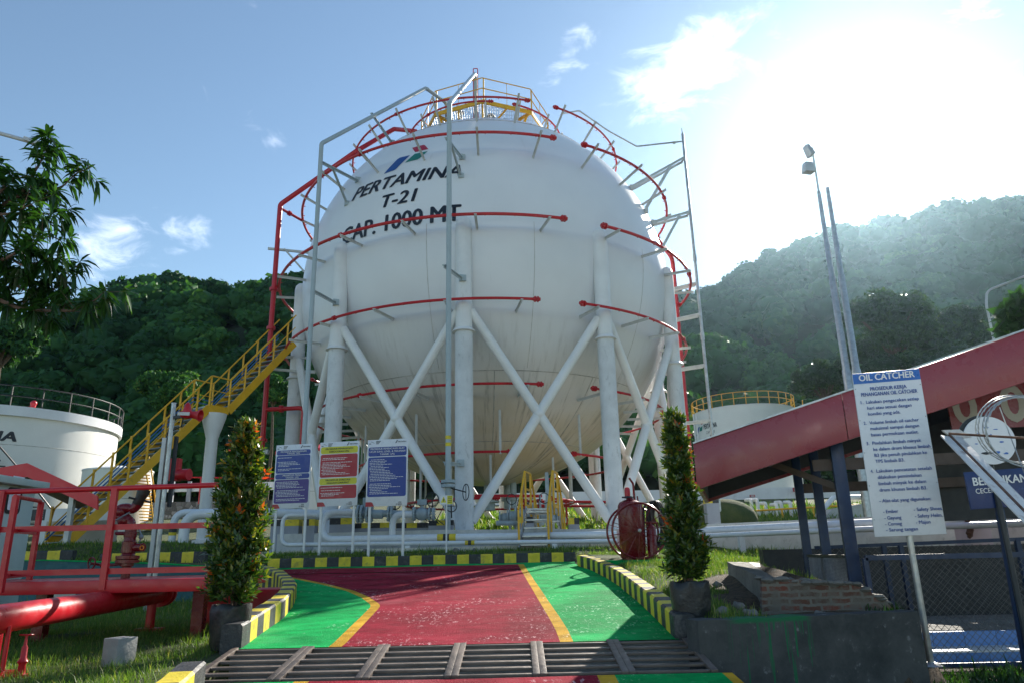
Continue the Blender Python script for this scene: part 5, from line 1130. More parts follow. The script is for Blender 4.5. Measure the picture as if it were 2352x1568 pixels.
def small_left_things():
    k = zf_(0, 1250, 3.431)
    for (x, lab, wh) in ((215, 'small red valve with a hand wheel standing in the grass under the red pipe', True), (52, 'short red drain pipe standing in the grass at the left edge', False)):
        Y = 6.55; b = at(*k(x-8, 1302), Y); tp = at(*k(x, 1152), Y); z0 = float(g(b[0], Y))-.03; b[2] = z0; sc = Y/FPX/3.431*.919; t = thing('drain_valve', lab, 'valve', b); h = tp[2]-z0; m = MB()
        if wh: m.lathe([(56*sc, 0), (56*sc, h*.14), (30*sc, h*.16), (26*sc, h*.35), (40*sc, h*.42), (24*sc, h*.5), (22*sc, h*.72), (12*sc, h*.78), (9*sc, h*.98)], b, 18)
        else: m.lathe([(32*sc, 0), (30*sc, h*.1), (18*sc, h*.12), (18*sc, h*1.2)], b, 14)
        m.build('body', M['red'], t)
        if wh: m = MB(); m.torus(b+[0, 0, h], 46*sc, 7*sc, (0, .1, 1), 22, 6); m.beam(b+[-46*sc, 0, h], b+[46*sc, 0, h], 9*sc, 6*sc); m.build('hand_wheel', M['red'], t)
    Y = 7.1; b = at(*k(985, 1385), Y); z0 = float(g(b[0], Y))-.06; s = Y/FPX/3.431*.919; h = at(*k(985, 1180), Y)[2]-z0
    m = MB(); m.box((b[0], Y+.06, z0+h/2), (.20, .20, h), math.radians(-26)); props(m.build('concrete_marker', M['concrete'], bevel=.006), 'pale concrete marker block standing in the lawn', 'concrete block')
    # grey-green electric cabinet
    A, B = at(*KA(-260, 200), 9.6), at(*KA(418, 232), 10.9); ux = nrm((B-A)*[1, 1, 0]); w = np.linalg.norm((B-A)[:2]); zb = .62; zt = B[2]-.11; A[2] = B[2] = zb; f = Face(A, ux, (0, 0, 1), w, zt-zb)
    t = thing('electric_cabinet', 'tall grey green electric cabinet with a small window and sloping lid', 'electric cabinet', (A+B)/2); m = MB(); m.prism([f.p(0, 0), f.p(w, 0), f.p(w, f.h), f.p(0, f.h)], -f.n*.6); m.build('body', M['cabinet'], t, bevel=.01)
    m = MB(); m.prism([f.p(-.1, f.h+.002, .12), f.p(w+.13, f.h+.002, .12), f.p(w+.13, f.h+.10, .12), f.p(-.1, f.h+.10, .12)], -f.n*.85); m.build('lid', M['cabinet'], t, bevel=.01)
    xw = lambda u: (float(np.dot(at(*KA(u, 400), 10.2)[:2]-A[:2], ux[:2]))); yw = lambda v: at(*KA(210, v), 10.2)[2]-zb
    x0, x1, y0, y1 = w*.50, w*.76, yw(585), yw(285); m = MB(); f.poly(m, rrect(x0, y0, x1, y1, .06), .006); m.build('window_frame', M['rubber'], t); m = MB(); f.poly(m, rrect(x0+.045, y0+.05, x1-.045, y1-.05, .04), .010); m.build('window_pane', M['sign_white'], t)
    m = MB(); f.poly(m, [(w*.56, y1+.06), (w*.76, y1+.06), (w*.76, y1+.16), (w*.56, y1+.16)], .005); m.build('label_plate', M['sign_white'], t)
    m = MB()
    for yy in (.085, .12): f.poly(m, [(w*.58, y1+yy), (w*.74, y1+yy), (w*.74, y1+yy+.018), (w*.58, y1+yy+.018)], .008)
    m.build('lettering', M['letter'], t); m = MB(); m.prism([f.p(.0, -.5, .03), f.p(w*.96, -.5, .03), f.p(w*.96, 0, .03), f.p(0, 0, .03)], -f.n*.66); m.build('base', M['concrete'], t)
    # red painted block at the end of the platform
    a, b = at(574, 1374, 10.6), at(637, 1372, 10.6); zt = at(605, 1352, 10.6)[2]; z0 = float(g(-3.6, 10.6))-.1
    m = MB(); m.box(((a[0]+b[0])/2-.35, 10.95, (z0+zt)/2), (b[0]-a[0]+.7, .7, zt-z0)); props(m.build('red_block', M['red'], bevel=.015), 'low red painted concrete block beside the curved kerb', 'concrete block')
small_left_things()
def painted_wall():
    pts = [(-5.35, 15.5), (-7.5, 15.74), (-10, 16.0), (-16, 16.6)]; tops = [1.42, 1.585, 1.70, 1.72]; t = thing('retaining_wall', 'low retaining wall painted teal with broad cream stripes behind the red platform', 'wall', (-9, 15.9, .8)); m = MB(); st = MB()
    for i in range(3):
        (a, b), za, zb = (pts[i], pts[i+1]), tops[i], tops[i+1]; m.add([(a[0], a[1], .6), (b[0], b[1], .6), (b[0], b[1], zb), (a[0], a[1], za), (a[0], a[1]+.25, .6), (b[0], b[1]+.25, .6), (b[0], b[1]+.25, zb), (a[0], a[1]+.25, za)], [(0, 1, 2, 3), (7, 6, 5, 4), (3, 2, 6, 7), (0, 3, 7, 4), (1, 5, 6, 2)])
    m.build('wall_face', M['teal'], t); y_at = lambda x: float(np.interp(-x, [-p[0] for p in pts], [p[1] for p in pts]))
    for x in np.arange(-13.5, -5.8, 1.7): st.add([(x, y_at(x)-.006, .7), (x+.8, y_at(x+.8)-.006, .7), (x+1.0, y_at(x+1.0)-.006, 1.16), (x+.2, y_at(x+.2)-.006, 1.16)], [(0, 1, 2, 3)])
    st.build('painted_stripe', M['cream'], t); e = MB()
    for i in range(3): a, b, za, zb = pts[i], pts[i+1], tops[i], tops[i+1]; e.beam([a[0], a[1]+.11, za+.012], [b[0], b[1]+.11, zb+.012], .26, .02)
    e.build('green_edge', M['road_green'], t)
painted_wall()
def siren_poles():
    k = zf_(360, 950, 3.4853); Y = 13.5; tp = at(*k(262, 205), Y); x = tp[0]; t = thing('siren_pole', 'round grey steel pole carrying a red siren horn', 'pole', (x, Y, .8)); m = MB(); m.tube([[x, Y, .78], [x, Y, tp[2]]], .042, 14); m.tube([[x, Y, tp[2]], [x, Y, tp[2]+.02]], .05, 14); m.build('pole', M['galv'], t)
    t2 = thing('siren_horn', 'red siren horn with a pale label strip clamped to the steel pole', 'siren', at(*k(395, 300), Y-.1)); a, b = at(*k(320, 290), Y-.12), at(*k(492, 305), Y-.16); d = nrm(b-a); Lg = np.linalg.norm(b-a); m = MB(); m.lathe([(.02, 0), (.06, .02), (.075, .08), (.075, Lg*.5), (.062, Lg*.6), (.08, Lg*.82), (.115, Lg), (.10, Lg+.005), (.06, Lg*.75)], a, 22, axis=d); m.build('horn', M['red'], t2)
    c = at(*k(378, 262), Y-.14); m = MB(); m.lathe([(.08, -.1), (.08, 0), (.065, .05), (.055, .10), (.03, .14), (.001, .16)], c, 18); m.build('driver', M['red'], t2); m = MB(); m.beam(at(*k(293, 288), Y-.27), at(*k(397, 290), Y-.27), .012, .06); m.build('label_strip', M['steel_white'], t2); m = MB(); m.tube([at(*k(340, 330), Y-.05), at(*k(325, 400), Y), at(*k(200, 460), Y)], .014, 6); m.beam([x, Y, c[2]-.1], [c[0], Y-.1, c[2]-.1], .05, .05); m.build('cable', M['dark'], t2)
    p = at(*k(183, 500), Y); x = p[0]; t = thing('cable_post', 'square grey conduit post left of the siren pole', 'post', (x, Y, .8)); m = MB(); m.beam([x, Y, .78], [x, Y, p[2]], .075, .06, (0, 1, 0)); m.build('post', M['steel_white'], t, bevel=.005); m = MB(); m.tube([[x+.02, Y, p[2]], [x+.05, Y, p[2]+.15], at(*k(235, 440), Y)], .012, 6); m.build('cable', M['dark'], t)
    q = at(*k(238, 790), Y+.1); m = MB(); m.box((q[0]+.02, Y+.12, q[2]), (.05, .08, 1.3)); m.build('cable_tray', M['dark'], t)
    q = at(*k(270, 778), Y+.4); t = thing('hose_box', 'small red beacon box beside the siren pole', 'beacon', q); m = MB(); m.box(q, (.18, .15, .42)); m.tube([q+[.05, 0, -.1], q+[.3, -.05, -.1]], .11, 14); m.build('body', M['red'], t)
siren_poles()
def staircase():
    R0, R1 = at(142, 1258, 21.0), at(480, 936, 24.6); R2 = at(524, 948, 25.25); R2[2] = R1[2]; R3 = at(676, 788, 27.3)
    t = thing('access_staircase', 'long yellow steel staircase climbing to the left side of the sphere', 'staircase', R0)
    run = nrm((R1-R0)*[1, 1, 0]); wv = np.array([-run[1], run[0], 0])*.95; n1, n2 = 22, 12; up = np.array([0, 0, 1.0])
    m = MB()
    for o in (0, 1):
        b = wv*o
        m.beam(R0+b, R1+b, .05, .27); m.beam(R1+b+run*-.05, R2+b, .05, .24); m.beam(R2+b, R3+b, .05, .27)
    m.build('stringer', M['yellow'], t)
    def flight(a, b, n):
        for i in range(n):
            p = a+(b-a)*(i+.5)/n+up*.06; c = p+wv*.5; mm = MB(); mm.box(c, (.24, .92, .035), math.atan2(run[1], run[0])); mm.build('tread', M['tread'], t)
    flight(R0, R1, n1); flight(R2, R3, n2)
    m = MB(); q = [R1+up*.1, R2+run*.3+up*.1, R2+run*.3+wv+up*.1, R1+wv+up*.1]; m.prism(q, (0, 0, -.04)); m.build('landing', M['galv'], t)
    for o in (0, 1):
        b = wv*o; h = 1.02; m = MB(); top = [R0+b+up*.3+run*.0, R0+b+up*(h+.1)+run*.12, R1+b+up*(h+.12), R2+b+up*(h+.1), R3+b+up*(h+.12)]; m.tube(fillet(top, .18), .028, 8)
        mid = [p-up*.5 for p in top[1:]]; m.tube(fillet(mid, .15), .018, 6)
        for i in range(8): p = R0+(R1-R0)*(i+.12)/8+b; m.beam(p, p+up*(h+.1), .055, .05, (0, 1, 0))
        for p in (R1+b, R2+b): m.beam(p, p+up*(h+.1), .055, .05, (0, 1, 0))
        for i in range(1, 5): p = R2+(R3-R2)*i/4.6+b; m.beam(p, p+up*(h+.1), .055, .05, (0, 1, 0))
        m.build('handrail', M['yellow'], t)
    m = MB(); b = wv*.98; m.tube(fillet([R0+b+up*.25, R1+b+up*.35, R2+b+up*.3, R3+b+up*.35], .1), .026, 8); m.tube(fillet([R0+b+up*.40, R1+b+up*.50, R2+b+up*.45, R3+b+up*.5], .1), .020, 8); m.build('conduit', M['blue_pipe'], t)
    cx = at(478, 1100, 25.0); c = (R1+R2)/2+wv*.5; m = MB(); z1 = R1[2]-.14; m.lathe([(.20, 1.9), (.20, z1-.85), (.24, z1-.7), (.40, z1-.15), (.42, z1)], (cx[0], 25.0, 0), 24); m.lathe([(.33, 1.9), (.33, 2.3), (.2, 2.32)], (cx[0], 25.0, 0), 24); m.build('support_column', M['white'], t)
staircase()
def cyl_tank(name, label, c, R, z0, z1, mat, rail=None, rimw=.25, text=None, roof=.25, nz=2):
    t = thing(name, label, 'storage tank', (c[0], c[1], z0)); m = MB(); m.lathe([(R, z0), (R, z1)], (c[0], c[1], 0), 72); m.build('shell', M[mat], t); m = MB(); m.lathe([(R+.03, z1-.02), (R+.03, z1+.04), (R*.5, z1+.04+roof*.7), (.01, z1+.05+roof)], (c[0], c[1], 0), 72); m.build('roof', M['whitewall'], t)
    if rimw: m = MB(); m.lathe([(R, z1-rimw), (R+.16, z1-rimw), (R+.16, z1+.06), (R, z1+.06)], (c[0], c[1], 0), 72); m.build('rim', M['whitewall'], t)
    m = MB()
    for k in range(1, nz+1): z = z0+(z1-z0)*k/(nz+1); m.torus((c[0], c[1], z), R, .012, (0, 0, 1), 72, 4)
    m.build('weld_seam', M['seam'], t)
    if rail:
        m = MB(); 
        for h in (1.05, .55): m.torus((c[0], c[1], z1+h), R+.1, .030, (0, 0, 1), 64, 6)
        for k in range(28): a = 2*math.pi*k/28; m.beam((c[0]+(R+.1)*math.cos(a), c[1]+(R+.1)*math.sin(a), z1), (c[0]+(R+.1)*math.cos(a), c[1]+(R+.1)*math.sin(a), z1+1.05), .05, .05)
        m.build('railing', M[rail], t)
    return t
def text_cyl(parent, body, c, R, lon0, lon1, z, h, mat='letter', name='lettering', **k):
    vs, fs = text_geo(body, 1.0, 'LEFT', **k); x0, x1 = vs[:, 0].min(), vs[:, 0].max(); m = MB(); out = []
    for v in vs:
        lo = math.radians(lon0+(lon1-lon0)*(v[0]-x0)/(x1-x0)); out.append((c[0]+(R+.012+v[2]*3)*math.sin(lo), c[1]-(R+.012+v[2]*3)*math.cos(lo), z+v[1]/.73*h))
    m.add(out, fs); m.build(name, M[mat], parent)
def cyl_lon(c, R, u, v):
    r = ray(u, v); d = nrm(r[:2]); cc = np.array(c[:2]); b = d@cc; t = b-math.sqrt(max(0, b*b-cc@cc+R*R)); p = d*t-cc; z = EYE+r[2]/np.hypot(r[0], r[1])*t; return math.degrees(math.atan2(p[0], -p[1])), z
def left_tanks():
    c, R = (-28.0, 39.1), 5.82; t = cyl_tank('storage_tank', 'large white storage tank with dark railing at the left edge', c, R, 1.8, 9.0, 'tankwhite', 'rubber', .42, nz=3); lo, z = cyl_lon(c, R, 38, 1013); lo0 = lo-24; text_cyl(t, 'PERTAMINA', c, R, lo0-24, lo, z, .48, shear=.15, bold=.03)
    m = MB(); b = np.array([c[0]+3.2, c[1]-2.2, 9.1]); m.tube([b, b+[0, 0, .5]], .12, 12); m.ball(b+[0, 0, .55], .16, 12); m.tube([b+[0, 0, .4], b+[-1.2, -.2, .1]], .04, 8); m.build('roof_vent', M['red'], t)
    # dark spiral stair on its far side
    m = MB()
    for k in range(26): z = 2.2+k*.26; a = math.radians(66-k*2.0); p = np.array([c[0]+(R+.5)*math.sin(a), c[1]-(R+.5)*math.cos(a), z]); m.box(p, (1.0, .3, .04), a)
    m.tube([[c[0]+(R+1)*math.sin(math.radians(66-k*2)), c[1]-(R+1)*math.cos(math.radians(66-k*2)), 3.2+k*.26] for k in range(26)], .04, 6); m.build('stair', M['dark'], t)
    R = 1.55; c = (at(352, 1100, 36.0)[0]-R*1.13, 36.0); t = cyl_tank('storage_tank', 'smaller white tank behind the foot of the staircase', c, R, 1.8, float(at(345, 1078, 35.5)[2]), 'tankwhite', None, 0, nz=2)
    m = MB(); zt = at(353, 1080, 36)[2]
    for k in range(20): s = k/20; a = math.radians(60+s*24); p = np.array([c[0]+(R+.35)*math.sin(a), c[1]-(R+.35)*math.cos(a), zt-.3-s*2.8]); m.box(p, (.7, .22, .04), a)
    for h in (0, .9): m.tube([[c[0]+(R+.7)*math.sin(math.radians(60+s*24)), c[1]-(R+.7)*math.cos(math.radians(60+s*24)), zt-.3-s*2.8+h] for s in np.linspace(0, 1, 14)], .035, 6)
    m.build('stair', M['yellow'], t)
    c = (at(715, 1100, 44)[0], 44.0); R = 2.05; zt = at(715, 1043, 44)[2]; t = cyl_tank('water_tank', 'white tank lettered PER behind the notice boards', c, R, 3.0, float(zt), 'whitewall', None, 0, nz=1, roof=.5); lo, z = cyl_lon(c, R, 664, 1077); lo1, _ = cyl_lon(c, R, 690, 1077); text_cyl(t, 'PERTAMINA', c, R, lo, lo+(lo1-lo)*2.9, z, .34, bold=.03); lo, z = cyl_lon(c, R, 667, 1109); text_cyl(t, 'Cap. 5', c, R, lo, lo+18, z, .17)
    m = MB(); a = math.radians(cyl_lon(c, R, 672, 1092)[0]); p = np.array([c[0]+R*math.sin(a), c[1]-R*math.cos(a), at(674, 1094, 42)[2]]); m.tube([p, p+[math.sin(a)*.08, -math.cos(a)*.08, 0]], .42, 20); m.build('manhole', M['lamp_grey'], t); m = MB(); m.lathe([(R+.12, zt-.05), (R+.12, zt+.1), (R*.6, zt+.45)], (c[0], c[1], 0), 48); m.build('red_rim', M['red'], t)
left_tanks()
def red_shed():
    Y = 18.6; L = lambda x, y, yy=Y: at(*KA(x, y), yy); t = thing('shed_roof', 'bright red gable roof of a small shed behind the cabinet', 'shed', L(300, 900)); pk, pb = L(300, 28), L(300, 180); rt, rb = L(1090, 397), L(1090, 552); lt, lb = L(-420, 153), L(-420, 305)
    m = MB(); m.prism([pk, rt, rb, pb], (0, .06, 0)); m.prism([pk, pb, lb, lt], (0, .06, 0)); m.build('fascia', M['fascia_b'], t)
    bk = np.array([-2.15, 2.9, 0]); m = MB(); m.prism([pk+[0, .07, -.06], rt+[0, .07, -.06], rt+bk-[0, 0, .06], pk+bk-[0, 0, .06]], (0, 0, -.04)); m.prism([pk+[0, .07, -.06], pk+bk-[0, 0, .06], lt+bk-[0, 0, .06], lt+[0, .07, -.06]], (0, 0, -.04)); m.build('roof_sheet', M['brown'], t)
    for x, yy in ((800, Y+.4), (800, Y+3), (-380, Y+.4)): p = L(x, 520, yy); m = MB(); m.beam([p[0], yy, 1.8], [p[0], yy, p[2]+.4], .12, .12, (0, 1, 0)); m.build('post', M['lamp_grey'], t)
    a, b = L(430, 540, 24), L(1180, 690, 24); m = MB(); m.box(((a[0]+b[0])/2, 24.2, (1.7+a[2])/2), (b[0]-a[0], .2, a[2]-1.7)); props(m.build('boundary_wall', M['whitewall']), 'low white wall behind the lower flight of the yellow staircase', 'wall')
    a, b = L(350, 548, 17.5), L(488, 668, 17.5); f = Face([a[0], 17.5, b[2]], (1, 0, 0), (0, 0, 1), b[0]-a[0], a[2]-b[2]); t = thing('dark_notice', 'small black notice panel beside the grey green cabinet', 'sign', f.o); m = MB(); m.prism([f.p(0, 0), f.p(f.w, 0), f.p(f.w, f.h), f.p(0, f.h)], (0, .03, 0)); m.beam([f.o[0]+f.w/2, 17.56, 1.6], [f.o[0]+f.w/2, 17.56, f.o[2]+.1], .05, .05, (0, 1, 0)); m.build('panel', M['dark'], t); m = MB()
    for i in range(4): f.poly(m, [(f.w*.62, f.h*(.2+.18*i)), (f.w*.9, f.h*(.2+.18*i)), (f.w*.9, f.h*(.27+.18*i)), (f.w*.62, f.h*(.27+.18*i))])
    m.build('lettering', M['letter_white'], t)
    # concrete base wall by the foot of the stairs
    a, b = L(500, 680, 22.3), L(1190, 1000, 22.3); m = MB(); m.box(((a[0]+b[0])/2, 22.6, (1.7+a[2])/2), (b[0]-a[0], .4, a[2]-1.7)); props(m.build('base_wall', M['cream']), 'pale weathered wall standing directly behind the staircase foot', 'wall')
red_shed()
# ---------------------------------------------------------------- right side: oil catcher, canopy, fences
K5, K6, K4 = zf_(1700, 850, 2.7035), zf_(1700, 1280, 2.735), zf_(1700, 1150, 4.48)
def oil_sign():
    bl, br, tl = at(2010, 1232, 7.55), at(2175, 1225, 7.42), at(1957, 858, 7.55); ux = nrm(br-bl); uz = nrm(tl-bl); f = Face(bl, ux, uz, np.linalg.norm(br-bl), np.linalg.norm(tl-bl)); w, h = f.w, f.h
    t = thing('oil_catcher_sign', 'tall white sign headed OIL CATCHER on a round steel post', 'sign', at(2138, 1518, 7.62)); m = MB(); m.prism([f.p(0, 0), f.p(w, 0), f.p(w, h), f.p(0, h)], -f.n*.022); m.build('board', M['sign_white'], t, bevel=.003)
    m = MB(); f.poly(m, [(0.002, h*.932), (w-.002, h*.932), (w-.002, h-.002), (.002, h-.002)], .003); m.build('header_band', M['sign_head'], t)
    m = MB(); f.text(m, 'OIL CATCHER', w*.5, h*.949, w*.83, .070, bold=.02); m.build('white_lettering', M['letter_white'], t)
    m = MB(); X = lambda s: w*s; Y = lambda q: h*(1-q)
    def line(body, s0, s1, q, hh=.035, b=.010): f.text(m, body, X(s0), Y(q), X(s1-s0), hh, 'LEFT', bold=b)
    f.text(m, 'PROSEDUR KERJA', X(.5), Y(.117), X(.54), .040, bold=.014); f.text(m, 'PENANGANAN OIL CATCHER', X(.5), Y(.150), X(.83), .040, bold=.014)
    for body, s0, s1, q in (('1.', .065, .105, .197), ('Lakukan pengecekan setiap', .145, .92, .197), ('hari atau sesuai dengan', .15, .80, .235), ('kondisi yang ada.', .15, .625, .272),
                            ('2.', .065, .105, .328), ('Volume limbah oil catcher', .15, .87, .328), ('maksimal sampai dengan', .15, .86, .364), ('batas permukaan outlet.', .15, .84, .402),
                            ('3.', .065, .105, .454), ('Pindahkan limbah minyak', .15, .855, .454), ('ke dalam drum khusus limbah', .15, .97, .492), ('B3 jika penuh pindahkan ke', .155, .91, .529), ('TPS limbah B3.', .155, .575, .566),
                            ('4.', .065, .105, .624), ('Lakukan pencatatan setelah', .15, .94, .624), ('dilakukan pemindahan', .155, .78, .662), ('limbah minyak ke dalam', .155, .83, .700), ('drum khusus limbah B3.', .155, .83, .738),
                            ('- Alat-alat yang digunakan:', .13, .86, .802), ('- Ember', .16, .375, .866), ('- Safety Shoes', .595, .985, .862), ('- Gayung', .165, .405, .903), ('- Safety Helm', .595, .965, .900), ('- Corong', .165, .40, .938), ('- Majun', .595, .80, .936), ('- Sarung tangan', .165, .61, .972)):
        line(body, s0, s1, q)
    m.build('blue_lettering', M['letter_blue'], t)
    a = f.p(w*.52, h*.25, -.055); b = at(2138, 1520, 7.62); m = MB(); m.tube([[b[0], b[1], b[2]-.05], f.p(w*.5, -.02, -.05), f.p(w*.44, h*.6, -.05)], .030, 16); m.lathe([(.10, 0), (.06, .03), (.03, .035)], (b[0], b[1], b[2]-.03), 14); m.build('post', M['galv'], t)
    m = MB()
    for s in (.02, .98):
        for q in (.1, .3, .5, .7, .9): m.ball(f.p(w*s, h*q, .002), .006, 8)
    m.build('rivet', M['galv'], t)
oil_sign()
def walls_right():
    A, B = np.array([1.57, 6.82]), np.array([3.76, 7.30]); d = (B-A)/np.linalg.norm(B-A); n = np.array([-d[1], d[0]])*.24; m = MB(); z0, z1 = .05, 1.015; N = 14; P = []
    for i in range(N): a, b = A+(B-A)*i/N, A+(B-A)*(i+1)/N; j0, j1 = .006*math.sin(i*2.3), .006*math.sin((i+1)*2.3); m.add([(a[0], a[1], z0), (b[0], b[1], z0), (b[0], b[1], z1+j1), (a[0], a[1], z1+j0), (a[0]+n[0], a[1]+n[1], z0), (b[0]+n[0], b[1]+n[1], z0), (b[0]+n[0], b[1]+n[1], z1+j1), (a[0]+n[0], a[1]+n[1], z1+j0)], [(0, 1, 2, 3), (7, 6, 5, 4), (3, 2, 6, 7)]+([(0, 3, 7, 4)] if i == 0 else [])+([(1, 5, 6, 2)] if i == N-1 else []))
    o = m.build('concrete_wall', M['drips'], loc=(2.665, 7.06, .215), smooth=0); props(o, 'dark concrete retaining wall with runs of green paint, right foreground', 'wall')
    Y = 8.6; k = lambda x, y, yy=Y: at(*K6(x, y), yy)
    poly = [k(560, 452), k(700, 462), k(790, 455), k(1000, 492), k(1120, 482), k(1215, 505), k(1290, 520), k(1330, 575), k(1400, 600), k(1450, 650), k(1400, 720), k(560, 720)]
    t = thing('brick_wall', 'low broken brick wall with flaking mortar below the canopy post', 'wall', k(1000, 700)); m = MB(); m.prism(poly, (.05, .22, 0)); m.build('brickwork', M['brick'], t, smooth=0)
    m = MB()
    rr0 = random.Random(8)
    for i in range(46): x = 560+870*i/45; yy = float(np.interp(x, [560, 1215, 1460], [452, 492, 645]))+rr0.uniform(-6, 14); q = k(x, yy); m.ball(q+[.02, rr0.uniform(.0, .18), 0], rr0.uniform(.035, .06), 8, sc=(1.5, 1.3, .6))
    m.build('mortar_coping', M['oldconc_shade'], t)
    m = MB(); a, b, c = k(330, 338, 10.8), k(470, 342, 10.9), k(645, 445, 8.75); m.prism([k(322, 336, 10.6), k(470, 340, 10.9), k(652, 448, 8.8), k(575, 455, 8.6)], (0, 0, -.30)); props(m.build('concrete_coping', M['oldconc_shade'], smooth=0), 'sloping concrete wall top running down to the brick wall', 'wall')
    m = MB(); m.prism([k(400, 338, 11.3), k(545, 345, 11.3), k(655, 420, 10.2), k(655, 450, 10.2), k(560, 440, 10.6)], (.05, .25, 0)); props(m.build('stone_slab', M['brown'], smooth=0), 'dark slanting slab leaning behind the sloping wall top', 'slab')
    rr = random.Random(5); spots = [(2.75, 7.75), (2.2, 7.35), (3.2, 8.2), (3.0, 7.5), (2.45, 8.6), (2.9, 9.2), (3.4, 9.6), (2.6, 10.0), (3.2, 10.8), (2.0, 7.6)]
    for x, y in spots:
        r = rr.uniform(.035, .075); m = MB(); m.ball((x, y, float(g(x, y))+r*.4), r, 12, sc=(1.3, 1, .75)); m.v = [tuple(np.array(q)+.2*r*np.array([math.sin(q[0]*60+x*9), math.sin(q[1]*55), math.cos(q[0]*49+q[2]*61)])) for q in m.v]
        props(m.build('rubble_stone', M['rock'], smooth=50), 'small broken stone lying in the dark soil by the brick wall', 'stone', 'stones in the soil')
    # tiled steps of the basin behind the mesh
    y0 = 9.4; x0, x1 = 4.35, 8.5
    t = thing('tiled_basin', 'blue tiled basin edge with white ledge behind the wire mesh', 'basin', (6, 9.8, .2)); m = MB(); m.box(((x0+x1)/2, y0+.2, .29), (x1-x0, .4, .17)); m.box(((x0+x1)/2, y0+.46+.05, .38), (x1-x0, .1, .36)); m.build('tiled_riser', M['tile'], t, smooth=0)
    m = MB(); m.box(((x0+x1)/2, y0+.225, .384), (x1-x0, .47, .02)); m.build('ledge', M['whitewall'], t); m = MB(); m.box(((x0+x1)/2, 10.97, .50), (x1-x0, 2.0, .14)); m.build('basin_floor', M['oldconc_shade'], t)  # floor colour darkened to stand in for shade under the canopy
    m = MB(); m.box(((x0+x1)/2, 12.6, .9), (x1-x0+.6, .2, 1.4)); props(m.build('back_wall', M['dark']), 'rear wall of the oil basin, coloured dark for the shadow under the canopy', 'wall')  # wall coloured near black to stand for the shadow behind the mesh
walls_right()
FL_, E1, E2 = np.array([2.33, 9.5, 0]), np.array([.961, -.275, 0]), np.array([.275, .961, 0]); SL = .278
def cp(s, d, z): return FL_+E1*s+E2*d+np.array([0, 0, z+SL*s])
def canopy():
    t = thing('canopy', 'open sided canopy with a broad dark red sloping fascia over the oil basin', 'canopy', cp(1.8, .3, 0)*[1, 1, 0]+[0, 0, 1.0]); D = 2.9; S = 6.2; ht, hb = 2.94, 2.36
    for a, b in ((0, 1.86), (1.868, 4.0), (4.008, S)): m = MB(); m.prism([cp(a, 0, hb), cp(b, 0, hb), cp(b, 0, ht), cp(a, 0, ht)], E2*.05); m.build('fascia_panel', M['fascia'], t, bevel=.004)
    m = MB(); m.prism([cp(0, D, hb), cp(S, D, hb), cp(S, D, ht), cp(0, D, ht)], E2*.05); m.prism([cp(0, .052, hb), cp(0, D-.002, hb), cp(0, D-.002, ht), cp(0, .052, ht)], E1*.05); m.build('rear_fascia', M['fascia'], t)
    m = MB(); m.prism([cp(.06, D-.02, hb+.05), cp(S, D-.02, hb+.05), cp(S, D-.02, ht-.1), cp(.06, D-.02, ht-.1)], E2*.015); m.prism([cp(.056, .06, hb+.05), cp(.056, D-.03, hb+.05), cp(.056, D-.03, ht-.1), cp(.056, .06, ht-.1)], E1*.012); m.prism([cp(.06, .056, hb+.03), cp(S, .056, hb+.03), cp(S, .056, ht-.1), cp(.06, .056, ht-.1)], E2*.01); m.build('shaded_lining', M['dark'], t)  # dark sheets over the inner faces: unpainted backs plus their shade as colour
    m = MB(); m.prism([cp(.06, .06, ht-.08), cp(S, .06, ht-.08), cp(S, D-.01, ht-.08), cp(.06, D-.01, ht-.08)], (0, 0, -.03)); m.build('roof_sheet', M['dark'], t)
    m = MB(); m.beam(cp(0, .02, ht+.012), cp(S, .02, ht+.012), .09, .02); m.build('edge_trim', M['galv'], t)
    m = MB()
    for d in (.35, 1.1, 1.85, 2.6): m.beam(cp(.1, d, ht-.20), cp(S, d, ht-.20), .07, .14)
    for s in (.5, 1.3, 2.1, 2.9, 3.7, 4.5): m.beam(cp(s, .1, ht-.12), cp(s, D-.05, ht-.12), .05, .05)
    for s in (.3, 1.0, 1.7): m.box(cp(s, .9, ht-.27), (.5, .12, .03), -.28)
    m.build('rafter', M['dark'], t)
    for (s, d, r, nm) in ((1.75, .30, .075, 'a'), (1.62, 1.72, .062, 'b'), (1.44, 2.55, .062, 'c'), (5.6, .3, .07, 'd'), (5.6, 2.55, .06, 'e')):
        p = cp(s, d, 0); z0 = float(g(p[0], p[1]))-.1; z0 = max(z0, .2); m = MB(); m.beam([p[0], p[1], z0], [p[0], p[1], cp(s, d, ht-.28)[2]], r*2, r*1.7, E2); m.build('post', M['blue_post'], t, bevel=.008)
    m = MB()
    for d, z in ((2.55, 2.50), (.35, 2.62)): a, b = cp(1.45, d, 0), cp(5.6, d, 0); m.beam([a[0], a[1], z], [b[0], b[1], z], .07, .14)
    m.beam(cp(1.62, .3, ht-.3), cp(1.45, 2.55, ht-.3), .08, .12); m.beam([cp(1.7, .4, 0)[0], cp(1.7, .4, 0)[1], 2.35], cp(.6, .9, ht-.2), .06, .08); m.build('tie_beam', M['brown'], t)
    # cladding board with pale letters hanging behind the fascia
    a = at(*K5(1842, 610), 9.9); f = Face(a, E1, (0, 0, 1), 3.0, .75); t2 = thing('lettered_board', 'dark red board with large pale letters half hidden behind the fascia', 'sign', f.p(1.5, 0)); m = MB(); m.prism([f.p(0, 0), f.p(3, 0), f.p(3, .75), f.p(0, .75)], -f.n*.04); m.build('board', M['fascia'], t2); m = MB(); f.text(m, 'O', .20, .09, .30, .50, bold=.05); f.text(m, 'O', .78, .09, .30, .50, bold=.05); m.build('lettering', M['cream'], t2)
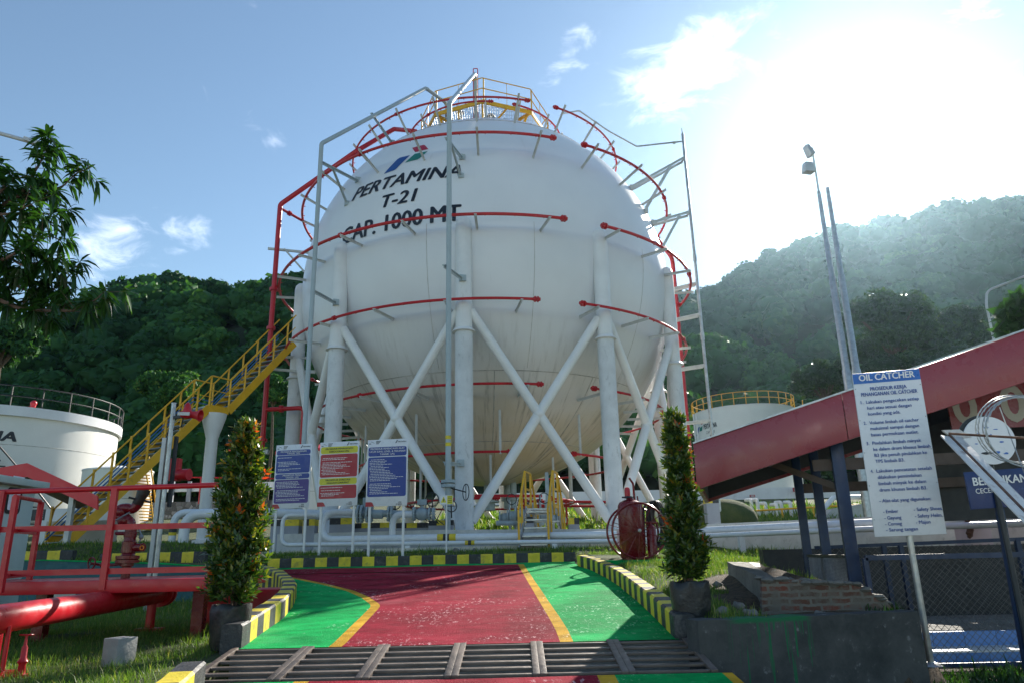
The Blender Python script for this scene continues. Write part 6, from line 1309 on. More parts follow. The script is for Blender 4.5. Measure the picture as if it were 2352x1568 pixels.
    a, b = at(*K5(1670, 830), 11.2), at(*K5(2700, 800), 10.3); m = MB(); m.prism([[a[0], a[1], 1.95], [b[0], b[1], 1.95], [b[0], b[1], 3.7], [a[0], a[1], 3.35]], (0, .05, 0)); props(m.build('grey_screen', M['dark']), 'dark grey screen hanging under the rear of the canopy', 'screen')  # lower edge extended down to keep sun off the basin floor
canopy()
def mesh_wires(mb, f, w, h, pitch, r=.0035):
    """chain link: two families of zig-zag free diagonals clipped to the panel"""
    for sgn in (1, -1):
        k = -h if sgn > 0 else 0.0; end = w if sgn > 0 else w+h
        while k < end:
            x0, y0 = k, 0.0
            if sgn > 0: xa, ya = (k, 0) if k >= 0 else (0, -k); xb, yb = (k+h, h) if k+h <= w else (w, w-k)
            else: xa, ya = (k, 0) if k <= w else (w, k-w); xb, yb = (k-h, h) if k-h >= 0 else (0, k)
            if abs(xb-xa) > .01: mb.tube([f.p(xa, ya, sgn*r*.6), f.p(xb, yb, sgn*r*.6)], r, 4, caps=False)
            k += pitch
M['wire'] = pmat('dull_wire', (.13, .13, .125), .6, .3, var=.3, scale=9)
def fences():
    Y = 9.0; a = at(*K6(1262, 300), Y); zb, zt = .30, float(at(*K6(1800, 298), Y)[2]); x0, x1 = float(a[0]), 8.3; t = thing('mesh_fence', 'blue framed chain link fence panel in front of the tiled basin', 'fence', ((x0+x1)/2, Y, .25)); m = MB(); m.beam([x0, Y, zt], [x1, Y, zt], .05, .06); m.beam([x0, Y, zb], [x1, Y, zb], .03, .04); m.build('rail', M['blue_post'], t)
    for x in (x0, x0+2.35): m = MB(); m.beam([x, Y, .22], [x, Y, zt], .055, .05, (0, 1, 0)); m.build('post', M['blue_post'], t)
    f = Face((x0+.03, Y+.0, zb), (1, 0, 0), (0, 0, 1), x1-x0-.03, zt-zb); m = MB(); mesh_wires(m, f, f.w, f.h, .085, .0030); m.build('chain_link', M['wire'], t)
    a, b = at(*K6(920, 240), 11.8), at(*K6(2420, 178), 10.4); t = thing('mesh_fence', 'rear mesh fence with a thin dark rail and blue posts beyond the basin', 'fence', ((a[0]+b[0])/2, 11, .5)); m = MB(); m.beam(a, b, .05, .05); m.build('rail', M['blue_post'], t); d = (b-a)*[1, 1, 0]; L = np.linalg.norm(d); f = Face([a[0], a[1], a[2]-1.0], d, (0, 0, 1), L, 1.0); m = MB(); mesh_wires(m, f, L, 1.0, .10, .003); m.build('chain_link', M['wire'], t)
    for s in (.34, .42, .93): p = a+(b-a)*s; m = MB(); m.beam([p[0], p[1], .4], p, .06, .06, (0, 1, 0)); m.build('post', M['blue_post'], t)
    pa, pb = cp(1.44, 2.45, 0), cp(1.70, .45, 0); pa[2] = pb[2] = 0; za0, za1, zb0, zb1 = 1.02, 1.62, 1.0, 1.46; t = thing('mesh_screen', 'fine mesh panel between the three blue canopy posts', 'fence', (pa+pb)/2+[0, 0, 1.0]); d = pb-pa; L = np.linalg.norm(d); f = Face([pa[0], pa[1], 1.0], d, (0, 0, 1), L, .48); m = MB(); mesh_wires(m, f, L, .48, .035, .0022); m.build('mesh', M['galv'], t); m = MB(); m.beam(pa+[0, 0, 1.50], pb+[0, 0, 1.50], .04, .04); m.beam(pa+[0, 0, 1.0], pb+[0, 0, 1.0], .04, .04); m.build('rail', M['dark'], t)
fences()
def razor_things():
    Y = 6.1; k = lambda x, y, yy=Y: at(*K5(x, y), yy); s = Y/FPX/2.7035*.91875
    t = thing('round_sign', 'round white sign with peeling blue and black patches behind the razor wire', 'sign', k(2090, 845, 6.9)); c = k(2088, 675, 6.9); n = nrm([-.15, -1, 0]); m = MB(); m.lathe([(.001, -.012), (.226, -.012), (.226, .006), (.001, .006)], c, 48, axis=-n); m.build('disc', M['sign_white'], t, smooth=30); m = MB(); m.lathe([(.001, 0), (.236, 0), (.236, .014), (.001, .014)], c-n*.03+[-.02, 0, .01], 48, axis=-n); m.build('backing', M['dark'], t, smooth=30)
    ux = nrm(np.cross([0, 0, 1], n))*-1; ux = np.array([1, -.15, 0])/1.0112; f = Face(c, ux, (0, 0, 1), .2, .2); m = MB(); m2 = MB(); rr = random.Random(2)
    for (x, y, w, h, dk) in ((-.01, .12, .05, .012, 0), (.07, .10, .05, .008, 0), (.10, -.02, .04, .015, 0), (-.04, -.12, .10, .03, 1), (.04, -.115, .06, .03, 0), (.12, -.13, .05, .02, 0), (-.12, -.03, .03, .01, 0), (.02, .05, .02, .02, 0), (-.09, .07, .03, .008, 0)):
        pts = [(x+w*.5*math.cos(a)*rr.uniform(.7, 1.2), y+h*.5*math.sin(a)*rr.uniform(.6, 1.3)) for a in np.linspace(0, 6.28, 11)[:-1]]; f.poly(m2 if dk else m, pts, .016)
    m.build('blue_patch', M['sign_head'], t); m2.build('black_patch', M['letter'], t); p = c+n*-.02; m = MB(); m.tube([p+[0, .03, 0], [p[0], p[1]+.03, .25]], .025, 10); m.build('post', M['dark'], t)
    t = thing('wire_bracket', 'rusty white angle iron fence bracket reaching into the frame at right', 'bracket', k(2325, 1120, 5.6)); a, b = k(1862, 650, 5.9), k(2480, 1270, 4.9); d = nrm(b-a); sd = nrm(np.cross(d, [0, 1, 0])); m = MB(); m.beam(a, b, .012, .085, sd); o = sd*(.095 if sd[2] > 0 else -.095); m.beam(a+o+d*.02, b+o, .012, .07, sd); m.build('angle_iron', M['bracketw'], t, bevel=.002); m = MB(); m.beam(a+o*.5-[0, .0, 0], b+o*.5, .02, .022, sd); m.build('rust_seam', M['rust'], t); m = MB(); m.prism([k(1775, 605, 5.9), k(1890, 600, 5.9), k(1975, 655, 5.9), k(1850, 665, 5.9)], (0, .02, 0)); m.build('tip_plate', M['bracketw'], t)
    m = MB(); m.tube([k(1815, 628, 5.85), k(2480, 668, 5.6)], .010, 8); m.build('rod', M['rust'], t)
    # concertina wire
    t = thing('razor_wire', 'coil of galvanised razor wire looping at the right edge', 'razor wire', k(2300, 1100, 5.7)); cc = k(2268, 600, 5.8); R = .262; ax = nrm([-.33, -.92, -.20]); a1 = nrm(np.cross(ax, [0, 0, 1])); a2 = np.cross(ax, a1); pts = []; N = 640; turns = 6.6
    for i in range(N): q = i/N; an = q*turns*2*math.pi+1.0; off = -.10+.42*q; pts.append(cc+ax*off+(a1*math.cos(an)*R*(.97+.05*math.sin(q*9))+a2*math.sin(an)*R*(1+.04*math.cos(q*7))))
    m = MB(); m.tube(pts, .0042, 5); m.build('wire', M['galv'], t); m = MB()
    for i in range(2, N-1, 3):
        p = pts[i]; d = nrm(pts[i+1]-pts[i-1]); o = nrm(np.cross(d, nrm(p-cc-ax*((p-cc)@ax)))); u = nrm(np.cross(d, o))
        for sg in (1, -1): m.add([p-d*.026, p-d*.004+o*sg*.016, p+d*.028+o*sg*.026+u*.004, p+d*.006, p-d*.026+u*.0016, p-d*.004+o*sg*.016+u*.0016, p+d*.028+o*sg*.026+u*.0056, p+d*.006+u*.0016], [(0, 1, 2, 3), (7, 6, 5, 4), (0, 4, 5, 1), (1, 5, 6, 2), (2, 6, 7, 3), (3, 7, 4, 0)])
    m.build('barb', M['galv'], t, smooth=0)
    m = MB(); pp = [k(2160, 450, 5.8), k(2215, 600, 5.8), k(2280, 770, 5.7), k(2330, 900, 5.6)]; m.tube(fillet(pp, .1), .0045, 5); m.build('loose_strand', M['galv'], t)
    # blue notice at the right edge
    bl = at(*K5(1970, 1142), 7.0); f = Face(bl, nrm([1, -.10, .045]), nrm([-.0, 0, 1]), .70, .345); t = thing('blue_notice', 'weathered navy sign with white capitals behind the razor wire', 'sign', (bl[0]+.3, 7.0, .3)); m = MB(); m.prism([f.p(0, 0), f.p(f.w, 0), f.p(f.w, f.h), f.p(0, f.h)], -f.n*.025); m.build('board', M['navy'], t, bevel=.003); m = MB(); f.text(m, 'BERSIHKAN', .30, .215, .49, .078, bold=.02); f.text(m, 'CECERAN', .065, .14, .25, .048, 'LEFT', bold=.005); f.text(m, 'B3', .28, .06, .06, .038, 'LEFT'); m.build('lettering', M['letter_white'], t)
    a, b = at(*K5(2150, 1150), 7.02), at(*K6(2345, 935), 7.02); m = MB(); m.beam([b[0], b[1], .2], [a[0]+.02, a[1], f.p(0, .2)[2]], .062, .05, (0, 1, 0)); m.build('post', M['blue_post'], t, bevel=.004)
M['bracketw'] = pmat('chipped_white_steel', (.62, .62, .62), .5, var=.08, scale=4, dirt=((.20, .10, .06), .35, 9), bump=.2)
M['rust'] = pmat('rusty_steel', (.12, .06, .04), .8, var=.4, scale=10, bump=.4)
razor_things()
def pink_wall():
    Y = 13.0; k = lambda x, y, yy=Y: at(*K5(x, y), yy); m = MB(); m.prism([k(1740, 985), k(1905, 955), k(1912, 1020), k(1900, 1070), k(1912, 1128), k(1830, 1150), k(1760, 1138)], (.0, .15, 0)); props(m.build('broken_wall', M['pinkwall'], smooth=0), 'broken pale pink wall slab right of the oil catcher sign', 'wall')
    a, b = k(1958, 1345, 12.6), k(2115, 1340, 12.6); zt = k(2040, 1140, 12.6)[2]; m = MB(); m.box(((a[0]+b[0])/2, 12.8, (zt+1.1)/2), (b[0]-a[0], .4, zt-1.1)); props(m.build('pink_pillar', M['pinkwall'], bevel=.01), 'squat pale pink pillar under the navy sign', 'pillar')
    m = MB(); rr = random.Random(3); pts = [k(1900+22*math.sin(y*.021)+(y-950)*.12+rr.uniform(-5, 5), y, 12.5) for y in range(955, 1340, 14)]; m.tube(pts, [rr.uniform(.02, .055) for _ in pts], 7); props(m.build('dead_branch', M['rust'], smooth=0), 'rough brown broken strip standing beside the pink pillar', 'branch')
pink_wall()
# ---------------------------------------------------------------- far yard, lamps, trees, grass, haze
def lamps():
    for i, (ub, vb, vt, lab) in enumerate(((1998, 1190, 440, 'tall grey floodlight mast with two lamp heads'), (2022, 1190, 432, 'tall grey mast without lamps beside the floodlight mast'))):
        Y = 30.0 if i == 0 else 31.0; p = at(1916 if i == 0 else 1938, 670, 30.0); x = p[0]; Y = 30.0; t = thing('floodlight_mast', lab, 'mast', (x, Y, 2.2)); zt = at(1885, vt, Y)[2]; m = MB(); zs = at(1955, 850, Y)[2]
        m.lathe([(.19, 2.2), (.18, zs), (.15, zs+.06), (.135, (zs+zt)/2), (.115, (zs+zt)/2+.05), (.085, zt)], (x, Y, 0), 18); m.build('pole', M['galv'], t)
        if i == 0:
            a = at(1872, 398, Y); m = MB(); m.tube([[x, Y, zt-.1], [x, Y, at(1860, 340, Y)[2]]], .05, 8); m.build('top_stub', M['galv'], t)
            for (c, sz, rz_, rx) in ((at(1856, 386, Y), (.50, .4, .50), .2, 0), (at(1857, 347, Y), (.27, .4, .56), .2, -.38)):
                m = MB(); m.box((0, 0, 0), sz, rz_, top=.72); R = Matrix.Rotation(rx, 3, 'Y'); m.v = [tuple(np.array(R @ Vector(q))+c) for q in m.v]; m.build('floodlight', M['lamp_grey'], t, bevel=.02)
            for (u, v, sz) in ((2012, 1110, (.35, .3, .5)), (2050, 1103, (.3, .3, .6))): q = at(u, v, Y-.2); m = MB(); m.box(q, sz); m.build('switch_box', M['lamp_grey'], t)
    Y = 25.0; b = at(2280, 797, Y); t = thing('street_lamp', 'slender grey street lamp curving to the right edge', 'street lamp', (b[0], Y, 1.8)); m = MB(); q = at(2263, 690, Y); m.tube(fillet([[q[0], Y, 1.8], [q[0], Y, q[2]-.2], at(2266, 668, Y), at(2300, 655, Y-.2), at(2360, 632, Y-.6), at(2420, 612, Y-1)], .5, 8), .042, 10); m.lathe([(.10, 1.8), (.09, b[2]), (.06, b[2]+.05)], (q[0], Y, 0), 12); m.build('pole', M['lamp_grey'], t); m = MB(); a = at(2425, 611, Y-1.0); m.box(a, (.7, .25, .12)); m.build('lamp_head', M['lamp_grey'], t)
    Y = 11.0; t = thing('street_lamp', 'grey street lamp arm crossing behind the branches at the left edge', 'street lamp', (-10.4, Y, .6)); m = MB(); m.tube(fillet([[-10.4, Y, .6], [-10.4, Y, at(-180, 290, Y)[2]], at(0, 307, Y), at(90, 332, Y)], .5), .035, 10); m.build('pole', M['lamp_grey'], t); m = MB(); a, b = at(60, 322, Y), at(112, 340, Y); m.beam(a, b, .16, .06); m.build('lamp_head', M['lamp_grey'], t)
lamps()
def far_yard():
    c, R = (19.9, 62.6), 4.17; t = cyl_tank('storage_tank', 'white tank with yellow railing numbered 22 beyond the red canopy', c, R, 5.0, 13.0, 'tankwhite', 'yellow', .0, nz=2, roof=.4)
    lo, z = cyl_lon(c, R, 1617, 985); lo1, _ = cyl_lon(c, R, 1647, 975); text_cyl(t, 'PERTAMINA', c, R, lo, lo1, z, .42, bold=.03); lo, z = cyl_lon(c, R, 1622, 989); text_cyl(t, 'CAP 1000', c, R, lo, lo+13, z-.25, .24); lo, z = cyl_lon(c, R, 1631, 1003); text_cyl(t, '22', c, R, lo, lo+7, z-.2, .40, bold=.03)
    for key, pts in (('logo_red', ((1608, 965), (1613, 963), (1615, 972), (1611, 974))), ('logo_green', ((1608, 981), (1614, 977), (1613, 988), (1607, 990))), ('logo_blue', ((1604, 981), (1608, 978), (1603, 999), (1600, 1001)))):
        m = MB(); out = []
        for u, v in pts: lo, z = cyl_lon(c, R, u, v); out.append((c[0]+(R+.014)*math.sin(math.radians(lo)), c[1]-(R+.014)*math.cos(math.radians(lo)), z))
        m.add(out, [(0, 1, 2, 3)]); m.build('emblem', M[key], t)
    m = MB()
    for u, v0, v1 in ((1592, 950, 1100), (1598, 950, 1100)): a = at(u, v0, 58); m.tube([[a[0], 58, a[2]], [a[0], 58, 5]], .05, 6)
    m.build('drop_pipe', M['white'], t)
    m = MB()
    for k in range(18): s = k/18; a = math.radians(75+s*20); m.box((c[0]+(R+.4)*math.sin(a), c[1]-(R+.4)*math.cos(a), 12.7-s*4.0), (.8, .25, .04), a)
    m.tube([[c[0]+(R+.8)*math.sin(math.radians(75+s*20)), c[1]-(R+.8)*math.cos(math.radians(75+s*20)), 13.8-s*4] for s in np.linspace(0, 1, 12)], .04, 6); m.build('stair', M['yellow'], t)
    def wall(name, lab, u0, u1, v0, Y, zb, mat, cat='wall', th=.3): a, b = at(u0, v0, Y), at(u1, v0, Y); m = MB(); z = a[2]*.5+b[2]*.5; m.box(((a[0]+b[0])/2, Y+th/2, (z+zb)/2), (b[0]-a[0], th, z-zb)); return props(m.build(name, M[mat]), lab, cat)
    wall('boundary_wall', 'long white boundary wall far behind the sphere on the right', 1080, 2130, 1122, 58, 4, 'whitewall')
    wall('stone_wall', 'dark river stone retaining wall below the far yellow railing', 1640, 2110, 1160, 44, 2.5, 'stonewall')
    wall('boundary_wall', 'white wall with dark posts above the stone slope left of the sphere', 375, 640, 1108, 50, 6.2, 'whitewall')
    wall('stone_wall', 'dark stone slope wall seen between the grey poles and the stair column', 330, 640, 1150, 48, 2.0, 'stonewall')
    wall('green_bank_wall', 'low dark stone wall under the sphere behind the valves', 1090, 1420, 1165, 47, 2.5, 'stonewall')
    for u in (397, 436, 480, 523, 560, 600): a = at(u, 1108, 49.9); m = MB(); m.box((a[0], 49.9, a[2]-.75), (.25, .15, 1.7)); props(m.build('wall_pier', M['plinth']), 'narrow grey pier standing against the white wall left of the sphere', 'pier', 'piers of the far white wall')
    t = thing('red_railing', 'thin red pipe railing above the stone slope left of the sphere', 'railing', at(480, 1150, 46)); m = MB(); m.tube([at(365, 1094, 46), at(640, 1098, 46)], .05, 6); m.tube([at(532, 1080, 46), at(600, 1100, 45)], .05, 6)
    m.build('rail', M['red'], t)
    for u in (378, 462, 540): m = MB(); a = at(u, 1096, 46); m.tube([a, a-[0, 0, 1.6]], .05, 6); m.build('post', M['red'], t)
    # standpipes and yellow rail
    for i, (x, y, xb) in enumerate(((787, 440, 826), (850, 438, 900), (945, 476, 990), (1070, 492, 1110), (1122, 466, 1160), (1222, 465, 1266))):
        Y = 36.0-.3*(i % 2); a = at(*K4((x+xb)/2, (y+650)/2), Y); m = MB(); tp = at(*K4(x, y), Y); m.tube(fillet([[a[0], Y, 2.2], [a[0], Y, tp[2]], [a[0]-.1, Y+.5, tp[2]+.02]], .12), .085, 10); props(m.build('standpipe', M['white']), 'upright white standpipe behind the yellow rail and before the stone wall', 'pipe', 'row of white standpipes')
    Y = 34.5; t = thing('yellow_railing', 'yellow pipe railing in front of the white standpipes', 'railing', at(*K4(1400, 640), Y)); m = MB(); m.tube([at(*K4(825, 562), Y), at(*K4(2010, 492), Y)], .045, 8); m.build('rail', M['yellow'], t)
    for x, y in ((832, 562), (1140, 545), (1490, 523)): m = MB(); a = at(*K4(x, y), Y); m.tube([a, [a[0], Y, 2.2]], .045, 8); m.build('post', M['yellow'], t)
    m = MB(); m.tube(fillet([at(*K4(1545, 610), 33), at(*K4(1715, 415), 34), at(*K4(2060, 408), 34)], .4), .11, 12); props(m.build('bent_pipe', M['white']), 'white pipe bending up and right behind the yellow railing', 'pipe')
    m = MB(); m.prism([at(*K4(1610, 640), 33.5), at(*K4(1720, 540), 33.5), at(*K4(2060, 480), 33.5), at(*K4(2070, 640), 33.5)], (0, 1.5, 0)); props(m.build('concrete_ramp', M['beam'], smooth=0), 'pale concrete ramp block below the bent white pipe', 'ramp')
    for (x0, x1, y0, y1, lab) in ((785, 840, 383, 410, 'small red warning sign on the far white wall'), (1270, 1345, 302, 348, 'larger red warning sign on the far white wall right of the small one')):
        Y = 57.5; a, b = at(*K4(x0, y1), Y), at(*K4(x1, y0), Y); m = MB(); m.prism([[a[0], Y, a[2]], [b[0], Y, a[2]], [b[0], Y, b[2]], [a[0], Y, b[2]]], (0, .1, 0)); o = m.build('red_sign', M['sign_red']); props(o, lab, 'sign'); m = MB()
        for i in range(2): m.add([(a[0]+(b[0]-a[0])*.15, Y-.02, a[2]+(b[2]-a[2])*(.25+.3*i)), (b[0]-(b[0]-a[0])*.15, Y-.02, a[2]+(b[2]-a[2])*(.25+.3*i)), (b[0]-(b[0]-a[0])*.15, Y-.02, a[2]+(b[2]-a[2])*(.42+.3*i)), (a[0]+(b[0]-a[0])*.15, Y-.02, a[2]+(b[2]-a[2])*(.42+.3*i))], [(0, 1, 2, 3)])
        m.build('lettering', M['letter_white'], o)
    for v, lab in ((1178, 'upper white pipe running left behind the grass hummock'), (1186, 'lower white pipe running left behind the grass hummock')):
        m = MB(); m.tube([at(1480, v+5, 37), at(1838, v-8, 37)], .10, 10); props(m.build('yard_pipe', M['white']), lab, 'pipe')
    # wall with a red band and striped piers seen between the legs
    m = MB(); a, b = at(1560, 1115, 52), at(1700, 1112, 52); m.box(((a[0]+b[0])/2, 52, a[2]), (b[0]-a[0], .2, .5)); props(m.build('red_beam', M['fascia_b']), 'red beam far behind the right legs of the sphere', 'beam')
    for (u0, u1, v0, v1, Y, lab) in ((1433, 1462, 1160, 1212, 23.5, 'grey pier with a yellow and black cap right of the step bridge'), (1627, 1650, 1140, 1205, 25.0, 'grey pier with a yellow cap behind the pointed shrub'), (1190, 1228, 1185, 1215, 24.0, 'small striped pier left of the step bridge'), (1308, 1330, 1188, 1215, 24.5, 'small pier with a yellow cap seen through the step bridge')):
        a, b = at(u0, v1, Y), at(u1, v0, Y); t = thing('pipe_pier', lab, 'pier', (a[0], Y, 1.8), 'striped piers under the sphere'); w = b[0]-a[0]; m = MB(); m.box((a[0]+w/2, Y+.2, (1.8+b[2]-.2)/2), (w, .4, b[2]-.2-1.8)); m.build('pier', M['plinth'], t)
        for key, o in (('hazard', -.25), ('black', .25)): m = MB(); m.box((a[0]+w/2+o*w, Y+.2, b[2]-.1), (w*.5, .41, .2)); m.build('striped_cap', M[key], t)
    t = thing('red_manifold', 'low red pipe manifold beyond the step bridge under the sphere', 'pipe', at(1330, 1160, 33)); m = MB(); m.tube([at(1090, 1137, 26), at(1245, 1138, 26)], .05, 8)
    for v in (1150, 1160): m.tube([at(1200, v, 33), at(1450, v+2, 33)], .055, 8)
    for u in (1205, 1240, 1300): a = at(u, 1145, 33); m.tube([a, a-[0, 0, 1.2]], .05, 8); m.tube([a+[0, 0, -.1], a], .14, 10)
    m.build('pipe', M['red'], t)
    t = thing('valve_cluster', 'cluster of grey valves and small pipes on a stand under the sphere', 'valve', at(1200, 1200, 25)); rr = random.Random(9)
    for i in range(9): u = 1170+i*14; a = at(u, rr.uniform(1130, 1165), 25+rr.uniform(0, 2)); m = MB(); m.tube([a, [a[0], a[1], 2.2]], rr.uniform(.03, .07), 8); m.build('riser', M['green_valve'], t)
    for i in range(7): a = at(1160+i*18, 1185+rr.uniform(-8, 8), 24.8); m = MB(); m.ball(a, .17, 12, sc=(1.2, 1, 1)); m.tube([a-[.2, 0, 0], a-[.15, 0, 0]], .22, 14); m.tube([a+[.15, 0, 0], a+[.2, 0, 0]], .22, 14); m.build('valve_body', M['green_valve'], t)
    for i in range(4): a = at(1175+i*25, 1150+rr.uniform(-8, 8), 24.7); m = MB(); m.torus(a, .17, .015, (.3, 1, .2), 20, 6); m.build('hand_wheel', M['dark'], t)
    m = MB(); m.tube([at(1160, 1190, 24.9), at(1300, 1193, 25.2)], .09, 10); m.tube([at(1140, 1200, 24.2), at(1250, 1200, 24.4)], .08, 10); m.box(at(1258, 1160, 25), (.12, .12, 2.2)); m.build('pipe', M['green_valve'], t)
    for (u, v0, v1) in ((1168, 1035, 1090), (1312, 985, 1045), (1096, 1100, 1180), (1213, 1085, 1160)):
        pass
    m = MB(); m.ball((0, 0, 0), 1, 20); sp = at(*K4(480, 600), 30); m.v = [tuple(np.array(q)*[1.35, 1.2, .85]+[sp[0], 30, sp[2]-.25]) for q in m.v]; props(m.build('grass_mound', M['ground'], smooth=60), kind='structure')
far_yard()

# ---------------------------------------------------------------- trees
def tree(name, label, base, cz, R, per, lsize, mat, seed, flat=1.0, n=9, group=None, lift=0.0):
    rg = np.random.default_rng(seed); b = np.array(base, float); c = np.array([b[0], b[1], cz]); t = thing(name, label, 'tree', b, group); m = MB(); m.tube([b-[0, 0, .5], b+(c-b)*.5+[.1*R, 0, 0], c-[0, 0, R*.1]], [R*.10, R*.075, R*.04], 10)
    cl = []
    for k in range(n):
        a = 2*math.pi*k/n+rg.uniform(-.4, .4); e = rg.uniform(-.6, .9); p = c+R*np.array([math.cos(a)*.62*math.cos(e), math.sin(a)*.62*math.cos(e), .72*math.sin(e)*flat]); cl.append(p); m.tube([c-[0, 0, R*.6], (c+p)/2-[0, 0, R*.15], p], [R*.035, R*.025, R*.01], 6)
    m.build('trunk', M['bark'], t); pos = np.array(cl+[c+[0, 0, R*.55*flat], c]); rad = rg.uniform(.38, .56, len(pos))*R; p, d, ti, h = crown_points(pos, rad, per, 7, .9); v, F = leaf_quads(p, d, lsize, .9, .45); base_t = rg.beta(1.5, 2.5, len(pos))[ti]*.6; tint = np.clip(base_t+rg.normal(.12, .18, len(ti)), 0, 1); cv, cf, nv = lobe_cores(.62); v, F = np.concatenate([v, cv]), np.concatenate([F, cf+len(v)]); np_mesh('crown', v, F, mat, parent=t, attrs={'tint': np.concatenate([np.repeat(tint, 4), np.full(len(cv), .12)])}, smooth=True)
def gz(x, y): return float(g(x, y))
for (u, v, Y, R, per, ls, mat, lab, flat, sd) in ((2045, 770, 58, 4.0, 1500, .19, 'tree_leaf', 'tall round topped tree right of the floodlight masts', 1.1, 21), (2195, 790, 62, 3.9, 1500, .19, 'tree_leaf', 'broad dark tree beside the slender street lamp', .95, 22), (1892, 885, 50, 2.2, 1000, .16, 'tree_leaf', 'small loose tree left of the floodlight masts above the canopy', .9, 23), (2080, 880, 54, 3.0, 900, .17, 'tree_leaf', 'lower dark tree directly behind the masts and canopy roof', .9, 24), (2190, 880, 55, 3.0, 900, .17, 'tree_leaf', 'lower dark tree between the tall tree and the street lamp', .9, 27),
                                              (2368, 742, 17, .80, 130, .20, 'mango', 'bright leafy tree at the right edge above the fascia', .9, 25), (5, 800, 60, 3.0, 900, .26, 'forest_a', 'sunlit green tree at the left edge beyond the storage tank', .9, 26), (392, 918, 62, 3.1, 1200, .24, 'forest_a', 'round pale crowned tree behind the upper part of the staircase', .8, 28), (628, 905, 56, 1.6, 600, .2, 'forest_a', 'small light green tree behind the left red riser', 1.0, 29)):
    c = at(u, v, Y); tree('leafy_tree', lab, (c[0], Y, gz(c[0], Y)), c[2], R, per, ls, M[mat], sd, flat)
def mango():
    Y = 8.2; rg = np.random.default_rng(77); k = zf_(0, 280, 2.703); t = thing('mango_tree', 'dark long leaved tree reaching in from the left edge', 'tree', (-9.6, 8.6, .7)); m = MB()
    P = lambda x, y, dy=0.0: at(*k(x, y), Y+dy); root = np.array([-9.6, 8.6, .7]); fork = np.array([-9.2, 8.5, 3.2]); m.tube([root-[0, 0, .3], root*.5+fork*.5+[.1, 0, 0], fork], [.17, .14, .11], 10)
    lines = [[fork, P(-420, 900), P(-100, 700), P(140, 560), P(215, 440), P(300, 290), P(335, 150)], [P(140, 560), P(300, 555, .2), P(430, 500, .2), P(520, 410, .2), P(610, 385, .2)], [fork, P(-500, 1250), P(-80, 1240), P(120, 1325), P(300, 1345), P(490, 1345), P(640, 1275), P(720, 1200)], [fork, P(-500, 1100), P(-100, 1050), P(60, 980, -.3), P(200, 900, -.3), P(340, 830, -.3), P(420, 880, -.3)], [fork, P(-400, 1180), P(-50, 1230, .3), P(100, 1170, .3), P(260, 1150, .3), P(440, 1100, .3), P(530, 1040, .3)], [fork, P(-300, 800), P(-60, 640, -.2), P(40, 480, -.2), P(70, 400, -.2)], [P(-100, 700), P(60, 690, -.4), P(180, 640, -.4), P(260, 600, -.4)], [P(60, 980), P(150, 1040, -.2), P(300, 1010, -.2), P(420, 980, -.2)], [P(-80, 640), P(-20, 380), P(10, 330)], [P(100, 1170), P(230, 1230, .2), P(380, 1200, .2)], [P(140, 560), P(260, 680, .1), P(340, 700, .1), P(400, 640, .1)]]
    vs = []; fs = []; tint = []; n = 0
    for L in lines:
        L = fillet(L, .15, 3); r = np.linspace(.038 if np.allclose(L[0], fork) else .018, .004, len(L)); m.tube(L, list(r), 6); seg = np.array(L); d = np.r_[0, np.cumsum(np.linalg.norm(np.diff(seg, axis=0), axis=1))]; tot = d[-1]
        def pt(s): return np.array([np.interp(s, d, seg[:, i]) for i in range(3)])
        s0 = max(0, tot-2.6); s = s0; twigs = []
        while s < tot: twigs.append((pt(s), nrm(pt(min(s+.05, tot))-pt(max(0, s-.05))), s/tot)); s += .075
        twigs.append((pt(tot), nrm(pt(tot)-pt(tot-.05)), 1.0))
        for (p, dr, q) in twigs:
            end = q >= .999; sd = nrm(rg.normal(size=3)*.7+dr*.5+np.array([0, 0, .25])); ln = 0 if end else rg.uniform(.06, .30); tip = p+sd*ln
            if ln: m.tube([p, tip], [.004, .002], 4, caps=False)
            ax = dr if end else sd
            for j in range(rg.integers(11, 16)):
                az = j*2.4+rg.uniform(-.3, .3); a = nrm(np.cross(ax, [.3, .5, .8])); b = np.cross(ax, a); out = nrm(a*math.cos(az)+b*math.sin(az)+ax*rg.uniform(.1, .9)+np.array([0, 0, -.28])); Ln = rg.uniform(.16, .26); w = Ln*.115; side = nrm(np.cross(out, [0, 0, 1])+rg.normal(size=3)*.25); nn = np.cross(side, out); q0 = tip-ax*rg.uniform(0, .07); droop = np.array([0, 0, -1.0])*Ln*rg.uniform(.22, .62)
                c1, c2, e = q0+out*Ln*.35+droop*.12, q0+out*Ln*.72+droop*.5, q0+out*Ln+droop; fold = nn*w*.35; vs += [q0, c1+side*w+fold, c1-side*w+fold, c2+side*w*.8+fold*.7, c2-side*w*.8+fold*.7, e, c1, c2]; fs += [(n, n+6, n+1, n+1), (n, n+2, n+6, n+6), (n+6, n+7, n+3, n+1), (n+2, n+4, n+7, n+6), (n+7, n+5, n+3, n+3), (n+4, n+5, n+7, n+7)]; n += 8; tint += [np.clip(rg.normal(.35, .22), 0, 1)]*8
    m.build('trunk', M['twig'], t); tri = []
    for f in fs:
        if f[2] == f[3]: tri.append(f[:3])
        else: tri += [(f[0], f[1], f[2]), (f[0], f[2], f[3])]
    np_mesh('crown', np.array(vs), np.array(tri), M['mango'], parent=t, attrs={'tint': tint})
mango()

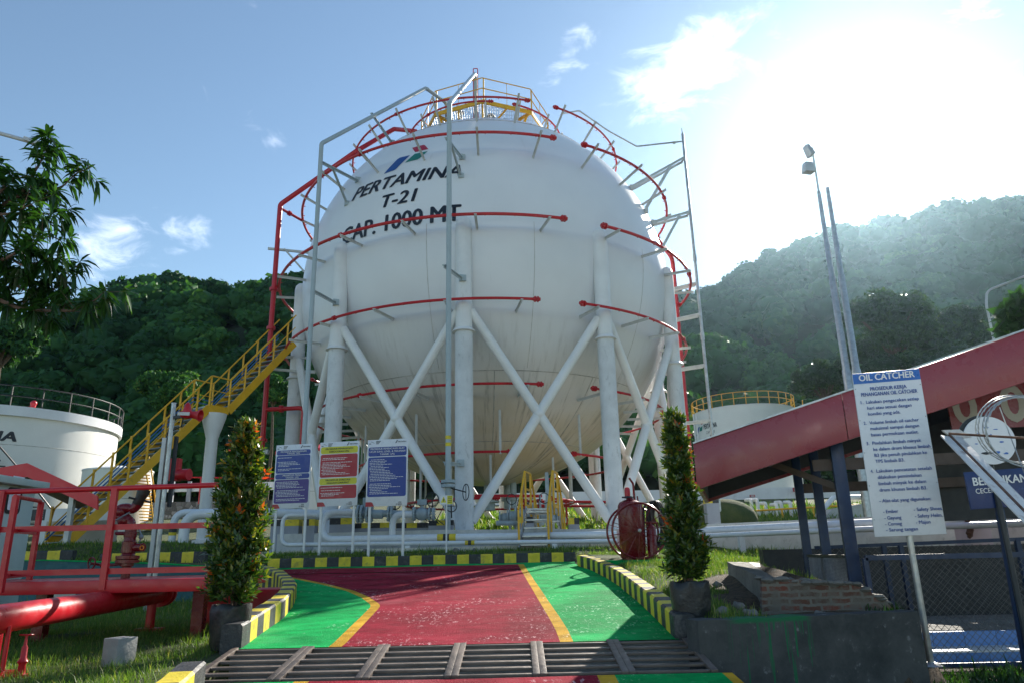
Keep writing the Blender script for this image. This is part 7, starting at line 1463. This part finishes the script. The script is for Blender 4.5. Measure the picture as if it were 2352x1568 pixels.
# ---------------------------------------------------------------- grass
def blades(name, label, n, xr, yr, mask, hgt, wid, seed, cat='grass', dens=None, mat='grassblade'):
    rg = np.random.default_rng(seed); x = rg.uniform(*xr, n*3); y = rg.uniform(*yr, n*3); keep = mask(x, y)
    cl = vnoise(x, y, 2.3, seed)*.5+.5+rg.normal(size=len(x))*.18; keep &= cl > (dens if dens is not None else .32); x, y, cl = x[keep][:n], y[keep][:n], cl[keep][:n]; k = len(x); z = g(x, y)-.012
    h = hgt*rg.gamma(4, .25, k)*(.55+.6*np.clip(cl, 0, 1)); a = rg.uniform(0, 2*np.pi, k); lean = rg.uniform(.15, .95, k)*h; w = wid*rg.uniform(.6, 1.3, k); dx, dy = np.cos(a), np.sin(a); sx, sy = -dy*w, dx*w
    b = np.stack([x, y, z], -1); s = np.stack([sx, sy, 0*sx], -1); m1 = b+np.stack([dx*lean*.35, dy*lean*.35, h*.6], -1); tp = b+np.stack([dx*lean, dy*lean, h*.95], -1); v = np.stack([b-s, b+s, m1+s*.75, m1-s*.75, tp], 1).reshape(-1, 3); i = np.arange(k)[:, None]*5
    F = np.concatenate([i+[0, 1, 2], i+[0, 2, 3], i+[3, 2, 4]], 0); tint = np.clip(rg.normal(.42, .2, k)+(rg.random(k) < .14)*.45, 0, 1); o = np_mesh(name, v, F, M[mat], attrs={'tint': np.repeat(tint, 5)}); props(o, label, cat, None, 'stuff')
blades('lawn_grass', 'rough green lawn grass on the left below the red pipe', 90000, (-8.5, -2.5), (5.6, 12.5), lambda x, y: (x < fx(KL, y)-.25) | (y < 7.2) & (x < -2.95), .062, .0026, 1)
blades('lawn_grass', 'green lawn grass behind the red platform on the left', 16000, (-13, -3.0), (12.5, 15.6), lambda x, y: (x < fx(KL, y)-.4), .09, .006, 2)
blades('lawn_grass', 'patchy grass and soil right of the painted road', 22000, (1.6, 4.0), (6.95, 17.2), lambda x, y: (x > fx(KR, y)+.22) & (soil(x, y) < .55) & ~((y > 13.9) & (y < 16.6)), .07, .0036, 3, dens=.40)
blades('verge_grass', 'strip of short grass behind the far striped kerb', 26000, (-6, 8.5), (17.35, 19.6), lambda x, y: x > -99, .075, .007, 4, dens=.36)
blades('verge_grass', 'grass bank on the right below the white pipes', 20000, (2.2, 9.5), (11.0, 17.2), lambda x, y: (x > 2.2+.1*(y-11)) & (y > 13.0), .08, .006, 5, dens=.34)
blades('weeds', 'low weeds coloured dark for shade at the lower right corner', 9000, (3.4, 6.5), (6.2, 8.8), lambda x, y: (x > 3.85) | (y < 7.0), .07, .009, 6, dens=.30, mat='weed')  # leaf colour darkened to stand in for shade in this corner
blades('far_grass', 'bright grass in the yard behind the sphere', 26000, (-4, 22), (31, 44), lambda x, y: x > -99, .22, .03, 7, dens=.2)
blades('left_grass', 'short grass above the teal wall on the left', 12000, (-13, -5.6), (16.3, 19.5), lambda x, y: y > 16.4+.1*(-5.3-x), .07, .008, 8, dens=.35)

def haze():
    m, nt, p, out = new_mat('haze_air'); nt.nodes.remove(p); v = nd(nt, 'ShaderNodeVolumePrincipled'); v.inputs['Color'].default_value = (.52, .80, 1.0, 1); v.inputs['Density'].default_value = HAZE_DENSITY; v.inputs['Anisotropy'].default_value = HAZE_ANISO; nt.links.new(v.outputs[0], out.inputs['Volume'])
    mb = MB(); mb.box((60, 190, 84), (900, 560, 172)); o = mb.build('haze', m, smooth=0); props(o, 'pale humid haze filling the valley', 'haze', None, 'stuff')
haze()
